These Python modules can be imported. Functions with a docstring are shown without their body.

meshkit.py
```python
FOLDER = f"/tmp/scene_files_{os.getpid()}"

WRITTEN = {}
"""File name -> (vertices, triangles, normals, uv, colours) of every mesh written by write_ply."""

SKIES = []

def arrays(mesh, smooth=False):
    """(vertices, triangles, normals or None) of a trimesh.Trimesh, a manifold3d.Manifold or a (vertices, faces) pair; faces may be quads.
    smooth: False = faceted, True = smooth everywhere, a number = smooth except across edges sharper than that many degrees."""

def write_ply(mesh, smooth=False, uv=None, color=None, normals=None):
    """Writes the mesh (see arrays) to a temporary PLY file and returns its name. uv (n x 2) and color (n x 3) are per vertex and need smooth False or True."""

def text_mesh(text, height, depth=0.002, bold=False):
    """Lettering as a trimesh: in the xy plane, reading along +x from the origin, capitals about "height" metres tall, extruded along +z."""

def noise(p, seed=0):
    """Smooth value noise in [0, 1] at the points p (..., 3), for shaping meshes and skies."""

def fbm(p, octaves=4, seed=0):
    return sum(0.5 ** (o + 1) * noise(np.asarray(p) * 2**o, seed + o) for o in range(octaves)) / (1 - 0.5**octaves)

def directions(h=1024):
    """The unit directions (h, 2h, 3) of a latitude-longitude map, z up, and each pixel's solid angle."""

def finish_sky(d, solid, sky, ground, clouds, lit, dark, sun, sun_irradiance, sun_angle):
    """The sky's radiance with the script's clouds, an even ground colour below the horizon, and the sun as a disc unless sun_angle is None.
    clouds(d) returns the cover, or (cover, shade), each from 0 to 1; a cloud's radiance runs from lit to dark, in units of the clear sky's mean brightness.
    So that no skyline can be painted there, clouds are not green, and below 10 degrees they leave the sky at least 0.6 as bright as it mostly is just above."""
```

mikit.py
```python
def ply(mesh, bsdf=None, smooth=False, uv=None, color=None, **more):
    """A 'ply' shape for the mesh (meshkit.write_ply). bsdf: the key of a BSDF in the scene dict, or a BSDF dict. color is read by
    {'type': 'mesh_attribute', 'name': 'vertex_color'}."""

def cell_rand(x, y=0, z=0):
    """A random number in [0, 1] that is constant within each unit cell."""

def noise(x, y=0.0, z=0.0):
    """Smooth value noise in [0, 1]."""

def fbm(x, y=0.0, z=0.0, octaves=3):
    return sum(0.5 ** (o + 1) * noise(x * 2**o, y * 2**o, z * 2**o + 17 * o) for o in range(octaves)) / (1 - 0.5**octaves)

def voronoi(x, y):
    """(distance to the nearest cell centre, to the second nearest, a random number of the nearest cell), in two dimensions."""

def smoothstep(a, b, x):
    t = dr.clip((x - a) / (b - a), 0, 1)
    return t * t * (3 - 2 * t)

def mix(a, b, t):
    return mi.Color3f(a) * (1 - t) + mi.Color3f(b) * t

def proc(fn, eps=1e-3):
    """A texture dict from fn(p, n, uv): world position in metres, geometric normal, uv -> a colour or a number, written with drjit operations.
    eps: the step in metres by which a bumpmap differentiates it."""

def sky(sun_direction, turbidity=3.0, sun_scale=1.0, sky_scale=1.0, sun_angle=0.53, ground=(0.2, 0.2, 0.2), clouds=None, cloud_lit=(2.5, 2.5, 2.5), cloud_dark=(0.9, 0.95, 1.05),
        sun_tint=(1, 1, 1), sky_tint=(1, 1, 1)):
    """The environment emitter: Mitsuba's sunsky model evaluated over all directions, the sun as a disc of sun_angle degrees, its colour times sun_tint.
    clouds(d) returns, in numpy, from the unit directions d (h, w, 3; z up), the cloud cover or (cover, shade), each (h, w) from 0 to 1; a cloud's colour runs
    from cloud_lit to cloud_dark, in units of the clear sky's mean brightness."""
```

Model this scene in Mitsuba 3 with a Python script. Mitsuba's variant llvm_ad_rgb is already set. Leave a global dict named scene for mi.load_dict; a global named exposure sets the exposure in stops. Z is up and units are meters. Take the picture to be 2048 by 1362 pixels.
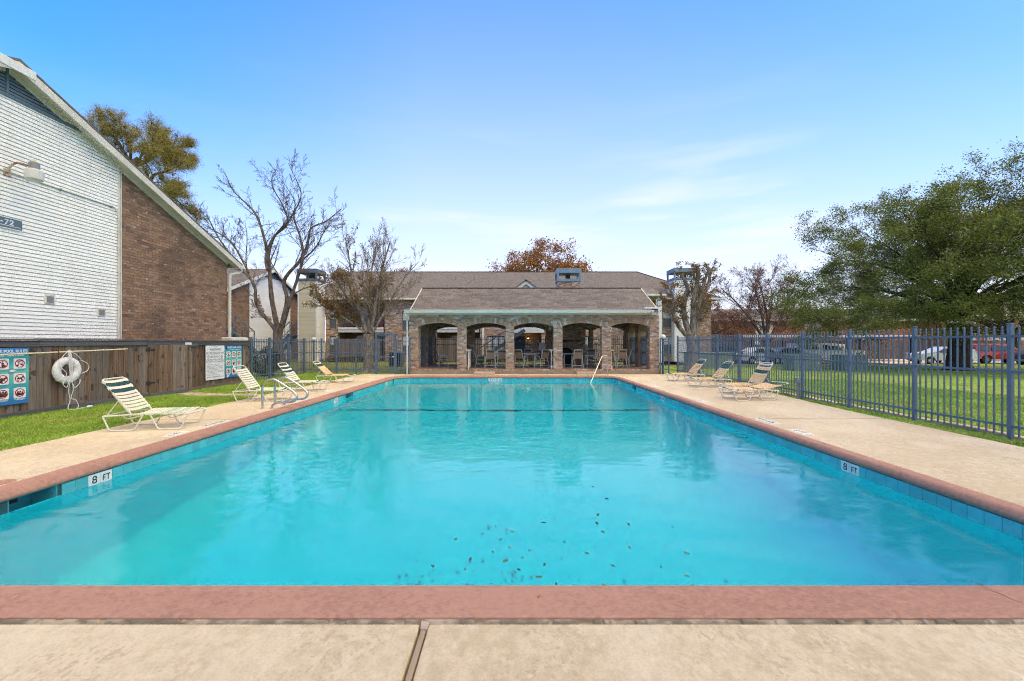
import math, random
import numpy as np, trimesh, drjit as dr, mitsuba as mi
import shapely
from shapely.geometry import Polygon, box as sbox
import mikit, meshkit
from mikit import proc, noise, fbm, smoothstep, mix, cell_rand, voronoi

scene, labels, used = {}, {}, {}
# ---------------------------------------------------------------- camera, sky, exposure
CAM = np.array([0.0, 0.0, 1.537])
F_PX = 845.0                                   # focal length in pixels of the 2048-wide photograph
T4 = mi.ScalarTransform4f
scene['camera'] = {'type': 'perspective', 'fov': math.degrees(2 * math.atan(1024 / F_PX)), 'fov_axis': 'x', 'near_clip': 0.05, 'far_clip': 3000.0,
                   'principal_point_offset_y': -0.0026,
                   'to_world': T4().look_at(origin=CAM.tolist(), target=[0, 1, 1.537], up=[0, 0, 1])}

def sky_clouds(d):
    el = np.degrees(np.arcsin(np.clip(d[..., 2], 0, 1)))
    az = np.degrees(np.arctan2(d[..., 0], d[..., 1]))
    away = np.clip(np.abs(az), 0, 80) / 50
    eff = el * (1 + 0.40 * away ** 2)                       # the haze is thickest straight ahead
    pale = 0.97 * np.exp(-(np.maximum(eff, 0) / 25.0) ** 1.5)
    left = np.clip((-az - 12) / 36, 0, 1) * np.clip((el - 8) / 18, 0, 1)
    pale = pale * (1 - 0.75 * left)
    q = np.stack([az / 15.0 + 0.03 * el, el / 1.9, 0 * el], -1)
    w = meshkit.fbm(q + 7.3, 5, 4)
    w2 = meshkit.fbm(np.stack([az / 26.0, el / 7.0, 0 * el], -1) + 2.1, 3, 12)
    wisps = np.clip((w - 0.46) * 3.2, 0, 1) * np.clip((w2 - 0.41) * 5, 0, 1) * np.exp(-((el - 15) / 8.0) ** 2)
    sun_side = d @ (np.array([0.37, -0.28, 0.88]) / np.linalg.norm([0.37, -0.28, 0.88]))
    t = np.clip((sun_side - 0.45) / 0.5, 0, 1)                # the thin cloud that softens the sun
    veil = 0.88 * t * t * (3 - 2 * t)
    c = pale + 0.62 * wisps * (1 - pale)
    return np.clip(c + veil * (1 - c), 0, 1), 0.0

scene['sky'] = mikit.sky((0.37, -0.28, 0.88), turbidity=2.6, sun_scale=0.235, sky_scale=1.0, sun_angle=70.0, ground=(0.22, 0.21, 0.17), clouds=sky_clouds,
                         cloud_lit=(1.66, 1.62, 1.70), cloud_dark=(1.2, 1.25, 1.35), sun_tint=(1.16, 1.04, 0.60), sky_tint=(0.22, 0.77, 1.22))
exposure = 3.08

# ---------------------------------------------------------------- helpers
def numbered(name):
    n = used.get(name, 0)
    used[name] = n + 1
    return name if n == 0 else '%s_%03d' % (name, n)

def thing(name, label, cat, group=None):
    k = numbered(name)
    labels[k] = {'label': label, 'category': cat}
    if group: labels[k]['group'] = group
    return k

class MB:
    """collects vertices and triangles (and one uv pair per piece)"""
    def __init__(self): self.v, self.f, self.u, self.n = [], [], [], 0
    def add(self, v, f, u=None):
        v, f = np.asarray(v, float).reshape(-1, 3), np.asarray(f, int)
        if len(f) and f.shape[1] == 4: f = np.vstack([f[:, [0, 1, 2]], f[:, [0, 2, 3]]])
        self.v.append(v); self.f.append(f + self.n); self.n += len(v)
        self.u.append(np.tile(u if u is not None else (0.5, 0.5), (len(v), 1)) if np.ndim(u) < 2 else u)
        return self
    def mesh(self, m, u=None):
        return self.add(m[0], m[1], u) if isinstance(m, tuple) else self.add(m.vertices, m.faces, u)
    def __getitem__(self, i): return self.get()[i]
    def get(self): return np.vstack(self.v), np.vstack(self.f), np.vstack(self.u)

def put(name, m, bsdf, parent=None, smooth=False, u=None, label=None, cat=None, group=None, kind=None):
    k = numbered((parent + '__' if parent else '') + name)
    if isinstance(m, MB): v, f, uv = m.get()
    elif isinstance(m, tuple): v, f = np.asarray(m[0], float), np.asarray(m[1], int); uv = None
    else: v, f, uv = np.asarray(m.vertices), np.asarray(m.faces), None
    if u is not None: uv = np.tile(u, (len(v), 1))
    if smooth not in (False, True): uv = None if u is None else uv
    if smooth not in (False, True) and uv is not None:
        mm = trimesh.graph.smooth_shade(trimesh.Trimesh(v, f, process=False), angle=np.radians(smooth), facet_minarea=None)
        v, f, smooth = np.asarray(mm.vertices), np.asarray(mm.faces), True
        uv = np.tile(uv[0], (len(v), 1))
    scene[k] = mikit.ply((v, f), bsdf, smooth=smooth, uv=uv)
    if label or kind or cat:
        labels[k] = {a: b for a, b in (('label', label), ('category', cat), ('group', group), ('kind', kind)) if b}
    return k

BF = np.array([[0, 3, 2, 1], [4, 5, 6, 7], [0, 1, 5, 4], [1, 2, 6, 5], [2, 3, 7, 6], [3, 0, 4, 7]])
def box(x0, x1, y0, y1, z0, z1):
    return np.array([[x0, y0, z0], [x1, y0, z0], [x1, y1, z0], [x0, y1, z0], [x0, y0, z1], [x1, y0, z1], [x1, y1, z1], [x0, y1, z1]], float), BF.copy()

def cbox(x0, x1, y0, y1, z0, z1, b=0.01):
    """a box with chamfered edges"""
    pts = []
    for x, sx in ((x0, 1), (x1, -1)):
        for y, sy in ((y0, 1), (y1, -1)):
            for z, sz in ((z0, 1), (z1, -1)):
                pts += [(x, y + sy * b, z + sz * b), (x + sx * b, y, z + sz * b), (x + sx * b, y + sy * b, z)]
    h = trimesh.convex.convex_hull(np.array(pts))
    return np.array(h.vertices), np.array(h.faces)

def moved(m, loc=(0, 0, 0), rz=0.0, ry=0.0, rx=0.0, s=1.0):
    v = np.asarray(m[0], float) * s
    for ang, (a, b) in ((rx, (1, 2)), (ry, (2, 0)), (rz, (0, 1))):
        if ang:
            c, n = math.cos(ang), math.sin(ang); w = v.copy()
            w[:, a], w[:, b] = c * v[:, a] - n * v[:, b], n * v[:, a] + c * v[:, b]; v = w
    return v + np.asarray(loc, float), m[1]

def frame(d):
    d = d / (np.linalg.norm(d) + 1e-12)
    a = np.array([0, 0, 1.0]) if abs(d[2]) < 0.95 else np.array([1.0, 0, 0])
    x = np.cross(d, a); x /= np.linalg.norm(x)
    return x, np.cross(x, d)

def beam(p, q, w, h):
    """a rectangular bar from p to q, w across (level), h up"""
    p, q = np.asarray(p, float), np.asarray(q, float)
    x, y = frame(q - p)
    r = [-x * w / 2 - y * h / 2, x * w / 2 - y * h / 2, x * w / 2 + y * h / 2, -x * w / 2 + y * h / 2]
    return np.array([p + a for a in r] + [q + a for a in r]), BF.copy()

def tube(pts, r, n=8, caps=True):
    pts = np.asarray(pts, float); m = len(pts)
    r = np.full(m, r, float) if np.ndim(r) == 0 else np.asarray(r, float)
    tan = np.gradient(pts, axis=0)
    tan /= np.linalg.norm(tan, axis=1, keepdims=True) + 1e-12
    x, y = frame(tan[0]); a = np.arange(n) * 2 * np.pi / n; rings = []
    for i in range(m):
        x = x - tan[i] * (x @ tan[i]); x /= np.linalg.norm(x) + 1e-12
        y = np.cross(tan[i], x)
        rings.append(pts[i] + r[i] * (np.cos(a)[:, None] * x + np.sin(a)[:, None] * y))
    v = np.vstack(rings); i = np.arange(n); j = (i + 1) % n
    f = np.vstack([np.stack([k * n + i, k * n + j, (k + 1) * n + j, (k + 1) * n + i], 1) for k in range(m - 1)])
    f = np.vstack([f[:, [0, 1, 2]], f[:, [0, 2, 3]]])
    if caps:
        c = len(v); v = np.vstack([v, pts[:1], pts[-1:]])
        f = np.vstack([f, np.stack([j, i, 0 * i + c], 1), np.stack([(m - 1) * n + i, (m - 1) * n + j, 0 * i + c + 1], 1)])
    return v, f

def smooth_path(pts, k=5, closed=False):
    """Catmull-Rom through the points"""
    p = np.asarray(pts, float); out = []
    q = np.vstack([2 * p[0] - p[1], p, 2 * p[-1] - p[-2]]) if not closed else np.vstack([p[-1], p, p[0], p[1]])
    for i in range(1, len(q) - 2):
        for t in np.arange(k) / k:
            out.append(0.5 * (2 * q[i] + (q[i + 1] - q[i - 1]) * t + (2 * q[i - 1] - 5 * q[i] + 4 * q[i + 1] - q[i + 2]) * t ** 2 + (3 * q[i] - q[i - 1] - 3 * q[i + 1] + q[i + 2]) * t ** 3))
    if not closed: out.append(p[-1])
    return np.array(out)

def bent(pts, rad=0.04, k=4):
    """polyline with its corners rounded"""
    p = np.asarray(pts, float); out = [p[0]]
    for i in range(1, len(p) - 1):
        a, b = p[i - 1] - p[i], p[i + 1] - p[i]
        la, lb = np.linalg.norm(a), np.linalg.norm(b); t = min(rad, la * .45, lb * .45)
        s, e = p[i] + a / la * t, p[i] + b / lb * t
        for w in np.linspace(0, 1, k + 1): out.append((1 - w) ** 2 * s + 2 * w * (1 - w) * p[i] + w * w * e)
    out.append(p[-1])
    return np.array(out)

def lathe(prof, loc=(0, 0, 0), n=16):
    prof = np.asarray(prof, float); a = np.arange(n) * 2 * np.pi / n
    v = np.vstack([np.stack([r * np.cos(a), r * np.sin(a), 0 * a + z], 1) for r, z in prof]); i = np.arange(n); j = (i + 1) % n
    f = np.vstack([np.stack([k * n + i, k * n + j, (k + 1) * n + j, (k + 1) * n + i], 1) for k in range(len(prof) - 1)])
    return v + np.asarray(loc, float), np.vstack([f[:, [0, 1, 2]], f[:, [0, 2, 3]]])

def ball(c, r, n=16, s=(1, 1, 1)):
    a = np.linspace(-np.pi / 2, np.pi / 2, n // 2 + 1)
    v, f = lathe([(max(np.cos(t), 1e-4), np.sin(t)) for t in a], n=n)
    return v * r * np.asarray(s) + np.asarray(c, float), f

def extrude(poly, h):
    """shapely polygon(s) in xy -> (v, f), z from 0 to h"""
    gs = [g for g in getattr(poly, 'geoms', [poly]) if g.geom_type == 'Polygon' and g.area > 1e-9]
    m = MB()
    for g in gs:
        t = trimesh.creation.extrude_polygon(g, h, engine='earcut'); m.add(t.vertices, t.faces)
    v, f, _ = m.get()
    return v, f

def yz(m, x, sx=1.0):
    """(a, b, c) of an extruded outline -> world: a along +y, b along z, c along sx * x, from plane x"""
    v = np.asarray(m[0]); w = np.stack([x + sx * v[:, 2], v[:, 0], v[:, 1]], 1)
    return w, (m[1] if sx > 0 else np.asarray(m[1])[:, ::-1])

def xz(m, y, sy=-1.0):
    """(a, b, c) -> world: a along +x, b along z, c along sy * y, from plane y"""
    v = np.asarray(m[0]); w = np.stack([v[:, 0], y + sy * v[:, 2], v[:, 1]], 1)
    return w, (m[1] if sy < 0 else np.asarray(m[1])[:, ::-1])

def yzr(m, x):
    """a text or outline on a wall that faces +x: a runs towards +y (rightwards for a viewer in front), b along z, c out towards +x"""
    v = np.asarray(m[0]); return np.stack([x + v[:, 2], v[:, 0], v[:, 1]], 1), m[1]

def sheet(poly, z):
    """flat triangulated polygon at height z, facing up"""
    v, f = extrude(poly, 1.0); keep = (v[f][:, :, 2] > 0.99).all(1)
    v = v.copy(); v[:, 2] = z
    return v, f[keep]

def sstep(a, b, x):
    t = np.clip((x - a) / (b - a), 0, 1); return t * t * (3 - 2 * t)

def gz(x, y):
    """height of the lawn"""
    x, y = np.asarray(x, float), np.asarray(y, float)
    right = -0.012 * np.clip(y - 8, 0, 30) * sstep(7.6, 12, x)
    left = 0.05 * sstep(-7.4, -9.8, x) * sstep(26, 20, y)
    return -0.02 + right + left

rnd = random.Random(7)
R = np.random.default_rng(11)
# ---------------------------------------------------------------- materials
def mat(name, color, rough=0.7, bump=None, bscale=1.0, eps=2e-3, spec=0.5, metallic=0.0, **more):
    c = proc(color) if callable(color) else {'type': 'rgb', 'value': list(color)}
    b = {'type': 'principled', 'base_color': c, 'roughness': rough if not callable(rough) else proc(rough), 'specular': spec, 'metallic': metallic, **more}
    if bump: b = {'type': 'bumpmap', 'nested_texture': {**proc(bump, eps)}, 'scale': bscale, 'bsdf': b}
    scene['mat_' + name] = {'type': 'twosided', 'bsdf': b}
    return 'mat_' + name

def deck_col(p, n, uv):
    a = fbm(p.x * 0.8 + 3, p.y * 0.8, 0, 3); b = fbm(p.x * 24, p.y * 20, 1, 4); s = fbm(p.x * 110, p.y * 110, 2, 2)
    c = mix((0.42, 0.335, 0.218), (0.515, 0.425, 0.298), smoothstep(0.3, 0.7, a * 0.5 + b * 0.5))
    c = mix(c, (0.31, 0.235, 0.150), 0.42 * smoothstep(0.56, 0.68, fbm(p.x * 48 + 5, p.y * 38, 5, 4)) * smoothstep(0.40, 0.58, fbm(p.x * 2.3, p.y * 2.0, 7, 3)))
    c = mix(c, (0.555, 0.465, 0.34), 0.4 * smoothstep(0.55, 0.75, fbm(p.x * 1.6, p.y * 1.1, 9, 3)))
    return c * (0.90 + 0.2 * s)
def deck_bump(p, n, uv):
    return smoothstep(0.46, 0.58, fbm(p.x * 30, p.y * 24, 0, 4)) * 0.0016 + fbm(p.x * 120, p.y * 120, 3, 2) * 0.0010
M_DECK = mat('deck', deck_col, 0.85, deck_bump, 1.0, 3e-3)
def cop_col(p, n, uv):
    a = fbm(p.x * 1.1, p.y * 1.1, 3, 3); b = fbm(p.x * 30, p.y * 44, p.z * 30, 4); s = noise(p.x * 140, p.y * 140, p.z * 140)
    c = mix((0.285, 0.143, 0.100), (0.36, 0.192, 0.138), smoothstep(0.3, 0.68, 0.35 * a + 0.65 * b))
    c = mix(c, (0.21, 0.11, 0.078), 0.4 * smoothstep(0.57, 0.68, fbm(p.x * 38 + 4, p.y * 60, 2, 3)) * smoothstep(0.38, 0.6, fbm(p.x * 3, p.y * 6, 5, 2)))
    return c * (0.92 + 0.16 * s)
M_COPING = mat('coping', cop_col, 0.75, lambda p, n, uv: smoothstep(0.45, 0.58, fbm(p.x * 34, p.y * 56, 0, 4)) * 0.0014 + fbm(p.x * 120, p.y * 120, p.z * 120, 2) * 0.0008, 1.0, 3e-3)
M_MORTAR = mat('mortar_lip', lambda p, n, uv: mix((0.15, 0.125, 0.092), (0.36, 0.30, 0.23), smoothstep(0.35, 0.68, fbm(p.x * 11, p.y * 11, p.z * 30, 4))), 0.95)
M_JOINTWOOD = mat('joint_wood', lambda p, n, uv: mix((0.20, 0.14, 0.09), (0.42, 0.34, 0.25), fbm(p.x * 90, p.y * 3, 0, 4)), 0.9)
M_SHELL = mat('pool_paint', lambda p, n, uv: mix((0.006, 0.575, 0.640), (0.012, 0.63, 0.695), fbm(p.x * 1.3, p.y * 1.3, p.z, 3)), 0.6)
def tile_col(p, n, uv):
    a = fbm(p.x * 6, p.y * 6, p.z * 14, 3)
    c = mix((0.05, 0.34, 0.38), (0.09, 0.45, 0.47), a) * (0.88 + 0.24 * uv.x)
    return mix(c, (0.20, 0.30, 0.28), 0.6 * smoothstep(0.62, 0.75, fbm(p.x * 30, p.y * 30, p.z * 30, 2)))
M_TILE = mat('pool_tile', tile_col, 0.45)
M_GROUT = mat('pool_grout', (0.02, 0.07, 0.08), 0.8)
M_DARK = mat('dark_hollow', (0.012, 0.014, 0.015), 0.7)
M_LAPSHADE = mat('siding_lap_shade', (0.56, 0.55, 0.53), 0.8)  # greyer than the boards: shade under each siding lap, put into the colour
M_LINE = mat('pool_line', (0.004, 0.02, 0.05), 0.7)
scene['mat_water'] = {'type': 'roughdielectric', 'int_ior': 1.33, 'ext_ior': 1.0, 'alpha': 0.004, 'distribution': 'ggx'}
M_WATER = 'mat_water'
M_SIGNWHITE = mat('sign_white', (0.72, 0.73, 0.76), 0.4)
M_INK = mat('ink', (0.02, 0.02, 0.025), 0.6)
M_TILEWHITE = mat('marker_white', lambda p, n, uv: mix((0.55, 0.55, 0.50), (0.72, 0.72, 0.68), fbm(p.x * 20, p.y * 20, p.z * 20, 3)), 0.5)
def grass_col(p, n, uv):
    a = fbm(p.x * 0.5, p.y * 0.5, 0, 3); b = fbm(p.x * 5, p.y * 5, 1, 3); s = fbm(p.x * 34, p.y * 34, 2, 2)
    c = mix((0.115, 0.19, 0.026), (0.23, 0.335, 0.055), smoothstep(0.3, 0.7, 0.5 * a + 0.5 * b))
    c = mix(c, (0.30, 0.26, 0.09), 0.6 * smoothstep(0.48, 0.72, fbm(p.x * 1.8 + 9, p.y * 1.8, 4, 4)))
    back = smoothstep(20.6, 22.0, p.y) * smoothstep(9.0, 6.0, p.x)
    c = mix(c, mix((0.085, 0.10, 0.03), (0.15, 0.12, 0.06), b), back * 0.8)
    return c * (0.55 + 0.9 * s)
M_LAWN = mat('lawn', grass_col, 0.95, lambda p, n, uv: fbm(p.x * 40, p.y * 40, 0, 2) * 0.02, 1.0, 6e-3, spec=0.1)
M_BLADE = mat('grass_blade', lambda p, n, uv: mix((0.14, 0.25, 0.026), (0.32, 0.46, 0.075), uv.x) * (0.75 + 0.5 * fbm(p.x * 1.6, p.y * 1.6, 0, 3)) + mi.Color3f(0.12, 0.07, 0.02) * smoothstep(0.78, 1.0, uv.y), 0.7, spec=0.2)
M_DIRT = mat('dirt', lambda p, n, uv: mix((0.20, 0.15, 0.10), (0.42, 0.35, 0.26), fbm(p.x * 12, p.y * 12, 0, 4)), 0.95, lambda p, n, uv: fbm(p.x * 40, p.y * 40, 0, 3) * 0.02, 1.0, 4e-3)
M_STONE = mat('pale_stone', lambda p, n, uv: mix((0.36, 0.28, 0.22), (0.52, 0.42, 0.34), uv.x) * (0.8 + 0.4 * fbm(p.x * 20, p.y * 20, p.z * 20, 3)), 0.9)
def blue_col(p, n, uv):
    c = mix((0.076, 0.116, 0.172), (0.104, 0.152, 0.216), fbm(p.x * 3, p.y * 3, p.z * 2, 3))
    return mix(c, (0.16, 0.20, 0.28), 0.35 * smoothstep(0.6, 0.75, fbm(p.x * 14, p.y * 14, p.z * 5, 3)))
M_BLUE = mat('blue_metal', blue_col, 0.42)
M_BLACKIRON = mat('black_iron', (0.02, 0.022, 0.026), 0.5)
M_BLUEDARK = mat('dark_blue_steel', lambda p, n, uv: mix((0.03, 0.055, 0.09), (0.055, 0.09, 0.14), fbm(p.x * 2, p.y * 2, p.z * 2, 2)), 0.5)
def wood_col(p, n, uv):
    g = fbm(p.y * 60 + uv.x * 40, p.x * 60, p.z * 2.2 + uv.x * 9, 4); k = fbm(p.y * 7 + uv.y * 30, p.x * 7, p.z * 4.5, 3)
    c = mix((0.075, 0.050, 0.034), (0.215, 0.165, 0.125), smoothstep(0.25, 0.75, g))
    c = mix(c, mix((0.13, 0.065, 0.03), (0.22, 0.185, 0.16), smoothstep(0.4, 0.6, uv.y)), 0.45)
    c = mix(c, (0.03, 0.02, 0.015), 0.75 * smoothstep(0.66, 0.76, k))
    return c * (0.72 + 0.56 * uv.x)
M_WOOD = mat('fence_wood', wood_col, 0.85, lambda p, n, uv: fbm(p.y * 60, p.x * 60, p.z * 2.5, 3) * 0.003, 1.0, 3e-3)
M_WOODRAIL = mat('fence_rail_wood', lambda p, n, uv: mix((0.045, 0.045, 0.05), (0.15, 0.145, 0.145), fbm(p.x * 60, p.y * 2.5, p.z * 60, 4)) * (0.8 + 0.4 * uv.x), 0.85)
M_WOODFAR = mat('far_fence_wood', lambda p, n, uv: mix((0.10, 0.07, 0.055), (0.22, 0.18, 0.15), fbm(p.x * 14, p.y * 14, p.z * 1.5, 3)) * (0.75 + 0.5 * uv.x), 0.9)
def siding_col(p, n, uv):
    c = mix((0.80, 0.785, 0.745), (0.845, 0.83, 0.80), fbm(p.y * 0.6, p.x, p.z * 0.6, 3)) * (0.97 + 0.06 * uv.x)
    return mix(c, (0.52, 0.49, 0.43), 0.18 * smoothstep(0.55, 0.8, fbm(p.y * 4, p.x * 4, p.z * 1.0, 4)))
M_SIDING = mat('cream_siding', siding_col, 0.55)
M_SIDINGY = mat('yellow_siding', lambda p, n, uv: mix((0.50, 0.43, 0.28), (0.60, 0.53, 0.37), fbm(p.x * 0.8, p.y, p.z * 2, 3)) * (0.92 + 0.16 * uv.x), 0.55)
M_TRIM = mat('cream_trim', lambda p, n, uv: mix((0.50, 0.47, 0.40), (0.66, 0.63, 0.56), fbm(p.x * 3, p.y * 3, p.z * 3, 4)), 0.6)
M_TRIMW = mat('white_trim', (0.70, 0.69, 0.66), 0.5)
M_GREENTRIM = mat('pale_gutter', lambda p, n, uv: mix((0.60, 0.575, 0.49), (0.70, 0.675, 0.59), fbm(p.x * 1.5, p.y, p.z * 8, 3)), 0.5)
M_SLATE = mat('slate_blue_paint', lambda p, n, uv: mix((0.075, 0.115, 0.15), (0.13, 0.18, 0.22), fbm(p.x * 4, p.y * 4, p.z * 4, 3)), 0.55)
M_CAP = mat('blue_cap_metal', lambda p, n, uv: mix((0.14, 0.21, 0.27), (0.20, 0.28, 0.35), fbm(p.x * 4, p.y * 4, p.z * 4, 3)), 0.5)
M_CAPGREY = mat('grey_cap_metal', lambda p, n, uv: mix((0.07, 0.09, 0.11), (0.13, 0.16, 0.19), fbm(p.x * 4, p.y * 4, p.z * 4, 3)), 0.5)
def brickL_col(p, n, uv):
    c = mix((0.215, 0.125, 0.080), (0.315, 0.192, 0.128), uv.x)
    c = mix(c, (0.115, 0.075, 0.06), 0.7 * smoothstep(0.8, 0.95, uv.y))
    st = fbm(p.y * 1.1, 0, p.z * 0.5, 4)
    c = mix(c, (0.08, 0.055, 0.045), 0.5 * smoothstep(0.55, 0.72, st))
    c = c * (0.75 + 0.5 * fbm(p.y * 22, p.x, p.z * 22, 3))
    return mix(c, (0.50, 0.42, 0.37), 0.7 * smoothstep(0.725, 0.80, fbm(p.y * 7 + 3, 2, p.z * 9, 4)))
M_BRICKL = mat('brown_brick', brickL_col, 0.9)
M_MORTL = mat('brown_mortar', lambda p, n, uv: mix((0.16, 0.105, 0.07), (0.30, 0.22, 0.16), fbm(p.y * 2, p.x * 2, p.z * 3, 4)), 0.95)
def brickA_col(p, n, uv):
    c = mix((0.30, 0.168, 0.098), (0.465, 0.30, 0.19), uv.x)
    c = mix(c, (0.52, 0.43, 0.37), 0.9 * smoothstep(0.80, 0.88, uv.y))
    c = mix(c, (0.16, 0.105, 0.09), 0.8 * smoothstep(0.20, 0.10, uv.y))
    c = c * (0.72 + 0.56 * fbm(p.x * 9, p.y * 9, p.z * 14, 3))
    c = mix(c, (0.62, 0.55, 0.48), 0.75 * smoothstep(0.655, 0.74, fbm(p.x * 5 + 3, p.y * 5, p.z * 6, 4)))
    return c
M_BRICKA = mat('weathered_brick', brickA_col, 0.9)
M_MORTA = mat('grey_mortar', lambda p, n, uv: mix((0.32, 0.275, 0.235), (0.47, 0.42, 0.365), fbm(p.x * 3, p.y * 3, p.z * 3, 3)), 0.95)
def roof_col(p, n, uv):
    row = dr.floor(p.z / 0.066); col = dr.floor(p.x / 0.24 + row * 0.37 + p.y * 0.0)
    t = cell_rand(col, row, 3); edge = smoothstep(0.80, 0.98, p.z / 0.066 - row)
    c = mix((0.135, 0.112, 0.096), (0.195, 0.163, 0.140), t * 0.6 + 0.4 * fbm(p.x * 0.5, p.y * 0.5, 0, 3))
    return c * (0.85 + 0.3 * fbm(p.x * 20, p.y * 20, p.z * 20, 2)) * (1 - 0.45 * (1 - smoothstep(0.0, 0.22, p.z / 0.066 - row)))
M_ROOF = mat('shingles', roof_col, 0.95)
def roofL_col(p, n, uv):
    row = dr.floor(p.z / 0.055); col = dr.floor(p.x / 0.24 + row * 0.37)
    return mix((0.10, 0.083, 0.072), (0.17, 0.145, 0.128), cell_rand(col, row, 3))
M_ROOFL = mat('grey_shingles', roofL_col, 0.95)
M_SOFFIT = mat('soffit', (0.30, 0.27, 0.22), 0.8)
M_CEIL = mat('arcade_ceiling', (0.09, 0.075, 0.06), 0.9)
def floor_col(p, n, uv):
    row = dr.floor(p.y / 0.11); col = dr.floor(p.x / 0.22 + row * 0.5); t = cell_rand(col, row, 5)
    return mix((0.16, 0.10, 0.075), (0.27, 0.19, 0.14), t) * (0.7 + 0.6 * fbm(p.x * 2, p.y * 2, 0, 3))
M_FLOORA = mat('brick_paving', floor_col, 0.9)
M_PLINTH = mat('plinth_concrete', lambda p, n, uv: mix((0.20, 0.14, 0.085), (0.40, 0.30, 0.21), fbm(p.x * 2.2, p.y * 3, p.z * 9, 4)), 0.95)
M_STEP = mat('step_concrete', (0.52, 0.38, 0.27), 0.9)
M_GLASS = mat('window_glass', lambda p, n, uv: mix((0.03, 0.035, 0.04), (0.06, 0.065, 0.07), uv.x), 0.08, spec=0.8)
M_BLIND = mat('window_blind', (0.55, 0.55, 0.52), 0.6)
M_SCREEN = mat('window_screen', (0.10, 0.105, 0.11), 0.6)
M_DOOR = mat('dark_blue_door', (0.02, 0.04, 0.075), 0.5)
M_CREAM = mat('cream_frame', lambda p, n, uv: mix((0.60, 0.56, 0.44), (0.72, 0.68, 0.57), fbm(p.x * 7, p.y * 7, p.z * 7, 3)), 0.45)
M_STRAPC = mat('cream_strap', lambda p, n, uv: mix((0.66, 0.61, 0.45), (0.76, 0.71, 0.56), uv.x), 0.5)
M_STRAPT = mat('tan_strap', lambda p, n, uv: mix((0.74, 0.46, 0.19), (0.84, 0.57, 0.27), uv.x), 0.5)
M_STRAPG = mat('green_strap', (0.010, 0.055, 0.045), 0.5)
M_STRAPP = mat('pale_green_strap', (0.45, 0.55, 0.38), 0.5)
M_STEEL = mat('stainless', (0.62, 0.60, 0.57), 0.22, metallic=1.0)
M_POLE = mat('cream_pole', (0.62, 0.55, 0.36), 0.5)
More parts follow.
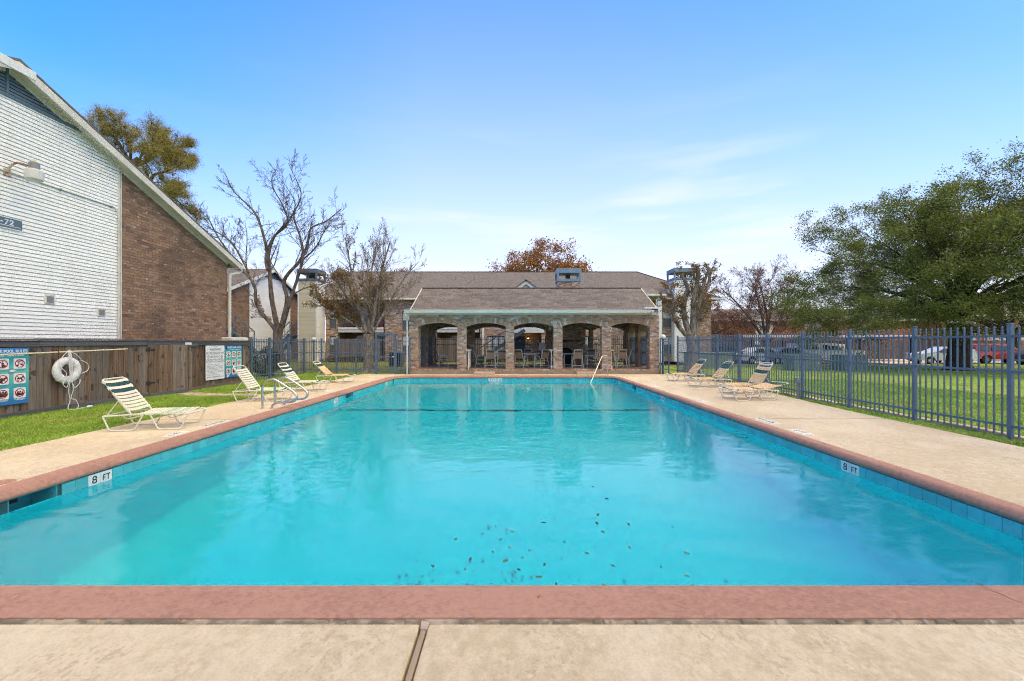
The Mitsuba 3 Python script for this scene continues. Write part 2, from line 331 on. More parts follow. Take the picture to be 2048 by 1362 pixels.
M_RINGW = mat('white_plastic', lambda p, n, uv: mix((0.60, 0.60, 0.59), (0.72, 0.72, 0.71), fbm(p.x * 9, p.y * 9, p.z * 9, 3)), 0.5)
M_ROPE = mat('white_rope', (0.66, 0.65, 0.64), 0.8)
M_HINGE = mat('hinge_iron', (0.02, 0.018, 0.018), 0.6)
M_RUST = mat('rusty_pipe', lambda p, n, uv: mix((0.28, 0.12, 0.06), (0.55, 0.45, 0.38), smoothstep(0.4, 0.6, fbm(p.x * 9, p.y * 9, p.z * 9, 3))), 0.8)
M_GREYMETAL = mat('grey_metal', (0.20, 0.21, 0.22), 0.5)
M_GLOBE = mat('white_globe', (0.78, 0.78, 0.76), 0.3)
M_BOXGREEN = mat('utility_green', lambda p, n, uv: mix((0.15, 0.19, 0.13), (0.22, 0.26, 0.19), fbm(p.x * 3, p.y * 3, p.z * 3, 3)), 0.6)
M_ASPHALT = mat('lot_paving', lambda p, n, uv: mix((0.38, 0.30, 0.245), (0.50, 0.41, 0.34), fbm(p.x * 1.5, p.y * 1.5, 0, 4)), 0.95)
M_KERB = mat('kerb_concrete', (0.34, 0.28, 0.22), 0.95)
M_TANSEAT = mat('tan_sling', (0.30, 0.205, 0.125), 0.6)
M_DARKBAND = mat('dark_sling', (0.05, 0.05, 0.055), 0.6)
M_REDBRICK = mat('far_red_brick', lambda p, n, uv: mix((0.36, 0.125, 0.055), (0.50, 0.20, 0.095), fbm(p.x * 3, p.y * 3, p.z * 7, 3)) * (0.8 + 0.4 * cell_rand(dr.floor(p.x / 0.25 + dr.floor(p.z / 0.08) * 0.5), dr.floor(p.z / 0.08), 1)), 0.95)
M_BEIGE = mat('far_beige_wall', lambda p, n, uv: mix((0.52, 0.44, 0.36), (0.62, 0.54, 0.46), fbm(p.x, p.y, p.z * 3, 3)), 0.9)
def bark(name, a, b):
    return mat(name, lambda p, n, uv: mix(a, b, smoothstep(0.25, 0.75, fbm(p.x * 14, p.y * 14, p.z * 4, 4))), 0.95, lambda p, n, uv: fbm(p.x * 16, p.y * 16, p.z * 5, 3) * 0.03, 1.0, 6e-3, spec=0.1)
M_BARKG = bark('grey_bark', (0.085, 0.062, 0.048), (0.215, 0.17, 0.138))
M_BARKP = bark('pale_bark', (0.17, 0.13, 0.10), (0.36, 0.29, 0.235))
M_BARKD = bark('dark_bark', (0.035, 0.028, 0.022), (0.085, 0.07, 0.055))
M_BARKR = bark('brown_bark', (0.13, 0.085, 0.06), (0.27, 0.19, 0.14))
def leafmat(name, a, b, c2, w=0.25, trans=0.6):
    fn = lambda p, n, uv: mix(mix(a, b, uv.x), c2, smoothstep(1 - w, 1.0, uv.y))
    scene['mat_' + name] = {'type': 'twosided', 'bsdf': {'type': 'principled', 'base_color': proc(fn), 'roughness': 0.6, 'specular': 0.3}} if trans == 0 else \
        {'type': 'principledthin', 'base_color': proc(fn), 'roughness': 0.6, 'diff_trans': trans, 'spec_trans': 0.0}
    return 'mat_' + name
M_LEAFOAK = leafmat('oak_leaf', (0.10, 0.142, 0.038), (0.27, 0.30, 0.082), (0.46, 0.40, 0.13), 0.20, 1.0)
M_LEAFBROWN = leafmat('brown_leaf', (0.21, 0.115, 0.048), (0.36, 0.215, 0.095), (0.15, 0.15, 0.04), 0.25)
M_LEAFRUST = leafmat('rust_leaf', (0.30, 0.13, 0.042), (0.48, 0.25, 0.085), (0.42, 0.24, 0.09), 0.2)
M_LEAFDULL = leafmat('dull_brown_leaf', (0.16, 0.075, 0.05), (0.28, 0.15, 0.10), (0.36, 0.22, 0.15), 0.2)
M_NEEDLE = leafmat('pine_needle', (0.23, 0.22, 0.06), (0.46, 0.37, 0.10), (0.56, 0.44, 0.15), 0.35, 0.5)
M_LEAFSHRUB = leafmat('shrub_leaf', (0.012, 0.022, 0.012), (0.035, 0.05, 0.025), (0.06, 0.06, 0.03), 0.15)
M_LEAFGREEN = leafmat('plant_leaf', (0.03, 0.08, 0.02), (0.07, 0.14, 0.03), (0.12, 0.18, 0.05), 0.15)
M_FLOWER = mat('orange_flowers', (0.50, 0.14, 0.02), 0.8)
M_RED = mat('red_item', (0.35, 0.02, 0.015), 0.5)
M_TYRE = mat('tyre_rubber', (0.018, 0.018, 0.019), 0.8)
M_RIM = mat('alloy_rim', (0.45, 0.45, 0.46), 0.35, metallic=0.7)
M_CARGLASS = mat('car_glass', (0.02, 0.025, 0.03), 0.05, spec=0.9)
M_TAIL = mat('tail_lamp', (0.30, 0.01, 0.01), 0.2)
M_HEAD = mat('head_lamp', (0.65, 0.66, 0.68), 0.15)
def paint(name, c): return mat(name, c, 0.32, clearcoat=1.0, clearcoat_gloss=0.95)
P_SILVER = paint('car_silver', (0.50, 0.51, 0.53)); P_WHITE = paint('car_white', (0.64, 0.64, 0.63)); P_BEIGE = paint('car_beige', (0.52, 0.45, 0.34))
P_RED = paint('car_red', (0.42, 0.045, 0.035)); P_BLACK = paint('car_black', (0.02, 0.021, 0.024)); P_NAVY = paint('car_navy', (0.03, 0.045, 0.08)); P_SLATE = paint('car_slate', (0.14, 0.17, 0.23))
# ---------------------------------------------------------------- pool, deck, lawn
PX0, PX1, PY0, PY1 = -5.16, 4.56, 2.70, 19.1          # inner faces of the pool walls
OX0, OX1, OY0, OY1 = -5.43, 4.746, 2.338, 19.47       # outer edge of the coping
WATER_Z = -0.215
def rounded(x0, x1, y0, y1, r, n=10):
    """rectangle whose two far corners are round"""
    a = np.linspace(0, np.pi / 2, n)
    pts = [(x0, y0), (x1, y0)] + [(x1 - r + r * np.cos(t), y1 - r + r * np.sin(t)) for t in a] + [(x0 + r - r * np.sin(t), y1 - r + r * np.cos(t)) for t in a]
    return np.array(pts)
inner, outer = rounded(PX0, PX1, PY0, PY1, 0.80), rounded(OX0, OX1, OY0, OY1, 1.05)

# coping: a profile swept round the pool (u = 0 at the pool side, 1 at the deck side)
prof = [(1.0, -0.10), (1.0, 0.012), (0.93, 0.018), (0.35, 0.016), (0.16, 0.010), (0.04, -0.008), (-0.06, -0.032), (-0.10, -0.055), (-0.06, -0.075), (0.02, -0.085), (0.30, -0.085)]
m = MB(); n = len(inner); ring = []
def subdiv(p, k=24):
    out = []
    for i in range(len(p)):
        a, b = p[i], p[(i + 1) % len(p)]
        steps = k if np.linalg.norm(b - a) > 2 else 1
        out += [a + (b - a) * t / steps for t in range(steps)]
    return np.array(out)
ci, co = subdiv(inner), subdiv(outer)
n, q = len(ci), len(prof)
wob = meshkit.fbm(np.stack([ci[:, 0] * 1.7, ci[:, 1] * 1.7, 0 * ci[:, 0]], 1), 3) - 0.5
v = []
for u, z in prof:
    edge = 0.012 * wob if u < 0.2 else 0 * wob
    pt = ci + (co - ci) * (u + edge)[:, None]
    v.append(np.column_stack([pt, np.full(n, z) + 0.006 * wob]))
v = np.array(v).transpose(1, 0, 2).reshape(-1, 3)
i = np.arange(n); j = (i + 1) % n
f = np.vstack([np.stack([i * q + k, i * q + k + 1, j * q + k + 1, j * q + k], 1) for k in range(q - 1)])
f = np.vstack([f[:, [0, 1, 2]], f[:, [0, 2, 3]]])
put('pool_coping', (v, f), M_COPING, smooth=40, label='salmon painted concrete rim all round the pool', cat='pool edge', kind='structure')
# crumbling mortar lip between the near deck and the raised coping
xs_ = np.linspace(OX0, OX1 + 0.3, 900); k = len(xs_)
n1 = meshkit.fbm(np.column_stack([xs_ * 7, 0 * xs_, 0 * xs_]), 4, 2); n2 = meshkit.fbm(np.column_stack([xs_ * 16, 0 * xs_ + 5, 0 * xs_]), 3, 4)
gap = (n2 < 0.33) * 0.012
rows = [(OY0 + 0.004 + 0 * xs_, 0.004 + 0 * xs_), (OY0 - 0.006 + 0 * xs_, 0.006 + 0.010 * (n1 - .5) - gap), (OY0 - 0.016 - 0.010 * (n1 - .4), 0.002 + 0.014 * (n2 - .5) - gap), (OY0 - 0.026 - 0.012 * (n1 - .4), -0.012 + 0.012 * (n2 - .5)), (OY0 - 0.034 - 0.010 * (n1 - .4), -0.045 + 0 * xs_)]
v = np.vstack([np.column_stack([xs_, y, z]) for y, z in rows]); i = np.arange(k - 1)
m = (v, np.vstack([np.stack([q * k + i, (q + 1) * k + i, (q + 1) * k + i + 1, q * k + i + 1], 1) for q in range(4)]))
m = (m[0], np.vstack([m[1][:, [0, 1, 2]], m[1][:, [0, 2, 3]]]))
put('mortar_joint', m, M_MORTAR, label='crumbling grey mortar joint along the near pool rim', cat='mortar joint', kind='structure')

put('crack', tube([(x, y, .0185 + .001 * math.sin(k)) for k, (x, y) in enumerate(((2.93, 2.70), (2.935, 2.64), (2.925, 2.60), (2.95, 2.55), (2.955, 2.50), (2.985, 2.44), (2.99, 2.40), (3.0, 2.345)))], .0016, 4), M_BARKR, 'pool_coping')
# shell: walls and a floor that falls from 1.1 m at the far end to 2.5 m
def depth(y): return -WATER_Z + np.interp(y, [2.6, 7.2, 12.5, 19.2], [2.45, 2.40, 1.50, 1.02])
m = MB(); pi_ = subdiv(inner, 40); n = len(pi_)
top = np.column_stack([pi_, np.full(n, WATER_Z + 0.005)]); bot = np.column_stack([pi_, -depth(pi_[:, 1]) - WATER_Z + WATER_Z])
cen = np.array([(PX0 + PX1) / 2, 11.0]); bot[:, :2] += (cen - bot[:, :2]) / np.linalg.norm(cen - bot[:, :2], axis=1)[:, None] * 0.12
i = np.arange(n); j = (i + 1) % n
m.add(np.vstack([top, bot]), np.stack([i, j, j + n, i + n], 1))
ys = np.concatenate([[PY0 - 0.05], np.linspace(3.2, 18.9, 40), [PY1 + 0.05]])
fl = np.array([(x, y, -depth(y)) for y in ys for x in (PX0 - 0.05, PX1 + 0.05)]); k = np.arange(len(ys) - 1) * 2
m.add(fl, np.stack([k, k + 1, k + 3, k + 2], 1))
put('pool', m, M_SHELL, label='turquoise painted swimming pool basin', cat='pool', kind='structure')
# grey-green waterline tiles, one by one; the skimmer mouths interrupt the band
P = 'pool'
band = MB(); tiles = []
TZ0, TZ1 = -0.245, -0.088
skim = [(-1, 4.33, 4.79), (-1, 13.15, 13.60), (1, 15.5, 15.95)]
for s, x in ((-1, PX0), (1, PX1)):
    y = PY0
    while y < PY1 - 0.8 - 0.15:
        hit = [a for a in skim if a[0] == s and y + 0.15 > a[1] and y < a[2]]
        if not hit:
            tiles.append((x, y, s))
        y += 0.1524
for x, y, s in tiles:
    a, b = (x, x + 0.012 * -s), 0
    x0, x1 = min(a), max(a)
    put('tile', cbox(x0, x1 + rnd.uniform(0, .0015), y + 0.002, y + 0.1504, TZ0, TZ1, 0.002), M_TILE, P, u=(rnd.random(), rnd.random()))
far_tiles = MB(); a = rounded(PX0 + 0.004, PX1 - 0.004, PY0, PY1 - 0.004, 0.796)[2:-0 or None]
pts = a; L = np.concatenate([[0], np.cumsum(np.linalg.norm(np.diff(pts, axis=0), axis=1))])
for t in np.arange(0, L[-1] - 0.15, 0.1524):
    p, q = [np.array([np.interp(t + e, L, pts[:, 0]), np.interp(t + e, L, pts[:, 1]), (TZ0 + TZ1) / 2]) for e in (0.003, 0.150)]
    far_tiles.mesh(beam(p, q, 0.012, TZ1 - TZ0), (rnd.random(), rnd.random()))
put('tile_row', far_tiles, M_TILE, P, kind='stuff')
m = MB()                                              # backing wall behind the tiles
for s, x in ((-1, PX0), (1, PX1)):
    ys_ = [PY0 - 0.02] + [e for a in skim if a[0] == s for e in a[1:]] + [PY1 - 0.78]
    for a, b in zip(ys_[::2], ys_[1::2]): m.mesh(box(min(x, x + 0.1 * s), max(x, x + 0.1 * s), a, b, -0.30, -0.07))
ro = rounded(PX0 - 0.1, PX1 + 0.1, PY0, PY1 + 0.1, 0.9); ri = rounded(PX0, PX1, PY0, PY1, 0.8)
k = len(ro); top = [(*p, -0.07) for p in ri[2:]]; bt = [(*p, -0.30) for p in ri[2:]]; kk = len(top); i = np.arange(kk - 1)
m.add(np.array(top + bt), np.stack([i, i + 1, i + 1 + kk, i + kk], 1))
put('wall_band', m, M_GROUT, P)
for s, y0, y1 in skim:                                # skimmer mouths
    x = PX0 if s < 0 else PX1
    xi = x + 0.30 * s
    m = MB(); lo, hi = min(x, xi), max(x, xi)
    m.mesh(box(lo, hi, y0 - 0.01, y0 + 0.004, -0.36, -0.075)); m.mesh(box(lo, hi, y1 - 0.004, y1 + 0.01, -0.36, -0.075))
    m.mesh(box(lo, hi, y0, y1, -0.085, -0.075)); m.mesh(box(lo, hi, y0, y1, -0.37, -0.36))
    m.mesh(box(min(xi, xi + .01 * s), max(xi, xi + .01 * s), y0, y1, -0.36, -0.08))
    sk = put('skimmer', m, M_TILE, P, label='dark skimmer mouth in the tile band')
    put('weir_flap', box(min(x + .13 * s, x + .145 * s), max(x + .13 * s, x + .145 * s), y0 + 0.01, y0 + (y1 - y0) * 0.42, -0.17, -0.095), M_DARK, sk)
put('stripe', box(PX0 + 0.28, PX1 - 0.28, 12.45, 12.56, -depth(12.5) + 0.012, -depth(12.5) + 0.030), M_LINE, P, label='black stripe across the pool floor where it deepens')
# depth markers on the tile band: white tiles with black characters
def marker(side, y, chars, label):
    t = thing('depth_marker', label, 'depth marker')
    h = 0.155; x = (PX0 + 0.0135) if side < 0 else (PX1 - 0.0135)
    w = 0.1524 * len(chars)
    for k, c in enumerate(chars):
        c0 = y - w / 2 + 0.1524 * k
        p = extrude(sbox(0.002, -h + 0.002, 0.150, 0), 0.006)
        tx = meshkit.text_mesh(c, 0.085 if len(c) == 1 else 0.072, 0.002, bold=True); tv = tx.vertices.copy()
        if len(c) > 1: tv[:, 0] *= 0.86
        tv[:, 0] += 0.076 - (tv[:, 0].max() + tv[:, 0].min()) / 2; tv[:, 1] -= 0.108; tv[:, 2] += 0.0055
        for nm, (vv, ff), mt in (('marker_tile', p, M_TILEWHITE), ('character', (tv, tx.faces), M_INK)):
            vv = np.asarray(vv)
            if side < 0: w3 = np.column_stack([x + vv[:, 2], c0 + vv[:, 0], -0.090 + vv[:, 1]])
            elif side > 0: w3 = np.column_stack([x - vv[:, 2], 2 * y - c0 - vv[:, 0], -0.090 + vv[:, 1]])
            else: w3 = np.column_stack([y - w / 2 + 0.1524 * k + vv[:, 0], PY1 - 0.016 - vv[:, 2], -0.090 + vv[:, 1]])
            if side == 0: pass
            put(nm, (w3, ff), mt, t)
marker(-1, 5.28, ['8', 'FT'], 'white 8 FT depth tile on the left pool wall near the large skimmer')
marker(1, 5.68, ['8', 'FT'], 'white 8 FT depth tile on the right wall nearest the camera')
marker(-1, 12.35, ['5', 'FT'], 'white 5 FT depth tile on the left wall beyond the grab rails')
marker(1, 12.75, ['5', 'FT'], 'white 5 FT depth tile on the right wall level with the raised loungers')
marker(-1, 17.3, ['4', 'FT'], 'small white depth tile at the far left end of the pool')
marker(1, 17.9, ['4', 'FT'], 'small white depth tile at the far right end of the pool')
marker(0, (991 - 1024.5) * 19.1 / 845, ['3', 'FT', '6', 'IN'], 'white 3 FT 6 IN depth tile on the far pool wall')

# water
gx, gy = np.linspace(PX0 - 0.02, PX1 + 0.02, 230), np.concatenate([np.linspace(PY0 - 0.05, 9, 260), np.linspace(9, PY1 + 0.02, 210)[1:]])
X, Y = np.meshgrid(gx, gy)
def ripple(x, y):
    q = np.stack([x * 1.1 + 0.5 * y, y * 2.4, 0 * x], -1); s = np.stack([x * 3.6 - y * 1.2, y * 6.0, 0 * x + 4], -1)
    t = np.stack([x * 0.25, y * 0.2, 0 * x + 9], -1)
    amp = 0.35 + 1.3 * np.clip((meshkit.fbm(t, 3, 5) - 0.38) * 2.4, 0, 1)
    z = (meshkit.fbm(q, 3, 1) - 0.5) * 0.0085 + (meshkit.fbm(s, 3, 2) - 0.5) * 0.0066 * amp
    w = np.stack([x * 9 + y * 3, y * 15, 0 * x + 2], -1)
    return z + (meshkit.fbm(w, 2, 6) - 0.5) * 0.0030 * amp
Z = WATER_Z + ripple(X, Y)
inside = shapely.contains_xy(Polygon(rounded(PX0 - 0.03, PX1 + 0.03, PY0 - 0.06, PY1 + 0.03, 0.8)), X, Y)
ny, nx = X.shape
i = (np.arange(ny - 1)[:, None] * nx + np.arange(nx - 1)[None]).ravel()
f = np.stack([i, i + 1, i + nx + 1, i + nx], 1); ok = inside.ravel()
f = f[ok[f].all(1)]; f = np.vstack([f[:, [0, 1, 2]], f[:, [0, 2, 3]]])
e = 0.004; nrm = np.stack([-(ripple(X + e, Y) - ripple(X - e, Y)) / (2 * e), -(ripple(X, Y + e) - ripple(X, Y - e)) / (2 * e), np.ones_like(X)], -1).reshape(-1, 3)
put('water', (np.column_stack([X.ravel(), Y.ravel(), Z.ravel()]), f), M_WATER, smooth=True, label='rippled turquoise pool water', cat='water', kind='structure')

# fallen leaves on the water, on the floor and on the rim
def leaf_mesh(c, s, a, tilt, curl):
    o = np.array([(-1, 0), (-.55, .42), (-.05, .5), (.45, .38), (1, 0), (.45, -.38), (-.05, -.5), (-.55, -.42)]) * s
    v = np.column_stack([o, curl * s * (o[:, 1] / s) ** 2 * 2 + tilt * o[:, 0]]); v = np.vstack([v, [[0, 0, -0.05 * s]]])
    v = np.vstack([v, v + [0, 0, 0.0015]]); k = np.arange(8)
    f = np.vstack([np.stack([k, (k + 1) % 8, 0 * k + 8], 1)[:, ::-1], np.stack([k + 9, (k + 1) % 8 + 9, 0 * k + 17], 1), np.stack([k, (k + 1) % 8, k + 9], 1), np.stack([(k + 1) % 8, (k + 1) % 8 + 9, k + 9], 1)])
    return moved((v, f), c, a)
M_WETLEAF = mat('wet_leaf', lambda p, n, uv: mix((0.035, 0.03, 0.012), (0.16, 0.11, 0.03), uv.x), 0.5)
spots = [(-0.155, 4.02), (-0.335, 3.41), (0.085, 3.42), (0.255, 3.32), (0.05, 3.25), (0.79, 3.30), (0.84, 3.9), (0.87, 4.28), (0.82, 4.08), (1.16, 3.29), (1.12, 4.06), (1.06, 4.72), (0.98, 5.12), (1.31, 3.16), (1.29, 3.03), (0.32, 3.06), (0.66, 3.03),
         (0.15, 3.55), (-0.02, 3.6), (-0.16, 3.52), (-0.36, 3.26), (-0.62, 3.3), (0.0, 3.9), (0.31, 4.1), (0.62, 3.5), (1.45, 3.5), (-0.10, 3.75), (-0.27, 3.85), (0.46, 3.7), (-0.5, 3.75), (1.0, 3.6), (1.52, 4.0), (0.55, 4.9), (0.2, 3.15), (-0.05, 3.38)]
for x, y in spots:
    s = rnd.uniform(0.014, 0.030)
    put('fallen_leaf', leaf_mesh((x, y, WATER_Z + float(ripple(np.array(x), np.array(y))) + 0.003), s, rnd.uniform(0, 6.3), rnd.uniform(-.2, .3), rnd.uniform(0.0, .5)), M_WETLEAF, u=(rnd.random(), rnd.random()),
        label='small curled brown leaf floating on the pool water', cat='leaf', group='leaves floating on the pool')
m = MB()
for cx, cy, k, r in ((-1.15, 5.1, 22, 0.10), (-0.02, 5.1, 34, 0.17), (-0.6, 5.4, 16, 0.5), (0.7, 5.7, 26, 0.9)):
    for _ in range(k):
        x, y = cx + rnd.gauss(0, r), cy + rnd.gauss(0, r)
        m.mesh(leaf_mesh((x, y, -depth(y) + rnd.uniform(0.006, 0.02)), rnd.uniform(0.012, 0.024), rnd.uniform(0, 6.3), rnd.uniform(-.2, .4), rnd.uniform(0, .5)), (rnd.random() * .5, rnd.random()))
put('leaf_litter', m, M_WETLEAF, label='dark leaf litter lying in small heaps on the pool floor', cat='leaf litter', kind='stuff')
put('fallen_leaf', leaf_mesh((0.16, 2.52, 0.022), 0.014, 0.8, .2, .4), M_LEAFRUST, u=(.8, .9), label='single tan leaf lying on the near pool rim', cat='leaf')

# deck: concrete slabs round the pool with open joints
rim = Polygon(rounded(OX0 - 0.002, OX1 + 0.002, OY0 - 0.002, OY1 + 0.002, 1.05))
east = [(7.52, -2), (7.5, 7), (7.56, 9.5), (7.75, 11.5), (7.95, 13.2), (8.05, 20.5)]
D = 'deck'
used[D] = 1
labels[D] = {'label': 'tan textured concrete deck slabs round the pool', 'category': 'deck', 'kind': 'structure'}
j = 0.008
def slab(poly, **k):
    poly = poly.difference(rim)
    v, f = extrude(poly, 0.11); v = np.asarray(v).copy()
    topm = sheet(poly, 0.0)
    v[:, 2] -= 0.114
    m = MB().add(v, f)
    put('slab', (lambda q: MB().add(*extrude_bevel(poly)))(0), M_DECK, D, **k)
def extrude_bevel(poly):
    m = MB()
    for g in getattr(poly, 'geoms', [poly]):
        if g.area < 1e-3: continue
        ins = g.buffer(-0.006, join_style=2)
        v, f = extrude(g, 0.10); v = np.asarray(v).copy(); v[:, 2] -= 0.106; m.add(v, f)
        v, f = extrude(ins, 0.106); v = np.asarray(v).copy(); v[:, 2] -= 0.106; m.add(v, f)
    v, f, _ = m.get()
    return v, f
slab(sbox(-9.5, -2.5, -0.505, OY0 - 0.032)); slab(sbox(-0.452, -2.5, 7.52, OY0 - 0.032))
for y0, y1 in ((OY0 - 0.01, 8.38), (8.40, 13.6), (13.62, 20.49)):
    slab(Polygon([(-7.24, y0), (-7.24, y1), (OX0 + 1.2, y1), (OX0 + 1.2, y0)]) if y0 > 3 else Polygon([(-9.5, y0 + 0.012), (-7.6, y0 + 0.012), (-7.24, y0 + 0.6), (-7.24, y1), (OX0 + 1.2, y1), (OX0 + 1.2, y0 + 0.012)]))
eastx = lambda y: float(np.interp(y, [p[1] for p in east], [p[0] for p in east]))
for y0, y1 in ((OY0 + 0.002, 8.48), (8.50, 13.6), (13.62, 20.49)):
    ys_ = np.linspace(y0, y1, 12)
    slab(Polygon([(OX1 - 1.2, y0)] + [(eastx(y), y) for y in ys_] + [(OX1 - 1.2, y1)]))
slab(sbox(OX0 + 1.21, 19.2, OX1 - 1.21, 20.49))
put('expansion_strip', cbox(-0.492, -0.462, -2.5, OY0 - 0.03, -0.08, -0.010, 0.004), M_JOINTWOOD, D, label='weathered wood strip in the open deck joint')
m = MB()
for k in range(9): m.mesh(cbox(-0.50 + 0.01 * rnd.random(), -0.455, OY0 - 0.07 + .006 * k, OY0 - 0.02 + .004 * k, -0.04, 0.002, 0.004), (rnd.random(), 0))
put('mortar_chip', m, M_STONE, D)
put('deck_base', box(-9.5, 8.0, -2.5, 2.2, -0.2, -0.112), M_MORTAR, D)
# depth plates let into the deck
def plate(x, y, rz, text, label, w=0.62, d=0.17):
    t = thing('deck_marker', label, 'deck marker')
    m = moved(cbox(-w / 2, w / 2, -d / 2, d / 2, -0.01, 0.004, 0.002), (x, y, 0), rz); put('plate', m, M_TILEWHITE, t)
    tx = meshkit.text_mesh(text, d * 0.55, 0.0015, bold=True); tv = tx.vertices.copy(); tv[:, :2] -= (tv[:, :2].max(0) + tv[:, :2].min(0)) / 2; tv[:, 2] += 0.0035
    sc = min(1, 0.9 * w / (tv[:, 0].max() - tv[:, 0].min())); tv[:, 0] *= sc
    put('lettering', moved((tv, tx.faces), (x, y, 0), rz), M_INK, t)
def dplate(px, py, rz, text, label, **k):
    y = 1.537 * 845 / (py - 684.5); plate((px - 1024.5) * y / 845, y, rz, text, label, **k)
# ---------------------------------------------------------------- deck plates, skimmer lids
plate(-5.63, 7.08, math.pi / 2, '8 FT', 'white 8 FT depth plate in the deck beside the nearest lounger', 0.40)
plate(-5.63, 8.0, math.pi / 2, 'NO DIVING', 'white NO DIVING plate in the deck at the left pool rim', 0.62)
plate(4.95, 7.25, -math.pi / 2, '8 FT', 'white 8 FT depth plate in the right deck, nearest the camera', 0.40)
plate(4.98, 8.25, -math.pi / 2, 'NO DIVING', 'white NO DIVING plate in the deck at the right pool rim', 0.62)
plate(4.98, 11.1, -math.pi / 2, '5 FT', 'white 5 FT depth plate in the right deck near the loungers', 0.40)
for x, y, lab in ((-5.78, 13.3, 'round white skimmer lid in the left deck'), (4.98, 14.7, 'round white skimmer lid in the right deck')):
    put('skimmer_lid', lathe([(0.001, 0.008), (0.115, 0.008), (0.125, 0.004), (0.125, -0.01)], (x, y, 0), 24), M_TILEWHITE, label=lab, cat='skimmer lid')
put('skimmer_lid', lathe([(0.001, 0.006), (0.115, 0.006), (0.12, 0.003), (0.125, -0.01)], (-5.60, 4.62, 0), 24), M_COPING, label='round salmon skimmer lid in the deck at the left edge of the view', cat='skimmer lid')
a = np.linspace(0, 2 * np.pi, 40)
put('floating_loop', tube(np.column_stack([4.28 + 0.11 * np.cos(a) + 0.015 * np.sin(3 * a), 7.9 + 0.16 * np.sin(a), 0 * a + WATER_Z + 0.004]), 0.005, 6), M_HINGE, label='thin dark loop floating on the water near the right wall', cat='loop')

# ---------------------------------------------------------------- lawn
def grid(xs, ys, hole):
    X, Y = np.meshgrid(xs, ys); Z = gz(X, Y); ny, nx = X.shape
    i = (np.arange(ny - 1)[:, None] * nx + np.arange(nx - 1)[None]).ravel()
    f = np.stack([i, i + 1, i + nx + 1, i + nx], 1); c = np.stack([X.ravel()[f].mean(1), Y.ravel()[f].mean(1)], 1)
    f = f[~((c[:, 0] > hole[0]) & (c[:, 0] < hole[1]) & (c[:, 1] > hole[2]) & (c[:, 1] < hole[3]))]
    return np.column_stack([X.ravel(), Y.ravel(), Z.ravel()]), np.vstack([f[:, [0, 1, 2]], f[:, [0, 2, 3]]])
xs = np.concatenate([[-500, -120, -60, -30], np.linspace(-20, -7.26, 26), np.linspace(-7.0, 7.3, 12)[1:], np.linspace(7.46, 16, 30), np.linspace(18, 60, 15), [90, 150, 500]])
ys = np.concatenate([[-300, -60, -20], np.linspace(-3, 20.4, 50), np.linspace(22, 60, 24), [90, 150, 600]])
put('lawn', grid(xs, ys, (-7.26, 7.46, -3.0, 20.4)), M_LAWN, smooth=True, label='green lawn round the pool deck and buildings', cat='lawn', kind='structure')
def blades(n, region, seed, hmin, hmax, w, keep=None):
    r = np.random.default_rng(seed); x0, x1, y0, y1 = region
    x, y = r.uniform(x0, x1, n), r.uniform(y0, y1, n)
    den = meshkit.fbm(np.stack([x * 2.3, y * 2.3, 0 * x], 1), 3, 4)
    ok = (r.random(n) < 0.35 + 1.3 * np.clip(den - 0.25, 0, 1))
    if keep is not None: ok &= keep(x, y)
    x, y, den = x[ok], y[ok], den[ok]; n = len(x)
    h = r.uniform(hmin, hmax, n) * (0.7 + 0.6 * den); a = r.uniform(0, 2 * np.pi, n); lean = r.uniform(0.2, 1.0, n) * h; b = a + r.uniform(-1, 1, n)
    z = gz(x, y); c, s = np.cos(a + np.pi / 2) * w, np.sin(a + np.pi / 2) * w
    v = np.empty((n, 3, 3)); v[:, 0] = np.stack([x - c, y - s, z], 1); v[:, 1] = np.stack([x + c, y + s, z], 1); v[:, 2] = np.stack([x + lean * np.cos(b), y + lean * np.sin(b), z + h], 1)
    u = np.repeat(np.stack([r.random(n), r.random(n)], 1), 3, 0)
    m = MB(); m.add(v.reshape(-1, 3), np.arange(3 * n).reshape(-1, 3), u); return m
def off_path(x, y): return ~((np.abs(y - 12.35 - 0.15 * np.sin(x * 3)) < 0.26) & (x < -7.2))
m = blades(170000, (-9.95, -7.2, 5.0, 20.2), 1, 0.025, 0.055, 0.0035, off_path)
put('grass', m, M_BLADE, label='mown green grass between the wooden fence and the left deck', cat='grass', kind='stuff')
def right_strip(x, y): return x > np.interp(y, [q[1] for q in east], [q[0] for q in east]) - 0.01 + 0.03 * np.sin(y * 9)
m = blades(190000, (7.4, 15, 4.5, 19), 2, 0.022, 0.05, 0.0045, lambda x, y: right_strip(x, y) & ~((np.abs(x - 8.16) < 0.07)))
put('grass', m, M_BLADE, label='mown green grass under and behind the blue fence', cat='grass', kind='stuff')
m = MB()
for _ in range(260):
    x, y, s = rnd.uniform(-9.5, -7.25), 12.35 + rnd.gauss(0, 0.13), rnd.uniform(0.015, 0.05)
    m.mesh(ball((x, y, float(gz(x, y)) + 0.004), s, 6, (1.2, .8, .45)), (rnd.random(), rnd.random()))
put('gravel', m, M_STONE, label='pale gravel scattered along the bare path from the gate', cat='gravel', kind='stuff')
xs_ = np.linspace(-9.7, -7.25, 20); v = []
for x in xs_:
    for dy in (-0.30, -0.15, 0, 0.15, 0.30):
        y = 12.35 + 0.15 * math.sin(x * 3) + dy; v.append((x, y, float(gz(x, y)) + 0.006 - 0.012 * (abs(dy) > 0.2)))
i = (np.arange(19)[:, None] * 5 + np.arange(4)[None]).ravel()
put('path', (np.array(v), np.stack([i, i + 5, i + 6, i + 1], 1)), M_DIRT, smooth=True, label='bare earth path between the wooden gate and the deck', cat='path', kind='structure')
m = MB(); y = 5.0                       # row of pale edging stones behind the blue fence
